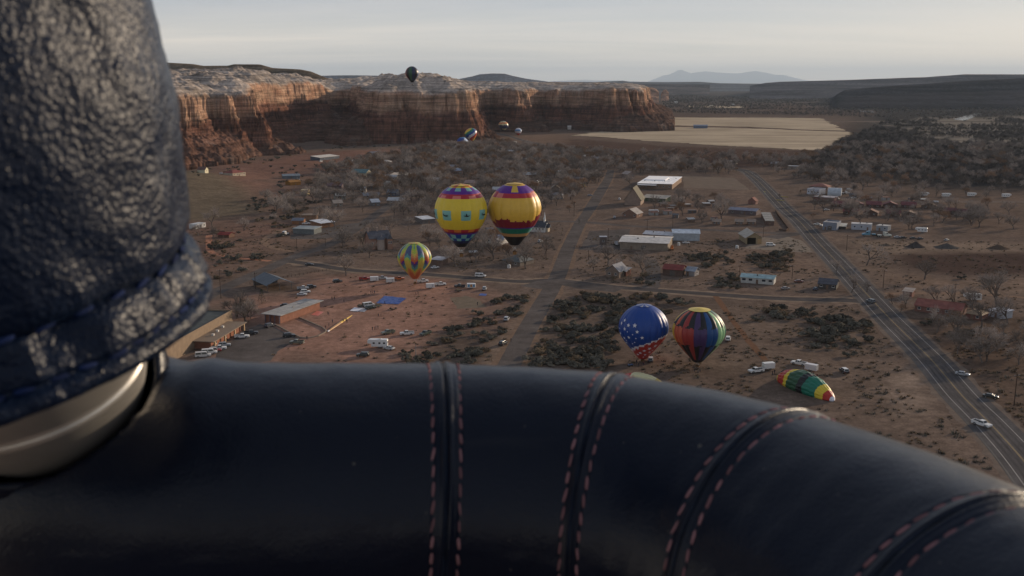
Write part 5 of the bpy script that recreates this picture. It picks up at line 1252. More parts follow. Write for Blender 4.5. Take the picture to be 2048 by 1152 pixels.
def balloon(name, label, u, v, dist, D, pat, n, H=None, rz=0.0, tilt=(0, 0), hang=3.2, near=True, half=False, ncol=5, nrow=44, gap=None, crown='yellow', crown_t=.035, scoop=None, cz=None, bulge=.032, group=None):
    """(u,v): photo pixel of the widest level; local origin at basket floor"""
    H = H or D * 1.2
    c = atY(u, v, dist)
    zb = c.z - (H * .55 + hang)        # basket floor
    if cz is not None: zb = cz
    t = thing(name, label, 'hot air balloon', (c.x, c.y, zb), math.atan2(-c.x, c.y) * 1.0 + rz, group)
    if tilt != (0, 0): t.rotation_euler = (tilt[0], tilt[1], t.rotation_euler.z)
    Rm = D / 2; zt = hang + H
    off = .5 if half else 0.0
    T = np.linspace(crown_t * .9, 1, nrow + 1)
    surf = []
    names = []
    allV, allF, allM = [], [], []
    for i in range(-(n // 2), n - n // 2):
        S = np.linspace(0, 1, ncol + 1)
        V = []
        for tt in T:
            for s in S:
                a = -math.pi / 2 + (i - off + s) * 2 * math.pi / n
                r = Rm * br(tt) * (1 + bulge * (1 - (2 * s - 1) ** 2) * math.sin(math.pi * min(1, tt * 1.1)) - bulge * .6)
                V.append((r * math.cos(a), r * math.sin(a), zt - H * tt))
        Q = gridq(nrow + 1, ncol + 1)[:, ::-1]
        keys = []
        for k in range(nrow):
            for j in range(ncol):
                keys.append(pat(i, (T[k] + T[k + 1]) / 2, (S[j] + S[j + 1]) / 2, n))
        uk = sorted(set(keys)); mi = [uk.index(x) for x in keys]
        if near:
            me = mesh('gore', V, Q, [fm(k) for k in uk], mi, True)
            obj('gore', me, t)
        else:
            allV.append(np.array(V)); allF.append(Q); allM.append(keys)
        surf.append((V, Q))
    if not near:
        uk = sorted(set(sum(allM, [])))
        nv = len(allV[0])
        V = np.concatenate(allV); Q = np.concatenate([f + nv * k for k, f in enumerate(allF)])
        obj('envelope', mesh('envelope', V, Q, [fm(k) for k in uk], [uk.index(x) for x in sum(allM, [])], True), t)
    # crown panel
    m = 36; V = [(0, 0, zt + .0)]; Fc = []
    for kk, f in enumerate((.5, 1.12)):
        for k in range(m):
            a = 2 * math.pi * k / m; r = Rm * br(crown_t * f if f < 1 else crown_t) * (f if f < 1 else 1.03)
            V.append((r * math.cos(a), r * math.sin(a), zt - H * crown_t * (.35 if f < 1 else .85) + .06))
    Fc += [(0, 1 + k, 1 + (k + 1) % m) for k in range(m)] + [(1 + k, 1 + m + k, 1 + m + (k + 1) % m, 1 + (k + 1) % m) for k in range(m)]
    ck = crown if isinstance(crown, (list, tuple)) else [crown]
    obj('crown_panel', mesh('crown_panel', V, Fc, [fm(k) for k in ck], [(k * n // m) % len(ck) for k in range(m)] * 2, True), t)
    # cables and basket
    cbm = MB(); zr = zt - H; rr = Rm * br(1.0)
    for k in range(8 if near else 4):
        a = 2 * math.pi * (k + .5) / (8 if near else 4)
        cbm.tube((rr * math.cos(a), rr * math.sin(a), zr + .05), (.5 * math.cos(a), .5 * math.sin(a), 2.1), .03, .03, 4)
    if near or hang > 0: obj('cables', cbm.mesh('cables', STEEL), t)
    if scoop:
        V = []; a0 = -math.pi * .95
        for zz, r in ((zr, rr * 1.02), (2.4, .75)):
            for k in range(13): a = a0 + math.pi * 1.2 * k / 12 - .2; V.append((r * math.cos(a), r * math.sin(a), zz))
        obj('scoop', mesh('scoop', V, gridq(2, 13), [fm(scoop)], None, True), t)
    basket(t, 0.0)
    t['_D'] = D
    return t, (Rm, H, zt, n, off, bulge)
def on_envelope(t, info, u, v):
    """point and outward normal where the sight line through a photo pixel meets the envelope"""
    Rm, H, zt, n, off, bulge = info
    mw = Matrix.LocRotScale(t.location, t.rotation_euler, None).inverted()
    o = mw @ Vector((0, 0, CAM_Z)); d = (mw.to_3x3() @ ray(u, v)).normalized()
    V = []; Q = gridq(61, 49)
    for tt in np.linspace(.02, 1, 61):
        for k in range(49):
            a = 2 * math.pi * k / 48; V.append((Rm * br(tt) * math.cos(a), Rm * br(tt) * math.sin(a), zt - H * tt))
    bv = BVHTree.FromPolygons(V, [tuple(map(int, q)) for q in Q])
    h = bv.ray_cast(o, d)
    if h[0] is None: return None
    nn = h[1] if h[1].dot(d) < 0 else -h[1]
    return h[0], nn
def decal(t, name, shape, hit, size, key, lift=.30, roll=0.0):
    """flat printed patch lying just proud of the fabric"""
    p, nn = hit
    up = Vector((0, 0, 1)); x = up.cross(nn).normalized(); y = nn.cross(x)
    c, s = math.cos(roll), math.sin(roll)
    V = [p + nn * lift + (x * (a * c - b * s) + y * (a * s + b * c)) * size for a, b in shape]
    V2 = [w - nn * .06 for w in V]; k = len(V)
    obj(name, mesh(name, V + V2, [tuple(range(k)), tuple(range(2 * k - 1, k - 1, -1))] + [(i, i + k, (i + 1) % k + k, (i + 1) % k) for i in range(k)], fm(key)), t)
# ---- yellow balloon with bird squares
def pat_goose(i, t, s, n):
    if t < .055: return 'yellow' if i % 2 else 'orange'
    if t < .105: return 'teal' if i % 2 else 'purple'
    if t < .145: return 'purple'
    if t < .215: return 'salmon' if (i % 2 and t > .155) else 'red'
    if t < .685:
        if i % 2 == 0 and .375 < t < .53: return 'teal'
        return 'yellow'
    if t < .755: return 'orange' if (i % 2 and t < .74) else 'maroon' if t > .73 else 'red'
    if t < .785: return 'purple'
    if t < .835: return 'teal' if i % 2 == 0 else 'blue'
    if t < .885: return 'teal' if i % 2 else 'blue'
    if t < .93: return 'navy'
    return 'black'
YG, yi = balloon('hot_air_balloon', 'yellow balloon with teal squares showing flying birds, hovering left of the pair', 922, 424, 338, 18.0, pat_goose, 16, H=21.6, crown=['yellow', 'orange', 'red', 'yellow'], hang=3.6)
goose = [(-.5, .02), (-.40, .10), (-.30, .04), (-.10, .06), (-.02, .42), (.08, .30), (.14, .06), (.34, .02), (.52, .12), (.50, .00), (.30, -.12), (.0, -.16), (-.2, -.08), (-.34, -.04), (-.42, .02)]
goose2 = [(-.5, .30), (-.42, .34), (-.34, .10), (-.1, .04), (.3, .08), (.5, .0), (.34, -.10), (.1, -.16), (-.2, -.12), (-.42, .02)]
def env_pt(info, i, t):
    Rm, H, zt, n, off, bulge = info
    a = -math.pi / 2 + i * 2 * math.pi / n
    def P(a, t): r = Rm * br(t); return Vector((r * math.cos(a), r * math.sin(a), zt - H * t))
    p = P(a, t); nn = (P(a + .01, t) - p).cross(P(a, t - .01) - p).normalized()
    return p, nn
for i, sh in ((.5, goose), (-1.5, goose2), (2.5, goose2), (-3.5, goose), (4.5, goose), (6.5, goose2), (-5.5, goose), (-7.5, goose2)):
    decal(YG, 'bird_emblem', sh, env_pt(yi, i, .458), 2.1, 'black', lift=.36)
# ---- yellow and maroon balloon
def pat_mesa(i, t, s, n):
    a = i - .5 + s
    if t < .045: return 'gold'
    if t < .13:
        return 'gold' if i == 0 else 'purple'
    if t < .155: return 'purple' if abs(i) <= 2 else 'red'
    if t < .225:
        if abs(i) >= 4: return 'gold'
        if i in (-2, 3): return 'salmon'
        return 'scarlet' if i > 1 else 'red'
    edge = {-4: .62, -3: .60, -2: .56, -1: .545, 0: .585 - .02 * abs(s - .5), 1: .56 + .03 * abs(math.sin(s * 6)), 2: .585, 3: .50, 4: .47}.get(i, .53)
    edge += .012 * math.sin(s * 9 + i * 2)
    if t < edge: return 'gold'
    if t < .695: return 'maroon'
    if t < .71: return 'purple'
    if t < .795: return 'green' if abs(i) < 3 else 'teal'
    if t < .845: return 'tan'
    return 'black'
balloon('hot_air_balloon', 'yellow and maroon balloon with purple top and yellow keyhole, right of the pair', 1029.5, 421, 343, 18.2, pat_mesa, 16, H=21.8, half=True, crown='gold', crown_t=.03, ncol=6, nrow=56, hang=3.4)
# ---- pastel chevron balloon on the red field
def pat_pastel(i, t, s, n):
    w = abs(s - .5) * 2
    if i % 2 == 0:
        q = t - .10 * (1 - w) * (1 if t > .2 else .4)
        for lim, k in ((.10, 'pteal' if w < .2 else 'lime'), (.16, 'lime'), (.24, 'pyel'), (.31, 'porange'), (.42, 'pred'), (.47, 'purple'), (.54, 'pnavy'), (.64, 'pteal'), (.69, 'lime'), (.74, 'pyel'), (.82, 'porange')):
            if q < lim: return k
        return 'pred'
    q = t + .08 * (1 - w)
    for lim, k in ((.10, 'lime'), (.34, 'pnavy'), (.42, 'pteal'), (.48, 'lime'), (.72, 'pyel'), (.82, 'porange')):
        if q < lim: return k
    return 'pred'
PB, pbi = balloon('hot_air_balloon', 'pastel rainbow chevron balloon standing on the red field', 829, 517, 484, 16.6, pat_pastel, 14, H=18.2, half=True, crown=['pyel', 'lime', 'porange'], hang=3.0, bulge=.07)
# ---- stars and stripes balloon
def pat_stars(i, t, s, n):
    if t < .055: return 'blue'
    a = (i + s) * 360 / n
    sc = .034 * math.sin(math.pi * s)
    e = .84 - .30 * max(0, min(1, (a + 62) / 115)) + sc * -1
    if t < e: return 'blue'
    if t < e + .055 - sc * .6: return 'white'
    return 'scarlet'
SB, sbi = balloon('hot_air_balloon', 'blue balloon with white stars and red starred skirt, standing behind the rim', 1287, 657, 352, 17.9, pat_stars, 20, H=20.2, crown=['blue', 'grey', 'blue'], crown_t=.03, hang=1.8, bulge=.045)
star = [(math.cos(math.pi / 2 + k * math.pi / 5) * (1 if k % 2 == 0 else .42), math.sin(math.pi / 2 + k * math.pi / 5) * (1 if k % 2 == 0 else .42)) for k in range(10)]
for x, y, sz in ((218, 370, 16), (257, 383, 18), (292, 352, 18), (333, 407, 20), (404, 410, 23), (291, 448, 18), (430, 481, 18), (243, 494, 13), (322, 480, 7), (380, 511, 8), (288, 548, 16), (337, 541, 18), (416, 553, 9), (486, 546, 18), (313, 600, 12), (379, 613, 8), (402, 597, 8), (236, 440, 7), (310, 575, 7),
                 (440, 735, 15), (466, 718, 17), (510, 693, 19), (568, 668, 20), (632, 638, 22), (518, 738, 14), (568, 708, 13), (500, 765, 9), (600, 690, 10)):
    hit = on_envelope(SB, sbi, 1200 + x / 5.76, 580 + y / 5.76)
    if hit: decal(SB, 'star', star, hit, 1.3 * sz / 5.76 / F * 345, 'white', lift=.34, roll=rng.normal() * .15)
# ---- rainbow balloon with black stripes
RB = ['red', 'purple', 'blue', 'lgreen', 'green', 'teal', 'lgreen', 'yellow', 'green', 'gold', 'gold', 'orange']
def pat_rainbow(i, t, s, n):
    p = ((i + 2) // 2) - 0
    c = RB[(p - 1) % 12] if False else None
    k = (i // 2)                 # 0: purple panel just right of centre
    col = {-3: 'gold', -2: 'coral', -1: 'brick', 0: 'dpurple', 1: 'dblue', 2: 'lgreen', 3: 'green', 4: 'teal', 5: 'gold', -4: 'lgreen', -5: 'green', -6: 'teal'}[k]
    odd = i % 2
    if t < .31:
        lim = .265 + .03 * (s if odd else 1 - s)
        if t > lim: return 'black' if (abs(s - (1 if odd == 0 else 0)) < .4) else col
        return 'black' if odd else col
    if t < .605: return col
    if t < .64: return 'black' if (s > .6 if odd == 0 else s < .4) else col
    if t < .93: return 'black' if odd == 0 and k >= -1 or (odd and k < -1) else col
    return 'black'
balloon('hot_air_balloon', 'rainbow panelled balloon with black stripes and bright yellow crown, right of the stars balloon', 1397.5, 664, 345, 18.6, pat_rainbow, 24, H=19.8, crown='mesh', crown_t=.045, hang=2.6, scoop='yellow', rz=R(-11), bulge=.05)
# ---- far balloons
def pat_stripe(cols):
    return lambda i, t, s, n: cols[i % len(cols)]
balloon('hot_air_balloon', 'small dark striped balloon flying above the bluff skyline', 824, 147, 1380, 18.2, lambda i, t, s, n: ['navy', 'black', 'pnavy', 'maroon', 'black', 'dgreen'][i % 6] if t < .85 else 'black', 12, H=21.5, near=False, ncol=3, nrow=14, crown='navy', hang=3)
balloon('hot_air_balloon', 'small rainbow spiral balloon low over the trees below the bluff', 946, 267, 1480, 18.5, lambda i, t, s, n: ['scarlet', 'orange', 'yellow', 'green', 'blue', 'white'][int((i + s) / 2.0 + t * 6 + 20) % 6], 12, H=19, near=False, ncol=3, nrow=18, crown='scarlet', hang=2, tilt=(0, R(-14)))
balloon('hot_air_balloon', 'small dark balloon with pale diagonal bands low below the bluff', 1004, 251, 1850, 18.5, lambda i, t, s, n: ['navy', 'navy', 'cream', 'orange', 'cream', 'navy'][int((i + s) * .35 + t * 8 + 20) % 6] if t < .8 else 'black', 12, H=19, near=False, ncol=3, nrow=18, crown='grey', hang=2, tilt=(0, R(12)))
balloon('hot_air_balloon', 'small white and blue balloon rising behind the trees at the end of the bluff', 1036.5, 261, 1930, 13.5, lambda i, t, s, n: 'white' if t < .2 else ('sky' if t < .42 else ('white' if t < .7 else 'scarlet')), 12, H=13.5, near=False, ncol=3, nrow=14, crown='white', hang=1.0, cz=.2)
# ---- envelopes lying on the ground
def lying(name, label, a, b, Rw, Rh, bands, cat='hot air balloon', prof=None, n=72, m=60, skew=0.0):
    A, B = G(*a), G(*b)
    L_ = (B - A).length; rz = math.atan2(B.y - A.y, B.x - A.x)
    t = thing(name, label, cat, (A.x, A.y, .03), rz)
    prof = prof or [(0, .10), (.05, .38), (.12, .62), (.25, .86), (.4, 1.0), (.55, .98), (.7, .86), (.82, .66), (.92, .42), (.97, .25), (1, .06)]
    lim = [0] + [x[0] for x in bands]
    KEEP.append(((A.x + B.x) / 2, (A.y + B.y) / 2, L_ / 2 + 3))
    for bi, (e, key) in enumerate(bands):
        T = np.linspace(lim[bi], e, max(3, int((e - lim[bi]) * m) + 2))
        V = []
        for tt in T:
            r = np.interp(tt, [p[0] for p in prof], [p[1] for p in prof])
            for k in range(n + 1):
                ph = math.pi * (-.18 + 1.36 * k / n)
                wr = 1 + .055 * abs(math.sin(ph * 9 + .3)) + .02 * math.sin(ph * 5 + tt * 9) + .018 * math.sin(tt * 31 + ph * 7) + .012 * math.sin(tt * 77 + ph * 15)
                yy = Rw * r * wr * math.cos(ph); z2 = Rh * r * wr * (math.sin(ph) + .35) / 1.35
                V.append((L_ * tt + skew * z2, yy, max(0.02, z2)))
        obj('fabric_panel', npmesh('fabric_panel', np.array(V), gridq(len(T), n + 1)[:, ::-1], [fm(key)]), t)
    return t
ly = lying('lying_balloon', 'half-inflated balloon lying on the ground with red, yellow and green bands', (1556, 757), (1668, 803), 4.6, 5.7, [(.06, 'dgreen'), (.10, 'yellow'), (.27, 'scarlet'), (.34, 'yellow'), (.53, 'dgreen'), (.62, 'black'), (.80, 'green'), (.895, 'yellow'), (.97, 'scarlet'), (1.0, 'white')])
lying('lying_balloon', 'yellow and red balloon envelope lying on the ground just behind the leather rim', (1230, 765), (1332, 777), 5.0, 3.9, [(.32, 'scarlet'), (.8, 'cream'), (1.0, 'pyel')])
lying('lying_balloon', 'bright blue balloon half inflated on the ground under the bluff', (915, 292), (936, 290), 8.5, 13, [(.35, 'blue'), (.6, 'sky'), (.72, 'blue'), (1.0, 'grey')])
lying('rolled_envelope', 'long yellow envelope stretched out on the red field with people along it', (655, 664), (704, 631), .65, .6, [(.06, 'white'), (.5, 'tan'), (1.0, 'gold')], 'balloon fabric', prof=[(0, .5), (.2, .9), (.5, 1), (.8, .7), (1, .25)], n=10, m=20)
def tarp(name, label, px, key, cat, wr=.12, sub=26):
    P = [G(u, v) for u, v in px]
    V = []
    s_, t_ = np.meshgrid(np.linspace(0, 1, sub), np.linspace(0, 1, sub))
    for s, tq in zip(s_.ravel(), t_.ravel()):
        p = (P[0] * (1 - s) + P[1] * s) * (1 - tq) + (P[3] * (1 - s) + P[2] * s) * tq
        V.append((p.x, p.y, .07))
    V = np.array(V)
    V[:, 2] += wr * np.abs(fbm(V[:, 0] / 2.2, V[:, 1] / 2.2, 3))
    c = V.mean(0); V[:, :2] -= c[:2]
    me = npmesh(name, V, gridq(sub, sub), [fm(key)])
    KEEP.append((c[0], c[1], 9))
    return tag(obj(name, me, loc=(c[0], c[1], 0)), label, cat)
tarp('blue_envelope', 'blue balloon fabric spread flat and rumpled on the red field', [(752, 607), (797, 609), (813, 597), (769, 592)], 'blue', 'balloon fabric', .5)
tarp('ground_sheet', 'left pale lilac ground sheet beside the white van', [(699, 622), (716, 623), (727, 616), (709, 615)], 'white', 'tarp')
tarp('ground_sheet', 'right pale lilac ground sheet beside the white van', [(717, 623), (729, 624), (737, 618), (727, 616)], 'grey', 'tarp')
tarp('ground_sheet', 'small blue ground sheet behind the silver SUV', [(957, 591), (972, 592), (974, 588), (961, 587)], 'blue', 'tarp')
tarp('ground_sheet', 'pink ground sheet beside the open pavilion', [(622, 630), (636, 632), (648, 624), (634, 622)], 'salmon', 'tarp')
# ================================================================== TREES AND BRUSH
BARK = mat('bark', (.15, .122, .106), .95, .1, var=.3, scale=1.0, rnd=.25)
TWIG = mat('bare_twigs', (.265, .225, .198), .95, .1, var=.15, scale=.3, rnd=.42)
TWIGR = mat('rusty_twigs', (.24, .16, .11), .95, .1, var=.2, scale=.3, rnd=.25)
SAGE = mat('dark_brush', (.105, .096, .078), .95, .1, var=.3, scale=.5, rnd=.35)
SAGE2 = mat('dry_brush', (.145, .108, .072), .95, .1, var=.3, scale=.5, rnd=.3)
EVER = mat('evergreen', (.030, .038, .024), .9, .15, var=.3, scale=.6, rnd=.2)
def make_tree(seed, h, spread, twig, twigm, nb=4, lean=(0, 0), tw=.085):
    r = random.Random(seed)
    tr = MB(); cr = MB()
    ends = []
    def grow(p, d, ln, rad, lev):
        n = 2 if lev < 2 else 1
        q = p
        for k in range(n):
            d2 = (d + Vector((r.gauss(0, .14), r.gauss(0, .14), r.gauss(0, .06) + .03))).normalized()
            q2 = q + d2 * ln / n
            r2 = rad * (1 - .35 * (k + 1) / n)
            (tr if lev < 3 else cr).tube(q, q2, rad * (1 - .35 * k / n), r2, 6 if lev == 0 else (5 if lev == 1 else (4 if lev == 2 else 3)), 0, cap=False)
            q = q2; d = d2
        if lev >= 3:
            ends.append((q, d, ln)); return
        m = nb if lev == 0 else r.randint(3, 4)
        a0 = r.random() * 6.28
        for k in range(m):
            a = a0 + k * 6.283 / m + r.gauss(0, .3)
            sp = spread * (1.0 if lev == 0 else .85) * r.uniform(.6, 1.25)
            side = d.orthogonal().normalized(); side.rotate(Matrix.Rotation(a, 3, d))
            nd = (d + side * sp + Vector((0, 0, .12))).normalized()
            st = q - (q - p) * r.uniform(0, .35)
            grow(st, nd, ln * r.uniform(.62, .92) * (1.25 if lev == 0 else 1), rad * .55, lev + 1)
    d0 = Vector((lean[0], lean[1], 1)).normalized()
    grow(Vector((0, 0, -.3)), d0, h * .24, h * .026, 0)
    for (p, d, ln) in ends:
        for k in range(twig):
            s = p - d * ln * r.random() * .7
            dd = (d * .6 + Vector((r.gauss(0, .7), r.gauss(0, .7), r.gauss(.25, .55)))).normalized()
            L_ = r.uniform(.08, .17) * h
            w = dd.cross(Vector((r.gauss(0, 1), r.gauss(0, 1), r.gauss(0, 1)))).normalized() * tw * h / 12
            mid = s + dd * L_ * .5 + Vector((r.gauss(0, .06), r.gauss(0, .06), r.gauss(0, .06))) * L_
            cr.add([s - w * .5, s + w * .5, mid + w * .6, s + dd * L_, mid - w * .6], [(0, 1, 2, 4), (4, 2, 3)])
    zs = max(v[2] for v in cr.V); f = h / zs
    for m_ in (tr, cr): m_.V = [(v[0] * f, v[1] * f, v[2] * f) for v in m_.V]
    return tr.mesh('trunk', BARK), cr.mesh('crown', twigm)
TREES = [make_tree(1, 13, .72, 15, TWIG, tw=.05), make_tree(2, 14, .85, 14, TWIG, 5, tw=.05), make_tree(3, 11, .65, 16, TWIG, 3, tw=.05), make_tree(4, 12, .95, 14, TWIG, 4, (.1, .05), tw=.05), make_tree(5, 10, .8, 15, TWIG, 5, tw=.05), make_tree(8, 12, .75, 15, TWIGR, 4, tw=.055)]
LEAN = make_tree(11, 14, 1.0, 4, TWIG, 4, (.55, -.1), .07)
BIG = make_tree(21, 19, .58, 8, TWIG, 6, (.02, 0), .075)
SPARSE = make_tree(31, 13, .8, 4, TWIG, 5, (0, 0), .07)
def make_bush(seed, m, n=560, flat=.72, leaf=.15):
    r = random.Random(seed); b = MB()
    cl = [(Vector((r.gauss(0, .42), r.gauss(0, .42), r.uniform(.15, .5))), r.uniform(.28, .55)) for _ in range(7)]
    for k in range(n):
        c, rad = r.choice(cl)
        d = Vector((r.gauss(0, 1), r.gauss(0, 1), abs(r.gauss(0, .9)))).normalized()
        p = c + d * rad * r.uniform(.45, 1.0)
        p.z = max(.01, p.z * flat * 1.5)
        a = d.orthogonal().normalized(); a.rotate(Matrix.Rotation(r.random() * 6.28, 3, d)); t = (a + Vector((r.gauss(0, .3), r.gauss(0, .3), r.gauss(0, .3)))).normalized(); w = d.cross(t).normalized()
        s = leaf * r.uniform(.6, 1.3)
        b.add([p - t * s - w * s * .4, p + t * s * .2 - w * s * .6, p + t * s + w * s * .2, p - t * s * .1 + w * s * .6], [(0, 1, 2, 3)])
    for k in range(9):
        a = r.random() * 6.28; b.tube((0, 0, -.05), (math.cos(a) * .5, math.sin(a) * .5, .5), .025, .012, 3, 0, cap=False)
    return b.mesh('bush', m)
BUSH = [make_bush(k, SAGE) for k in range(4)] + [make_bush(9, SAGE2), make_bush(10, SAGE2)]
# places for plants ------------------------------------------------------------------
roadsP = [(np.array([tuple(p.xy) for p in hwp]), 9.0), (np.array([tuple(G(*p).xy) for p in st]), 6.5), (np.array([tuple(G(*p).xy) for p in cs]), 6.0), (np.array([tuple(G(*p).xy) for p in ls]), 6.0), (np.array([tuple(G(*p).xy) for p in ln]), 5.5)]
def free_of(x, y, pad=0.0, roads=True):
    ok = np.ones(x.shape, bool)
    for kx, ky, kr in KEEP:
        ok &= (x - kx) ** 2 + (y - ky) ** 2 > (kr + pad) ** 2
    if roads:
        for P, w in roadsP: ok &= segdist(x, y, P) > w + pad
    return ok
def zone(px, per_m2, pad=0.0, clump=0.0, cs_=40, roads=True, nmax=20000):
    pl = gpoly(px)
    xs = [p[0] for p in pl]; ys_ = [p[1] for p in pl]
    n = int((max(xs) - min(xs)) * (max(ys_) - min(ys_)) / per_m2)
    n = min(n, nmax * 3)
    x = rng.uniform(min(xs), max(xs), n); y = rng.uniform(min(ys_), max(ys_), n)
    k = inside(x, y, pl)
    if clump: k &= fbm(x / cs_ + 3, y / cs_ + 8, 3) > clump * (rng.random(n) - .6)
    x, y = x[k], y[k]
    k = free_of(x, y, pad, roads)
    return np.stack([x[k], y[k]], 1)
T_ALL = np.concatenate([
    zone([(640, 345), (830, 300), (900, 292), (1000, 288), (1240, 312), (1235, 345), (1180, 375), (1120, 425), (1080, 436), (860, 440), (720, 432), (640, 410), (600, 390)], 190, .5),
    zone([(640, 345), (830, 300), (1000, 288), (1240, 318), (1232, 350), (1190, 370), (1000, 380), (760, 380)], 320, .5),
    zone([(1235, 318), (1480, 330), (1498, 346), (1470, 352), (1380, 346), (1240, 350)], 120, 2),
    zone([(1085, 300), (1150, 302), (1640, 322), (1660, 328), (1560, 336), (1380, 326), (1200, 314)], 240, 1),
    zone([(1540, 335), (1640, 306), (1700, 290), (2060, 300), (2060, 378), (1760, 372), (1640, 365), (1545, 352)], 150, 1, .25, 60),
    zone([(1240, 400), (1285, 396), (1300, 435), (1440, 455), (1460, 405), (1380, 398)], 480, 1.5),
    zone([(1640, 375), (2060, 376), (2060, 402), (1800, 400), (1660, 384)], 900, 2),
    zone([(1620, 405), (1880, 405), (2060, 430), (2060, 460), (1800, 470), (1640, 440)], 420, 1.5),
    zone([(1860, 425), (1960, 425), (1960, 448), (1870, 445)], 160, 2),
    zone([(1770, 640), (1830, 600), (2060, 625), (2060, 740), (1960, 730), (1880, 700), (1830, 670)], 210, 2),
    zone([(860, 452), (1010, 505), (1050, 470), (1095, 500), (1075, 552), (900, 545), (830, 470)], 230, 2),
    zone([(640, 460), (790, 440), (840, 470), (730, 520), (680, 520)], 700, 3),
    zone([(1170, 520), (1300, 525), (1300, 560), (1190, 560)], 260, 2),
    zone([(1690, 545), (1760, 590), (1740, 590), (1660, 545)], 200, 0, roads=False),
    zone([(465, 640), (530, 612), (545, 640), (500, 655)], 60, 0),
    zone([(380, 460), (430, 450), (440, 480), (390, 480)], 300, 1),
    zone([(520, 400), (640, 385), (680, 440), (560, 448)], 420, 1.5), zone([(630, 445), (730, 440), (730, 480), (650, 478)], 500, 1.5)])
T_ALL = T_ALL[np.argsort(T_ALL[:, 1])]
tg = 'bare trees around the town'
nT = 0
MINE = []
def plant_tree(x, y, k, s, label, group=None, rz=None, name='bare_tree', cat='tree'):
    me = TREES[k] if isinstance(k, int) else k
    z = float(hill(np.array(x), np.array(y)))
    t = thing(name, label, cat, (x, y, z), rng.uniform(0, 6.28) if rz is None else rz, group)
    t.scale = (s * rng.uniform(.9, 1.15), s * rng.uniform(.9, 1.15), s)
    obj('trunk', me[0], t); obj('crown', me[1], t)
    return t
solo = [((1733, 531), LEAN, .95, 0.3, 'leaning bare tree with long limbs beside the highway'), ((1849, 559), SPARSE, 1.0, 0, 'lone small bare tree on the brown field'), ((1994, 615), BIG, 1.05, 1.0, 'biggest spreading bare tree behind the cracked white shed'),
        ((686, 496), TREES[1], 1.0, 1, 'broad bare tree beside the diagonal street left of the stone mansion'), ((692, 551), SPARSE, 1.15, 2, 'dark bare tree at the back edge of the red field'), ((727, 494), TREES[0], .95, 2, 'bare tree close against the left wall of the stone mansion'),
        ((876, 488), TREES[3], .9, 2, 'bare tree under the yellow goose balloon'), ((1262, 372), TREES[1], 1.0, 3, 'tall bare tree between the street and the bright white roof'), ((1286, 552), TREES[3], 1.05, 1, 'wide bare tree over the grey-roofed cottage'),
        ((1404, 447), SPARSE, .95, 2, 'gnarled bare tree above the dark brown cabin'), ((1917, 700), SPARSE, .9, .5, 'crooked bare tree in the scrub right of the highway'), ((1703, 585), TREES[4], 1.1, 2, 'dense grey tree at the edge of the highway junction'),
        ((488, 462), SPARSE, .9, 1, 'bare forked tree on the left above the red dirt'), ((553, 447), TREES[2], .8, 1, 'thin bare tree left of the paved yard'), ((1872, 612), TREES[2], 1.0, 1, 'bare tree in front of the long faded red roof'), ((1810, 615), TREES[4], .9, 1, 'bare tree at the left end of the long faded red roof'),
        ((1437, 418), TREES[0], .7, 1, 'grey bare tree beside the blue-grey roof'), ((1943, 612), TREES[2], .95, 1, 'bare tree beside the white camper on the right'), ((1560, 398), TREES[2], .5, 1, 'small bush-like tree at the highway bank'), ((1660, 355), TREES[5], 1.2, 0, 'large rounded tree at the near edge of the river wood'), ((1735, 372), TREES[5], 1.4, 0, 'largest rusty round tree of the river wood')]
for (p, k, s, rz, lab) in solo:
    g = G(*p); plant_tree(g.x, g.y, k, s, lab, tg, rz)
MT = 300 - len(solo)
def px_of(x, y):
    d = y * CP + CAM_Z * SP
    return 1024 + F * x / d, 576 - F * (y * SP - CAM_Z * CP) / d
def tree_label(x, y):
    u, v = px_of(x, y)
    if u > 1590: return 'bare tree in the brown scrub right of the highway' if v > 520 else 'bare tree standing among the motel cabins and trailers'
    if u > 1160: return 'bare tree beside the cottages on the corner of the cross street' if v > 500 else ('bare tree in the yards between the street and the highway' if v > 380 else 'bare tree in the thicket behind the bright white roof')
    if v > 440: return 'bare tree on the ground below the two yellow balloons' if u > 800 else ('bare tree beside the brick porch of the large hall' if v > 590 else 'bare tree beside the diagonal street on the left')
    return 'bare tree in the crowd of trees left of the street' if u > 900 else 'bare tree in the crowd of trees left of the yellow balloons'
for x, y in T_ALL[:MT]:
    s = float(np.clip(rng.normal(.88, .2), .45, 1.3))
    plant_tree(x, y, int(rng.choice(6, p=[.24, .2, .2, .12, .16, .08])), s, tree_label(x, y), tg)
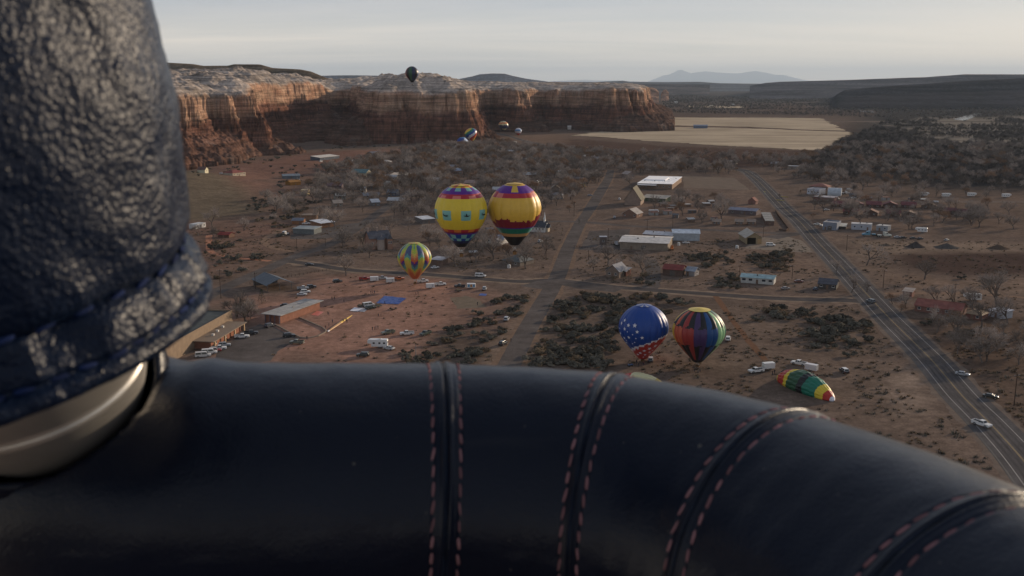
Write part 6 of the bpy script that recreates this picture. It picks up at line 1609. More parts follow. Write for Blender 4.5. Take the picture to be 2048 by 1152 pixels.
# darker evergreens and orange shrubs that stand out
def conifer(seed, h=7):
    r = random.Random(seed); b = MB()
    for k in range(520):
        z = r.random() ** .8; rad = (1 - z) * .36 * r.uniform(.6, 1) + .03; a = r.random() * 6.28
        p = Vector((math.cos(a) * rad * h, math.sin(a) * rad * h, (.06 + z * .94) * h)); s = .30 * r.uniform(.6, 1.2)
        t = Vector((math.cos(a), math.sin(a), -.4)).normalized(); w = Vector((-math.sin(a), math.cos(a), r.gauss(0, .3))).normalized()
        b.add([p - t * s * .4 - w * s * .3, p + t * s, p - t * s * .3 + w * s * .5], [(0, 1, 2)])
    tr = MB(); tr.tube((0, 0, -.2), (0, 0, h * .95), .14, .03, 6)
    return tr.mesh('trunk', BARK), b.mesh('crown', EVER)
CON = conifer(3)
for (u, v, s, lab) in ((1247, 561, .75, 'left of two dark evergreens in front of the red lean-to shed'), (1257, 561, .8, 'right of two dark evergreens in front of the red lean-to shed'), (1476, 569, .7, 'round dark evergreen at the left end of the mobile home'), (1864, 652, .75, 'dark evergreen on the bare ground right of the highway'), (524, 607, 1.0, 'pale tall evergreen left of the slate blue shelter'), (1158, 447, .5, 'small dark evergreen at the street junction'), (617, 372, 1.0, 'dark evergreen at the end of the rust-orange shed'), (1600, 392, .8, 'dark evergreen left of the white-fronted store'), (1831, 384, .9, 'dark evergreen above the riverside campground')):
    g = G(u, v); plant_tree(g.x, g.y, CON, s, lab, name='evergreen_tree', cat='evergreen tree')
for (u, v, s, lab) in ((1140, 425, .55, 'orange-leaved small tree at the hedge left of the street'), (1150, 415, .5, 'rusty small tree behind the orange-leaved one'), (1626, 437, .4, 'orange bush-like tree at the highway verge'), (1785, 608, .45, 'yellowish small tree at the highway verge'), (1800, 625, .4, 'yellow-brown small tree before the long faded red roof'), (1438, 508, .3, 'straw-coloured small tree right of the orange truck')):
    g = G(u, v); plant_tree(g.x, g.y, TREES[5], s, lab, name='small_tree', cat='tree')

# ---- everything further off, too many to count: scattered in one object each
def scatter(name, pts, scl, meshes, mats_src=None):
    """one mesh of points; geometry nodes stand a plant on each"""
    me = bpy.data.meshes.new(name)
    z = hill(pts[:, 0], pts[:, 1])
    V = np.column_stack([pts[:, 0], pts[:, 1], pts[:, 2] if pts.shape[1] > 2 else z])
    me.vertices.add(len(V)); me.vertices.foreach_set('co', V.astype(np.float32).ravel())
    a = me.attributes.new('size', 'FLOAT', 'POINT'); a.data.foreach_set('value', scl.astype(np.float32))
    a = me.attributes.new('turn', 'FLOAT', 'POINT'); a.data.foreach_set('value', (rng.random(len(V)) * 6.28).astype(np.float32))
    a = me.attributes.new('pick', 'INT', 'POINT'); a.data.foreach_set('value', rng.integers(0, len(meshes), len(V)).astype(np.int32))
    o = obj(name, me)
    ng = bpy.data.node_groups.new(name, 'GeometryNodeTree')
    ng.interface.new_socket('Geometry', in_out='INPUT', socket_type='NodeSocketGeometry')
    ng.interface.new_socket('Geometry', in_out='OUTPUT', socket_type='NodeSocketGeometry')
    N = ng.nodes.new; K = ng.links.new
    gi, go = N('NodeGroupInput'), N('NodeGroupOutput')
    mp_ = N('GeometryNodeMeshToPoints'); K(gi.outputs[0], mp_.inputs['Mesh'])
    gtg = N('GeometryNodeGeometryToInstance')
    srcs = []
    for m in meshes:
        so_ = bpy.data.objects.new(name + '_kind', m)      # never linked: only a source of shape
        oi = N('GeometryNodeObjectInfo'); oi.inputs['Object'].default_value = so_; oi.inputs['As Instance'].default_value = False
        srcs.append(oi)
    for oi in reversed(srcs): K(oi.outputs['Geometry'], gtg.inputs[0])
    ip = N('GeometryNodeInstanceOnPoints'); K(mp_.outputs[0], ip.inputs['Points']); K(gtg.outputs[0], ip.inputs['Instance'])
    ip.inputs['Pick Instance'].default_value = True
    def attr(n, t):
        q = N('GeometryNodeInputNamedAttribute'); q.data_type = t; q.inputs['Name'].default_value = n; return q.outputs['Attribute']
    K(attr('pick', 'INT'), ip.inputs['Instance Index'])
    cx = N('ShaderNodeCombineXYZ'); K(attr('turn', 'FLOAT'), cx.inputs['Z'])
    er = N('FunctionNodeEulerToRotation'); K(cx.outputs[0], er.inputs[0]); K(er.outputs[0], ip.inputs['Rotation'])
    K(attr('size', 'FLOAT'), ip.inputs['Scale'])
    K(ip.outputs[0], go.inputs[0])
    md = o.modifiers.new('scatter', 'NODES'); md.node_group = ng
    return tag(o, kind='stuff')
def far_tree(k):
    a, b = TREES[k]
    n = len(a.vertices)
    V = [tuple(v.co) for v in a.vertices] + [tuple(v.co) for v in b.vertices]
    Fc = [tuple(p.vertices) for p in a.polygons] + [tuple(i + n for i in p.vertices) for p in b.polygons]
    return mesh('far_tree', V, Fc, [BARK, b.materials[0]], [0] * len(a.polygons) + [1] * len(b.polygons))
FT = [far_tree(k) for k in (0, 1, 2, 4, 5)]
rest = T_ALL[MT:]
scatter('far_town_trees', rest, np.clip(rng.normal(.9, .2, len(rest)), .5, 1.3), FT)
for ru, rv, rr2 in ((1930, 236, 75), (1952, 230, 60), (1915, 241, 60), (1928, 241, 75), (1924, 244, 75), (1928, 247.5, 75), (1930, 251, 70), (1950, 238, 70), (1945, 243, 70), (1955, 247, 60)):
    q_ = G(ru, rv); KEEP.append((q_.x, q_.y, rr2))
wood = zone([(1600, 345), (1660, 300), (1730, 262), (1790, 238), (2300, 232), (2300, 372), (1900, 372), (1700, 362)], 52, 0, .40, 90, nmax=20000)
sandw = fbm(wood[:, 0] / 150 + 1, wood[:, 1] / 150, 3)
wood = wood[~((wood[:, 1] > 1750) & (wood[:, 0] > 700) & (sandw > .10))]
FTW = [far_tree(k) for k in (0, 2, 4)]
for m_ in FTW: m_.materials[1] = mat('wood_twigs', (.120, .106, .097), .95, .1, var=.2, scale=.3, rnd=.55)
scatter('river_woodland', wood, np.clip(rng.normal(.64, .2, len(wood)), .3, 1.15), FTW)
plain = zone([(1330, 226), (1700, 234), (1790, 238), (2300, 229), (2300, 205), (1760, 200), (1320, 190)], 260, 0, .5, 260, False, 26000)
scatter('far_valley_scrub', plain, np.clip(rng.normal(.6, .2, len(plain)), .25, 1.1), FTW)
# ---- shrubs: the nearest 300 one by one
B_ALL = np.concatenate([
    zone([(1105, 590), (1250, 588), (1380, 602), (1330, 632), (1260, 640), (1245, 700), (1235, 738), (1040, 738), (1065, 690), (1090, 640)], 15.0, .5, .35, 18),
    zone([(860, 665), (930, 650), (985, 605), (1045, 590), (1060, 610), (1010, 670), (980, 690), (960, 740), (790, 740), (800, 700)], 22.0, 1, .4, 16),
    zone([(1540, 618), (1620, 622), (1610, 640), (1545, 640)], 22, 0), zone([(1640, 625), (1735, 645), (1745, 690), (1640, 700), (1580, 665), (1590, 655)], 26, 0, .2, 14),
    zone([(1370, 512), (1450, 505), (1475, 530), (1400, 537)], 26, 0), zone([(1480, 515), (1580, 505), (1595, 525), (1500, 530)], 26, 0), zone([(1520, 530), (1578, 532), (1570, 545), (1515, 540)], 30, 0),
    zone([(1430, 550), (1480, 548), (1480, 578), (1430, 578)], 40, 0), zone([(1230, 545), (1300, 550), (1300, 575), (1195, 570)], 50, 0),
    zone([(395, 480), (460, 480), (470, 505), (410, 520)], 45, 0, .2), zone([(420, 520), (560, 500), (640, 480), (600, 500), (480, 545), (425, 570)], 130, 1), zone([(500, 400), (640, 400), (650, 440), (560, 440), (480, 425)], 90, 1, .2, 30), zone([(450, 440), (640, 420), (640, 460), (480, 500), (400, 500)], 150, 1, .2, 30), zone([(540, 340), (660, 330), (640, 390), (560, 390)], 220, 1, .2, 30)])
B_ALL = B_ALL[np.argsort(B_ALL[:, 1])]
solo_b = [((1514, 641), 2.6, 'solitary dark round bush on the open dirt right of the rainbow balloon'), ((1697, 713), 2.4, 'solitary dark bush left of the highway'), ((1922, 558), 2.2, 'lone dark bush on the brown field'), ((1225, 490), 1.2, 'small bush beside the raised kiosk'), ((1440, 485), 2.2, 'dark bush left of the tan gabled garage'), ((785, 620), 1.4, 'low bush beside the blue fabric'), ((1850, 650), 2.2, 'grey shrub beside the dark evergreen right of the highway')]
bg_ = 'dark desert shrubs'
for p, s, lab in solo_b:
    g = G(*p); o = obj('desert_shrub', BUSH[0], loc=(g.x, g.y, 0), rot=(0, 0, 1)); o.scale = (s, s, s * .8); tag(o, lab, 'bush', bg_)
def bush_label(x, y):
    u, v = px_of(x, y)
    if u > 1500: return 'dark shrub in the clumps left of the highway' if v > 560 else 'dark shrub in the brush below the pale yard'
    if u > 1330 and v < 560: return 'dark shrub in the brush between barn and pale yard'
    if u > 1030: return 'grey-green shrub in the brush patch between street and stars balloon' if v > 580 else 'shrub around the grey-roofed cottage'
    if u > 760: return 'grey-green shrub in the brush between red field and street'
    return 'low shrub on the open ground at the far left'
for x, y in B_ALL[:293]:
    s = float(np.clip(rng.normal(2.1, .5), 1.0, 3.4)) * (1.35 if px_of(x, y)[0] > 1330 else 1.0); o = obj('desert_shrub', BUSH[int(rng.choice(6, p=[.21, .21, .2, .2, .09, .09]))], loc=(x, y, float(hill(np.array(x), np.array(y)))), rot=(0, 0, rng.uniform(0, 6.28))); o.scale = (s * rng.uniform(.9, 1.2), s * rng.uniform(.9, 1.2), s * rng.uniform(.7, 1.0))
    tag(o, bush_label(x, y), 'bush', bg_)
restb = B_ALL[293:]
scatter('far_brush', restb, np.clip(rng.normal(2.2, .5, len(restb)), 1.0, 3.6), BUSH)
# low weeds and tufts on the open earth
def tuft(seed, m):
    r = random.Random(seed); b = MB()
    for k in range(22):
        a = r.random() * 6.28; ln = r.uniform(.3, .6); p = Vector((r.gauss(0, .2), r.gauss(0, .2), 0)); d = Vector((math.cos(a) * .8, math.sin(a) * .8, .8)).normalized(); w = Vector((-math.sin(a), math.cos(a), 0)) * .07
        b.add([p - w, p + w, p + d * ln], [(0, 1, 2)])
    return b.mesh('tuft', m)
STRAW = mat('straw', (.24, .17, .105), .95, .1, var=.2, scale=.5)
tf = [tuft(1, STRAW), tuft(2, SAGE2), tuft(3, SAGE)]
wz = np.concatenate([zone([(380, 460), (640, 440), (780, 470), (900, 540), (620, 520), (400, 600)], 14, 1, .35, 22), zone([(1120, 470), (1600, 480), (1700, 590), (1130, 560)], 10, 1, .35, 20), zone([(1240, 735), (1400, 612), (1750, 612), (2000, 950), (1700, 860), (1300, 770)], 6, .5, .3, 16),
                     zone([(1700, 480), (2060, 480), (2060, 640), (1760, 600)], 16, 1, .35, 26), zone([(1780, 640), (2060, 640), (2060, 900), (1980, 820)], 5, .5, .2, 18), zone([(960, 740), (1060, 580), (1100, 580), (1060, 740)], 6, .5, .2, 10, True),
                     zone([(470, 640), (700, 550), (980, 580), (980, 680), (760, 740), (540, 740)], 34, 1, .4, 12), zone([(900, 445), (1120, 440), (1150, 540), (900, 545)], 14, 1, .3, 20)])
scatter('dry_weeds', wz, np.clip(rng.normal(1.25, .5, len(wz)), .5, 2.8), tf)
# wild brush under the bluffs
bz = zone([(380, 340), (520, 312), (700, 292), (900, 290), (1000, 275), (960, 262), (940, 285), (720, 296), (560, 318), (400, 380)], 260, 2, .3, 40)
scatter('slope_brush', bz, np.clip(rng.normal(2.2, .6, len(bz)), 1.0, 4), BUSH)
# ================================================================== PEOPLE, POLES, FENCES, SMALL THINGS
SKIN = paint((.38, .22, .15), .6); HAIR = paint((.04, .028, .02), .7); TROU = paint((.035, .04, .06), .9); SHOE = paint((.03, .025, .02), .8)
def make_person(pose):
    J = {'hip': (0, 0, .93), 'chest': (0, .01, 1.28), 'neck': (0, .01, 1.47), 'head': (0, -.02, 1.58), 'top': (0, -.01, 1.70)}
    if pose == 0:   # standing, arms hanging slightly bent
        J.update(kl=(.10, -.02, .50), al=(.11, .02, .08), tl=(.12, -.13, .045), kr=(-.10, -.02, .50), ar=(-.11, .02, .08), tr=(-.12, -.13, .045), sl=(.19, .01, 1.40), el=(.25, .02, 1.13), wl=(.24, -.08, .88), hl=(.24, -.12, .80), sr=(-.19, .01, 1.40), er=(-.25, .02, 1.13), wr=(-.24, -.08, .88), hr=(-.24, -.12, .80))
    elif pose == 1:  # walking
        J.update(kl=(.09, -.20, .52), al=(.09, -.18, .10), tl=(.09, -.33, .06), kr=(-.09, .08, .50), ar=(-.09, .36, .18), tr=(-.09, .30, .06), sl=(.19, .01, 1.40), el=(.25, .14, 1.15), wl=(.23, .12, .90), hl=(.23, .10, .82), sr=(-.19, .01, 1.40), er=(-.25, -.10, 1.15), wr=(-.22, -.26, .97), hr=(-.22, -.33, .93))
    else:            # reaching forward, pulling at fabric
        J.update(chest=(0, -.10, 1.25), neck=(0, -.17, 1.42), head=(0, -.22, 1.52), top=(0, -.23, 1.64), kl=(.12, -.10, .50), al=(.14, .05, .08), tl=(.15, -.10, .045), kr=(-.12, .02, .50), ar=(-.14, .18, .08), tr=(-.15, .03, .045), sl=(.19, -.14, 1.36), el=(.22, -.38, 1.20), wl=(.16, -.60, 1.10), hl=(.15, -.68, 1.08), sr=(-.19, -.14, 1.36), er=(-.22, -.38, 1.20), wr=(-.16, -.60, 1.10), hr=(-.15, -.68, 1.08))
    E_ = [('hip', 'chest'), ('chest', 'neck'), ('neck', 'head'), ('head', 'top'), ('hip', 'kl'), ('kl', 'al'), ('al', 'tl'), ('hip', 'kr'), ('kr', 'ar'), ('ar', 'tr'), ('chest', 'sl'), ('sl', 'el'), ('el', 'wl'), ('wl', 'hl'), ('chest', 'sr'), ('sr', 'er'), ('er', 'wr'), ('wr', 'hr')]
    rad = dict(hip=(.155, .12), chest=(.175, .125), neck=(.06, .06), head=(.085, .10), top=(.06, .07), kl=(.075, .075), al=(.05, .05), tl=(.04, .03), sl=(.075, .075), el=(.05, .05), wl=(.036, .036), hl=(.04, .025))
    rad.update(kr=rad['kl'], ar=rad['al'], tr=rad['tl'], sr=rad['sl'], er=rad['el'], wr=rad['wl'], hr=rad['hl'])
    ks = list(J)
    me = bpy.data.meshes.new('skeleton'); me.from_pydata([J[k] for k in ks], [(ks.index(a), ks.index(b)) for a, b in E_], [])
    o = bpy.data.objects.new('skeleton', me); COL.objects.link(o)
    sk = o.modifiers.new('skin', 'SKIN'); sk.use_smooth_shade = True
    for i, k in enumerate(ks):
        me.skin_vertices[0].data[i].radius = rad[k]; me.skin_vertices[0].data[i].use_root = (k == 'hip')
    o.modifiers.new('sub', 'SUBSURF').levels = 1
    dg = bpy.context.evaluated_depsgraph_get()
    m = bpy.data.meshes.new_from_object(o.evaluated_get(dg))
    bpy.data.objects.remove(o); m.name = 'person'
    m.materials.clear()
    for x in (TROU, CARPAINT, SKIN, HAIR, SHOE): m.materials.append(x)
    hz_, hy_ = J['head'][2], J['head'][1]
    for p in m.polygons:
        c = p.center; p.use_smooth = True
        hand = min((Vector(J['hl']) - c).length, (Vector(J['hr']) - c).length) < .085
        if c.z > hz_ - .09: p.material_index = 3 if (c.z > hz_ + .05 or c.y > hy_ + .03) else 2
        elif hand: p.material_index = 2
        elif c.z < .11: p.material_index = 4
        elif c.z < .95 and abs(c.x) < .2: p.material_index = 0
        else: p.material_index = 1
    return m
PM = [make_person(k) for k in range(3)]
def person(u, v, k, col, label, face=None, group=None, z=.05):
    g = G(u, v)
    o = obj('person', PM[k], loc=(g.x, g.y, z), rot=(0, 0, rng.uniform(0, 6.28) if face is None else face))
    setmat(o, 1, paint(col, .85)); tag(o, label, 'person', group)
JK = [(.03, .03, .035), (.05, .03, .03), (.12, .03, .03), (.03, .05, .09), (.14, .12, .10), (.07, .06, .05)]
pg = 'people on the red balloon field'
for (u, v, k, c, l) in [(742, 588, 0, 0, 'person in dark jacket, left of three standing before the white trailers'), (745.5, 588, 1, 2, 'person in red jacket, middle of three standing before the white trailers'), (749, 587.5, 0, 3, 'person in blue jacket, right of three standing before the white trailers'),
                        (664, 600, 0, 0, 'person in black, left of the pair walking on the left of the red field'), (669, 600, 1, 5, 'person in brown, right of the pair walking on the left of the red field'),
                        (757, 634, 1, 0, 'person in black, left of the pair in the middle of the red field'), (762, 634, 0, 1, 'person in dark brown, right of the pair in the middle of the red field'),
                        (745, 661, 0, 0, 'leftmost of the group beside the tan pickup'), (749, 660, 0, 2, 'person in red in the group beside the tan pickup'), (752, 659.5, 1, 3, 'person in blue in the group beside the tan pickup'), (756, 659, 0, 4, 'rightmost of the group beside the tan pickup, in a pale jacket'),
                        (665, 646, 0, 3, 'person in blue standing left of the yellow envelope'), (658, 653, 0, 0, 'person in black at the near end of the yellow envelope'), (651, 658, 1, 1, 'person in dark brown by the low kerb wall'), (687, 644, 2, 0, 'person in black bending over the yellow envelope'), (692, 643, 2, 3, 'person in blue bending over the yellow envelope'), (694, 646, 0, 5, 'person in brown right of the yellow envelope'),
                        (656, 630, 0, 4, 'person in pale jacket beside the end of the pavilion'), (658, 632, 0, 0, 'person in black beside the end of the pavilion'), (614, 680, 1, 0, 'lone person walking at the corner of the kerb wall'),
                        (770, 609, 2, 0, 'person at the near edge of the blue fabric'), (955, 611, 0, 0, 'person standing on the grey pad'), (982, 613, 0, 5, 'person at the brush beside the grey pad'), (688, 605, 1, 1, 'person in dark brown behind the white van'), (832, 590, 0, 2, 'person in red near the basket of the pastel balloon'), (836, 589, 1, 0, 'person in black near the basket of the pastel balloon')]:
    person(u, v, k, JK[c], l, group=pg)
pk = 'ground crew of the balloons on the right'
for (u, v, k, c, l) in [(1022, 684, 0, 0, 'person in black standing on the street beside the black SUV'), (1273, 728, 0, 1, 'person in dark brown left of the stars balloon basket'), (1277, 732, 2, 0, 'person in black holding the stars balloon basket'), (1287, 731, 0, 2, 'person in red right of the stars balloon basket'),
                        (1389, 744, 2, 0, 'person in black holding the left side of the rainbow balloon basket'), (1400, 745, 0, 4, 'person in pale jacket right of the rainbow balloon basket'), (1396, 748, 1, 4, 'person in tan jacket in front of the rainbow balloon basket'),
                        (1545, 735, 0, 0, 'person in black behind the left white trailer'), (1549, 748, 0, 0, 'person in black at the mouth of the lying balloon'), (1545, 751, 2, 1, 'person in dark brown pulling the mouth of the lying balloon'), (1562, 750, 2, 3, 'person in blue at the green mouth fabric'), (1610, 753, 0, 4, 'person in tan behind the lying balloon'), (1627, 752, 0, 0, 'person in black behind the lying balloon'), (1634, 757, 0, 2, 'person in red and dark trousers at the back of the lying balloon'), (1606, 742, 1, 5, 'person in brown between the right pickup and trailer')]:
    person(u, v, k, JK[c], l, group=pk)
# kerb walls round the pavilion court
def low_wall(name, label, px, w, h, m, cat='kerb wall'):
    P = [G(u, v) for u, v in px]; b = MB()
    for a, c in zip(P[:-1], P[1:]):
        d = (c - a).normalized(); n = Vector((-d.y, d.x, 0)) * w / 2
        V = [a + n, a - n, c - n, c + n]
        b.add([(*q.xy, 0) for q in V] + [(*q.xy, h) for q in V], [(0, 1, 2, 3), (7, 6, 5, 4), (0, 4, 5, 1), (1, 5, 6, 2), (2, 6, 7, 3), (3, 7, 4, 0)])
    return tag(obj(name, b.mesh(name, m)), label, cat)
KERB = paint((.24, .19, .155), .9, var=.2, scale=1)
low_wall('kerb_wall', 'pale low kerb wall curving round the pavilion court', [(549, 650), (560, 655), (576, 664), (590, 671), (601, 676), (616, 677), (636, 673), (650, 666), (652.5, 662), (645, 656), (620, 645), (598, 636)], .5, .5, KERB)
low_wall('fence_wall', 'low brown wall along the bank beside the highway', [(1551, 423), (1556, 431), (1566, 445), (1577, 459), (1572, 463), (1558, 461)], .5, 1.3, paint((.10, .07, .055), .9, var=.2), 'wall')
def rail_fence(label, a, b, n, h=1.1):
    A, B = G(*a), G(*b); t = thing('rail_fence', label, 'fence', A)
    d = B - A
    pmm = MB(); pmm.box(-.07, .07, -.07, .07, -.1, h); pm_ = pmm.mesh('post', WOODPOLE)
    for k in range(n + 1): obj('post', pm_, t, d * k / n)
    for z in (.5, .95):
        q = MB(); q.tube((0, -.08, z), (d.x, d.y - .08, z), .045, .045, 5); obj('rail', q.mesh('rail', WOODPOLE), t)
rail_fence('dark rail fence running left from the long tan building', (1148, 494), (1238, 504), 16)
rail_fence('dark rail fence running right from the orange and white truck', (1340, 508), (1420, 512), 14)
rail_fence('wire fence at the back of the red field', (500, 568), (660, 540), 20)
# poles
def utility_pole(u, v, vt, label, lamp=False, arms=True):
    g = G(u, v); h = atY(u, vt, g.y).z
    h = max(5.0, min(h, 14))
    t = thing('utility_pole', label, 'utility pole', (g.x, g.y, 0), R(rng.uniform(-25, 25)), 'utility poles')
    b = MB(); b.tube((0, 0, -.3), (0, 0, h), .17, .11, 8); obj('pole', b.mesh('pole', WOODPOLE if not lamp else STEEL), t)
    if lamp:
        b = MB(); b.box(-.1, 1.1, -.22, .22, h - .05, h + .12); obj('lamp_head', b.mesh('lamp_head', RUBBER), t)
    elif arms:
        b = MB(); b.box(-1.2, 1.2, -.07, .07, h - .65, h - .48); obj('crossarm', b.mesh('crossarm', WOODPOLE), t)
        for x in (-1.1, -.5, .5, 1.1):
            b = MB(); b.tube((x, 0, h - .48), (x, 0, h - .25), .06, .04, 6); obj('insulator', b.mesh('insulator', LAMPGLASS), t)
for (u, v, vt, lab, lp) in [(442, 597, 536, 'tall utility pole nearest the leather sleeve on the left', 0), (511, 577, 545, 'utility pole left of the slate blue shelter', 0), (594, 503, 476, 'utility pole beside the dirt loop', 0), (651, 492, 478, 'utility pole beside the diagonal street', 0), (832, 722, 688, 'lamp post with dark box head standing in the brush behind the rim', 1), (1216, 487, 456, 'utility pole right of the raised kiosk', 0), (1294, 471, 440, 'utility pole behind the long brown building', 0), (1345, 465, 432, 'utility pole behind the pale blue metal shed', 0),
                            (1479, 556, 530, 'utility pole behind the left end of the mobile home', 0), (1584, 558, 530, 'utility pole right of the mobile home', 0), (1526, 475, 453, 'utility pole behind the tan gabled garage', 0), (1693, 501, 470, 'utility pole on the right verge of the highway', 0), (1766, 576, 540, 'utility pole on the bank right of the highway', 0), (1909, 601, 567, 'utility pole behind the long faded red roof', 0), (2028, 811, 748, 'tall dark utility pole at the right edge', 0), (1092, 520, 478, 'utility pole below the white church', 0), (1177, 520, 500, 'palm-like topped pole at the street corner', 0), (1148, 433, 405, 'utility pole at the hedge left of the street', 0)]:
    utility_pole(u, v, vt, lab, bool(lp))
# tepee, scrap heaps, sign, hay
g = G(1363, 405); b = MB(); b.tube((0, 0, 0), (0, 0, 5.2), 2.4, .12, 14); t = thing('tepee', 'small white tepee beside the green annex', 'tepee', g); obj('cover', b.mesh('cover', paint((.55, .53, .5), .8)), t)
b = MB()
for k in range(5): b.tube((.1 * math.cos(k * 1.3), .1 * math.sin(k * 1.3), 5.0), (.5 * math.cos(k * 1.3 + 3), .5 * math.sin(k * 1.3 + 3), 6.2), .05, .04, 5)
obj('pole_ends', b.mesh('pole_ends', WOODPOLE), t)
def heap(u, v, r, h, col, label):
    g = G(u, v); n, k = 28, 9
    tt, ph = np.meshgrid(np.linspace(0, 1, k), np.linspace(0, 2 * np.pi, n, endpoint=False), indexing='ij')
    rr = r * tt * (1 + .15 * fbm(np.cos(ph) * 2 + u, np.sin(ph) * 2, 2))
    V = np.stack([rr * np.cos(ph) * 1.3, rr * np.sin(ph), h * (1 - tt) ** 1.2 - .1 * tt + .1 * h * fbm(rr * np.cos(ph) + 3, rr * np.sin(ph) + u, 2)], -1).reshape(-1, 3)
    tag(obj('earth_heap', npmesh('earth_heap', V, gridq(k, n, True), [paint(col, .95, var=.3, scale=1)]), loc=(g.x, g.y, 0)), label, 'heap of earth')
heap(1831, 494, 5.0, 3.6, (.060, .052, .050), 'dark pointed heap of earth below the scrap row')
heap(1893, 495, 6.5, 2.8, (.085, .076, .070), 'wide grey heap of earth right of the dark pointed heap')
heap(1997, 497, 5.5, 2.6, (.09, .065, .050), 'brown heap of earth near the right edge')
heap(1772, 491, 3.4, 1.5, (.11, .085, .066), 'small low heap of earth left of the dark pointed heap')
for (u, v, lab) in ((1561, 402, 'yellow guard barrier on the left bank of the highway'), (1569, 395, 'yellow guard barrier on the right bank of the highway')):
    g = G(u, v); t = thing('guard_barrier', lab, 'barrier', g, R(-52))
    b = MB(); b.box(-4, 4, -.06, .06, .5, .9); obj('rail', b.mesh('rail', paint((.42, .34, .10), .6)), t)
    for k in range(4): b = MB(); b.box(-3.6 + 2.4 * k - .08, -3.6 + 2.4 * k + .08, .06, .2, 0, .85); obj('post', b.mesh('post', WOODPOLE), t)
g = G(1529, 388); t = thing('road_sign', 'small yellowish road sign at the highway bend', 'sign', g, R(10))
b = MB(); b.tube((0, 0, 0), (0, 0, 2.6), .05, .05, 6); obj('post', b.mesh('post', STEEL), t)
b = MB(); b.box(-.6, .6, -.05, -.02, 1.6, 2.6); obj('panel', b.mesh('panel', paint((.5, .45, .2), .5)), t)
for (u, v, lab) in ((1357, 491, 'white water tank on the dirt right of the orange and white truck'), (1474, 497, 'small white tank left of the tan gabled garage'), (1018, 536, 'round white tank before the low grey-green roof')):
    g = G(u, v); b = MB(); b.tube((0, 0, 0), (0, 0, 1.7), 1.0, 1.0, 14); b.tube((0, 0, 1.7), (0, 0, 2.1), 1.0, .3, 14)
    tag(obj('water_tank', b.mesh('water_tank', paint((.55, .54, .52), .5)), loc=(g.x, g.y, 0)), lab, 'tank')
# ================================================================== THE BASKET WE STAND IN
S = .6
C0 = Vector((0, 0, CAM_Z))
bx = np.array([-0.3417, -0.2425, 0.0506, 0.2343, 0.2873]) * S; by = np.array([0.7167, 0.4963, 0.8746, 0.66, 0.2583]) * S; bz_ = np.array([-0.2634, -0.2822, -0.2953, -0.3037, -0.2856]) * S
RT = .09 * S; WN = 1.088
def bezier(t):
    t = np.asarray(t, float)[:, None]; c = np.column_stack([bx, by, bz_])
    return sum(math.comb(4, i) * (1 - t) ** (4 - i) * t ** i * c[i] for i in range(5))
d0 = (bezier([0.001])[0] - bezier([0.0])[0]) / .001; d1 = (bezier([1.0])[0] - bezier([.999])[0]) / .001
def path(t):
    t = np.asarray(t, float); P = bezier(np.clip(t, 0, 1))
    P = P + np.where(t < 0, t, 0)[:, None] * np.array([1.0, .05, 0]) * .45 + np.where(t > 1, t - 1, 0)[:, None] * d1 * .8
    return P
seam_t = [.418, .566, .7166, .8577]
tt = np.linspace(-.75, 1.35, 4001); PP = path(tt); arc = np.concatenate([[0], np.cumsum(np.linalg.norm(np.diff(PP, axis=0), axis=1))])
def arc_of(t): return np.interp(t, tt, arc)
def t_of(s): return np.interp(s, arc, tt)
seam_s = [float(arc_of(t)) for t in seam_t]
sv = np.arange(0, arc[-1], .0022)
for q_ in seam_s: sv = np.concatenate([sv, np.arange(q_ - .011, q_ + .011, .00045)])
sv = np.unique(np.round(sv, 5))
AX = Vector((-0.0977, -0.1227, 1)).normalized(); K_ = 2.2 * S
PC = Vector((-0.1453, 0.2357, -0.063)) * K_           # axis point at the bottom hem of the sleeve
def frame(s):
    t = t_of(s); C = path(t); e = 1e-3
    T = path(t + e) - path(t - e); T /= np.linalg.norm(T, axis=1)[:, None]
    Nn = np.cross(T, [0, 0, 1.0]); Nn /= np.linalg.norm(Nn, axis=1)[:, None]
    return C, T, Nn, np.cross(Nn, T), t
def rim_surface(s, th, lift=0.0):
    """s: arc length (n,), th: angle (m,) -> points (n,m,3). th=0 towards us, 90 top"""
    C, T, Nn, B, t = frame(s)
    th = np.asarray(th)
    wide = 1 + 0 * np.clip((.30 - t) / .28, 0, 1) ** 2 * (3 - 2 * np.clip((.30 - t) / .28, 0, 1))
    cn, sn = np.cos(th), np.sin(th)
    wn = np.where(cn[None, :] > 0, WN * wide[:, None], WN)
    rr = RT + lift
    return C[:, None] + rr * (cn[None, :, None] * wn[:, :, None] * Nn[:, None] + sn[None, :, None] * B[:, None]), t
thv = np.linspace(0, 2 * np.pi, 201)[:-1]
Pm, tpar = rim_surface(sv, thv)
Cc, Tc, Nc, Bc, _ = frame(sv)
nrm = (np.cos(thv)[None, :, None] * Nc[:, None] + np.sin(thv)[None, :, None] * Bc[:, None])
ds = np.min(np.abs(sv[:, None] - np.array(seam_s)[None]), axis=1)
sg = (sv[:, None] - np.array(seam_s)[None]); sgn = sg[np.arange(len(sv)), np.abs(sg).argmin(1)]
lift = -.0010 * np.exp(-(ds / .0007) ** 2) + .0006 * np.exp(-((np.abs(sgn) - .0019) / .0010) ** 2) - .0005 * np.exp(-((np.abs(sgn) - .0062) / .0009) ** 2) + .0006 * np.exp(-(ds / .006) ** 2)
Lf = np.repeat(lift[:, None], len(thv), 1)
sx = np.repeat(sv[:, None], len(thv), 1); ax_ = np.repeat(thv[None, :], len(sv), 0) * RT
Lf += .0007 * fbm(sx / .06, ax_ / .05, 3) + .00035 * fbm(sx / .016, ax_ / .03, 2)
Lf += .0007 * fbm(sx / .012 + 4, ax_ / .05, 2) * np.exp(-(np.abs(sgn) / .011) ** 2)[:, None]
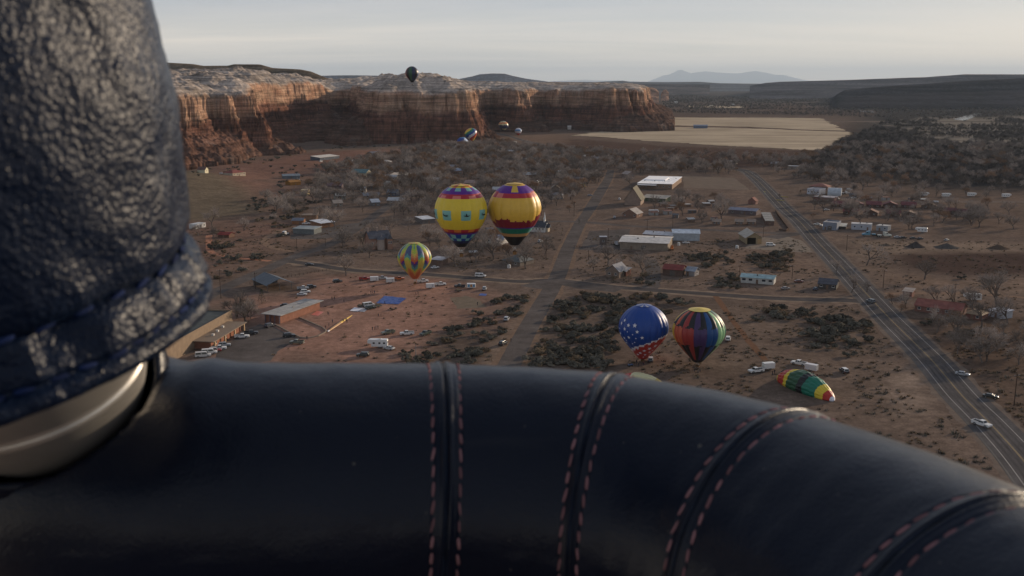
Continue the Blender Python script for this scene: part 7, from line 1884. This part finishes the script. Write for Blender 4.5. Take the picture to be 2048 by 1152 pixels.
# folds where the leather gathers beside the socket
tm = np.repeat(tpar[:, None], len(thv), 1)
Lf += .0012 * np.sin(sx / .0052) * np.exp(-((tm - .20) / .035) ** 2) * np.clip(np.sin(ax_ / RT) , 0, 1)
Pm = Pm + nrm * Lf[:, :, None]
# the socket: leather pressed down in a round hole cut into the upper slope of the rim
HC = Vector((-.184, .371, -.112)); HA = Vector((.2343, -.9824, 1)).normalized(); RH = .0435
h1 = HA.cross(Vector((0, 1, 0))).normalized(); h2 = HA.cross(h1)
rel = Pm - np.array(HC)[None, None]; axn = np.array(HA)
alo = rel @ axn; per = np.linalg.norm(rel - alo[..., None] * axn, axis=-1)
dn = np.clip((RH * 1.03 - per) / .006, 0, 1) * (alo > -.05); dn = dn * dn * (3 - 2 * dn)
Pm = Pm - axn[None, None] * (dn * .07)[..., None]
def hring(prof, n, wob=0.0):
    ph = np.linspace(0, 2 * np.pi, n, endpoint=False)
    V = []
    for r, z in prof:
        w = wob * fbm(np.cos(ph) * 3 + r * 40, np.sin(ph) * 3, 2)
        V.append(np.array(HC)[None] + axn[None] * (z + w[:, None] * .6) + ((r + w) * np.cos(ph))[:, None] * np.array(h1) + ((r + w) * np.sin(ph))[:, None] * np.array(h2))
    return np.array(V)
def leather(name, col, rough, cell, bstr, fine=None, spec=.5):
    m = bpy.data.materials.new(name); m.use_nodes = True; t = m.node_tree; b = t.nodes['Principled BSDF']; N = t.nodes.new; K = t.links.new
    b.inputs['Roughness'].default_value = rough; b.inputs['Specular IOR Level'].default_value = spec
    c = N('ShaderNodeTexCoord'); n1_ = N('ShaderNodeTexNoise'); n1_.inputs['Scale'].default_value = 1 / .05; n1_.inputs['Detail'].default_value = 4; K(c.outputs['Object'], n1_.inputs['Vector'])
    cr_ = N('ShaderNodeMix'); cr_.data_type = 'RGBA'; cr_.inputs['A'].default_value = (*[x * .75 for x in col], 1); cr_.inputs['B'].default_value = (*[x * 1.3 for x in col], 1); K(n1_.outputs['Fac'], cr_.inputs['Factor']); K(cr_.outputs['Result'], b.inputs['Base Color'])
    # grain: warped cells
    nw = N('ShaderNodeTexNoise'); nw.inputs['Scale'].default_value = .6 / cell; nw.inputs['Detail'].default_value = 3; K(c.outputs['Object'], nw.inputs['Vector'])
    mw = N('ShaderNodeVectorMath'); mw.operation = 'MULTIPLY_ADD'; K(nw.outputs['Color'], mw.inputs[0]); mw.inputs[1].default_value = (cell * 2.2,) * 3; K(c.outputs['Object'], mw.inputs[2])
    vo = N('ShaderNodeTexVoronoi'); vo.feature = 'SMOOTH_F1'; vo.inputs['Scale'].default_value = 1 / cell; vo.inputs['Smoothness'].default_value = .6; K(mw.outputs[0], vo.inputs['Vector'])
    inv = N('ShaderNodeMath'); inv.operation = 'SUBTRACT'; inv.inputs[0].default_value = 1; K(vo.outputs['Distance'], inv.inputs[1])
    bp = N('ShaderNodeBump'); bp.inputs['Strength'].default_value = bstr; bp.inputs['Distance'].default_value = cell * .5; K(inv.outputs[0], bp.inputs['Height'])
    n2_ = N('ShaderNodeTexNoise'); n2_.inputs['Scale'].default_value = 1 / (cell * 5); n2_.inputs['Detail'].default_value = 5; K(c.outputs['Object'], n2_.inputs['Vector'])
    bp2 = N('ShaderNodeBump'); bp2.inputs['Strength'].default_value = bstr * .38; bp2.inputs['Distance'].default_value = cell * 2; K(n2_.outputs['Fac'], bp2.inputs['Height']); K(bp.outputs[0], bp2.inputs['Normal'])
    K(bp2.outputs[0], b.inputs['Normal'])
    rr_ = N('ShaderNodeMapRange'); rr_.inputs['To Min'].default_value = rough * .85; rr_.inputs['To Max'].default_value = rough * 1.2; K(n2_.outputs['Fac'], rr_.inputs['Value']); K(rr_.outputs[0], b.inputs['Roughness'])
    return m
LEA = leather('smooth_navy_leather', (.0022, .0048, .0135), .34, .0013, .20, spec=.20)
def dust(m):
    t = m.node_tree; b = t.nodes['Principled BSDF']; N = t.nodes.new; K = t.links.new
    c = b.inputs['Base Color'].links[0].from_socket; cn = N('ShaderNodeTexCoord')
    for sc, d in ((55, .045), (160, .05)):
        v = N('ShaderNodeTexVoronoi'); v.inputs['Scale'].default_value = sc; K(cn.outputs['Object'], v.inputs['Vector'])
        l = N('ShaderNodeMath'); l.operation = 'LESS_THAN'; l.inputs[1].default_value = d; K(v.outputs['Distance'], l.inputs[0])
        sp_ = N('ShaderNodeSeparateColor'); K(v.outputs['Color'], sp_.inputs[0])
        g_ = N('ShaderNodeMath'); g_.operation = 'GREATER_THAN'; g_.inputs[1].default_value = .72; K(sp_.outputs[0], g_.inputs[0])
        mm = N('ShaderNodeMath'); mm.operation = 'MULTIPLY'; K(l.outputs[0], mm.inputs[0]); K(g_.outputs[0], mm.inputs[1])
        x = N('ShaderNodeMix'); x.data_type = 'RGBA'; x.inputs['B'].default_value = (.07, .065, .06, 1); K(mm.outputs[0], x.inputs['Factor']); K(c, x.inputs['A']); c = x.outputs['Result']
    # long faint scuffs
    mp_ = N('ShaderNodeMapping'); mp_.inputs['Scale'].default_value = (14, 90, 90); mp_.inputs['Rotation'].default_value = (.3, .2, .5); K(cn.outputs['Object'], mp_.inputs[0])
    n = N('ShaderNodeTexNoise'); n.inputs['Scale'].default_value = 1; n.inputs['Detail'].default_value = 5; K(mp_.outputs[0], n.inputs['Vector'])
    r = N('ShaderNodeMapRange'); r.inputs['From Min'].default_value = .60; r.inputs['From Max'].default_value = .80; r.inputs['To Max'].default_value = .35; K(n.outputs['Fac'], r.inputs['Value'])
    x = N('ShaderNodeMix'); x.data_type = 'RGBA'; x.inputs['B'].default_value = (.022, .024, .030, 1); K(r.outputs[0], x.inputs['Factor']); K(c, x.inputs['A'])
    K(x.outputs['Result'], b.inputs['Base Color'])
dust(LEA)
LEA2 = leather('grained_navy_leather', (.0036, .0085, .0225), .37, .0017, .62, spec=.125)
bk = thing('balloon_basket', 'dark navy leather padded basket rim with pink stitching across the whole foreground', 'balloon basket', C0)
rim = obj('rim_padding', npmesh('rim_padding', Pm.reshape(-1, 3), gridq(len(sv), len(thv), True), [LEA]), bk)
# stitches
stm = MB(); n = 7
for k in range(2): pass
def capsule(L_, r):
    V = []; prof = [(-.5, .15), (-.42, .7), (-.25, 1.0), (0, 1.08), (.25, 1.0), (.42, .7), (.5, .15)]
    for a, q in prof:
        for k in range(7):
            t = 2 * math.pi * k / 7; V.append((a * L_, q * r * math.cos(t), q * r * .8 * math.sin(t)))
    return npmesh('stitch', np.array(V), gridq(7, 7, True), [])
THREAD = mat('pink_thread', (.22, .115, .125), .9, .2, var=.25, scale=300, rnd=.3)
BLUE_T = mat('blue_thread', (.008, .016, .055), .85, .2, var=.25, scale=300, rnd=.3)
SM = capsule(.0052, .00052); SM.materials.append(THREAD)
def put_stitch(p, tdir, ndir, me, par, twist=.0):
    x = Vector(tdir).normalized(); zz = Vector(ndir); zz = (zz - x * zz.dot(x)).normalized(); y = zz.cross(x)
    m = Matrix((x, y, zz)).transposed()
    o = obj('stitch', me, par); o.location = p; o.rotation_euler = (m @ Matrix.Rotation(twist, 3, 'Z')).to_euler()
    return o
EDGE = mat('worn_edge', (.010, .015, .028), .62, .12, var=.6, scale=120)
for q_ in seam_s:
    for sd_ in (-1, 1):
        s_ = q_ + sd_ * .0063
        pitch = .0066 / RT
        ths = np.arange(R(-52), R(128), pitch) + rng.normal() * .02
        pts, _ = rim_surface(np.array([s_]), ths, -.0001); pts2, _ = rim_surface(np.array([s_]), ths + .01, -.0001)
        _, _, N1, B1, _ = frame(np.array([s_]))
        for k, th in enumerate(ths):
            nd = math.cos(th) * N1[0] + math.sin(th) * B1[0]
            o = put_stitch(pts[0, k], pts2[0, k] - pts[0, k], nd, SM, rim, twist=.10 * sd_ + rng.normal() * .05)
            sc_ = rng.uniform(.85, 1.12); o.scale = (sc_, rng.uniform(.85, 1.2), 1)
    # the two turned edges that meet in the seam
    C1, T1, N1, B1, _ = frame(np.array([q_]))
    ths = np.linspace(R(-80), R(150), 90)
    for off, rad in ((-.0005, .00042), (.0010, .00030)):
        pts, _ = rim_surface(np.array([q_ + off]), ths, .0004)
        V = []
        for k, th in enumerate(ths):
            nd = math.cos(th) * N1[0] + math.sin(th) * B1[0]
            w_ = rad * (1 + .5 * math.sin(k * .7 + off * 9e3) * .5)
            for j in range(6):
                a = 2 * math.pi * j / 6; V.append(pts[0, k] + w_ * (math.cos(a) * nd + math.sin(a) * T1[0]))
        obj('seam_edge', npmesh('seam_edge', np.array(V), gridq(len(ths), 6, True), [EDGE]), rim)
# ------------------------------------------------------------------ upright: grained sleeve, hem, metal socket plug
e1 = AX.cross(Vector((0, 1, 0))).normalized(); e2 = AX.cross(e1)
def lathe(prof, n, noise, close=False, inner=None):
    o_ = np.array([p[0] for p in prof]) * K_; r_ = np.array([p[1] for p in prof]) * K_
    ph = np.linspace(0, 2 * np.pi, n, endpoint=False)
    O = np.repeat(o_[:, None], n, 1); Rr = np.repeat(r_[:, None], n, 1); PH = np.repeat(ph[None, :], len(o_), 0)
    if noise is not None: Rr = Rr + noise(O, PH, Rr)
    V = np.array(PC)[None, None] + O[..., None] * np.array(AX) + Rr[..., None] * (np.cos(PH)[..., None] * np.array(e1) + np.sin(PH)[..., None] * np.array(e2))
    return V
def seamless(O, PH, s, o=3, k=0.0, ridged=False):
    """noise that closes round the cylinder"""
    w = .5 - .5 * np.cos(PH)
    A = fbm(O / s + k, PH * .092 / s + k, o, ridged=ridged); B = fbm(O / s + k, (PH - 2 * np.pi) * .092 / s + k, o, ridged=ridged)
    f = np.clip((PH - 5.6) / .68, 0, 1)
    return A * (1 - f) + B * f
def nz_sleeve(O, PH, Rr):
    a = .0040 * seamless(O + .25 * PH * .03, PH, .075, 3, 2) + .0030 * np.minimum(0, .25 - np.abs(seamless(O * .8 + PH * .02, PH, .055, 2, 9))) * 2
    a += .0005 * seamless(O, PH, .018, 3, 4) + .0003 * seamless(O, PH, .006, 2, 14)
    return a
body_o = np.concatenate([np.linspace(.0135, .03, 40), np.linspace(.0305, .20, 360)])
body_r = np.interp(body_o, [.0135, .015, .017, .020, .03, .045, .06, .075, .09, .2], [.0640, .0665, .0682, .0692, .0700, .0708, .0708, .0700, .0690, .070])
V = lathe(list(zip(body_o, body_r)), 560, nz_sleeve)
slv = obj('upright_sleeve', npmesh('upright_sleeve', V.reshape(-1, 3), gridq(V.shape[0], V.shape[1], True), [LEA2]), bk)
def nz_hem(O, PH, Rr):
    pk_ = seamless(O * .35 + PH * .004, PH, .022, 3, 7)
    return .0052 * pk_ * np.clip((O / K_ - .001) / .004, 0, 1) + .0012 * seamless(O, PH, .010, 3, 3) - .0016 * np.exp(-((O / K_ - .0042) / .0009) ** 2)
hem_o = np.array([.006, .002, -.0004, -.0012, -.0006, .0008, .0024, .0042, .006, .008, .010, .012, .0138, .0150, .0158])
hem_r = np.array([.0560, .0600, .0640, .0672, .0694, .0703, .0704, .0700, .0698, .0694, .0688, .0680, .0668, .0650, .0615])
oo = np.interp(np.linspace(0, 1, 90), np.linspace(0, 1, 15), hem_o); rr_ = np.interp(np.linspace(0, 1, 90), np.linspace(0, 1, 15), hem_r)
V = lathe(list(zip(oo, rr_)), 560, nz_hem)
hem = obj('sleeve_hem', npmesh('sleeve_hem', V.reshape(-1, 3), gridq(V.shape[0], V.shape[1], True), [LEA2]), bk)
SB_ = capsule(.0070, .0009); SB_.materials.append(BLUE_T)
for orow, rrow, npitch in ((.0042, .0697, 64), (.0148, .0652, 46)):
    for k in range(npitch):
        ph = 2 * math.pi * (k + .3) / npitch
        rad = Vector(np.cos(ph) * np.array(e1) + np.sin(ph) * np.array(e2))
        ca_ = -rad.dot(Vector(PC).normalized())
        if ca_ < -.25: continue
        Oq = np.array([[orow * K_]]); Pq = np.array([[ph]])
        rr0 = rrow * K_ + (float(nz_hem(Oq, Pq, None)[0, 0]) if orow < .01 else .0005)
        p = PC + AX * (orow * K_) + rad * (rr0 + .0003)
        put_stitch(p, AX.cross(rad), rad, SB_, hem, twist=rng.normal() * .15)
MET = bpy.data.materials.new('brushed_alloy'); MET.use_nodes = True
b_ = MET.node_tree.nodes['Principled BSDF']; b_.inputs['Base Color'].default_value = (.52, .49, .45, 1); b_.inputs['Metallic'].default_value = .75; b_.inputs['Roughness'].default_value = .36
tn = MET.node_tree.nodes.new('ShaderNodeTexNoise'); tn.inputs['Scale'].default_value = 60; tn.inputs['Detail'].default_value = 6
mr_ = MET.node_tree.nodes.new('ShaderNodeMapRange'); mr_.inputs['To Min'].default_value = .28; mr_.inputs['To Max'].default_value = .5
tcn = MET.node_tree.nodes.new('ShaderNodeTexCoord'); mpn = MET.node_tree.nodes.new('ShaderNodeMapping'); mpn.inputs['Scale'].default_value = (1, 1, 14)
MET.node_tree.links.new(tcn.outputs['Object'], mpn.inputs[0]); MET.node_tree.links.new(mpn.outputs[0], tn.inputs['Vector']); MET.node_tree.links.new(tn.outputs['Fac'], mr_.inputs['Value']); MET.node_tree.links.new(mr_.outputs[0], b_.inputs['Roughness'])
# plug: a short alloy tube that leaves the sleeve and stands in the hole
npl = 160
ph = np.linspace(0, 2 * np.pi, npl, endpoint=False)
bot = hring([(.0392, -.004)], npl)[0]
topc = PC + AX * .030
top_r = []
for k in range(npl):
    d_ = Vector(bot[k]) - HC; d_ = d_ - AX * d_.dot(AX); top_r.append(np.array(topc + d_.normalized() * .080))
top_r = np.array(top_r)
rings = [top_r]
for f in (.2, .4, .6, .66, .70, .74): rings.append(top_r * (1 - f) + bot * f)
stepc = rings[-1]; cen = stepc.mean(0)
rings.append(cen + (stepc - cen) * 1.004)                       # the small step where the inner tube meets the outer
for f in (.78, .84, .90, .95): rings.append(cen * 0 + (top_r * (1 - f) + bot * f) + ((top_r * (1 - f) + bot * f) - (top_r * (1 - f) + bot * f).mean(0)) * .004)
for r_, z_ in ((.0388, -.0065), (.0372, -.0092), (.0345, -.0108), (.030, -.0116), (.0, -.0118)): rings.append(hring([(r_, z_)], npl)[0])
V = np.array(rings)
obj('socket_plug', npmesh('socket_plug', V.reshape(-1, 3), gridq(V.shape[0], npl, True), [MET]), bk)
V = hring([(.0400, -.055), (.0405, -.03), (.0412, -.012), (.0420, -.004), (.0427, -.0008), (.0436, .0008), (.0447, .0008), (.0459, -.0004), (.0472, -.0030), (.0480, -.0070), (.0484, -.014), (.0486, -.03)], 200, .0012)
obj('socket_collar', npmesh('socket_collar', V.reshape(-1, 3), gridq(V.shape[0], 200, True), [LEA]), bk)
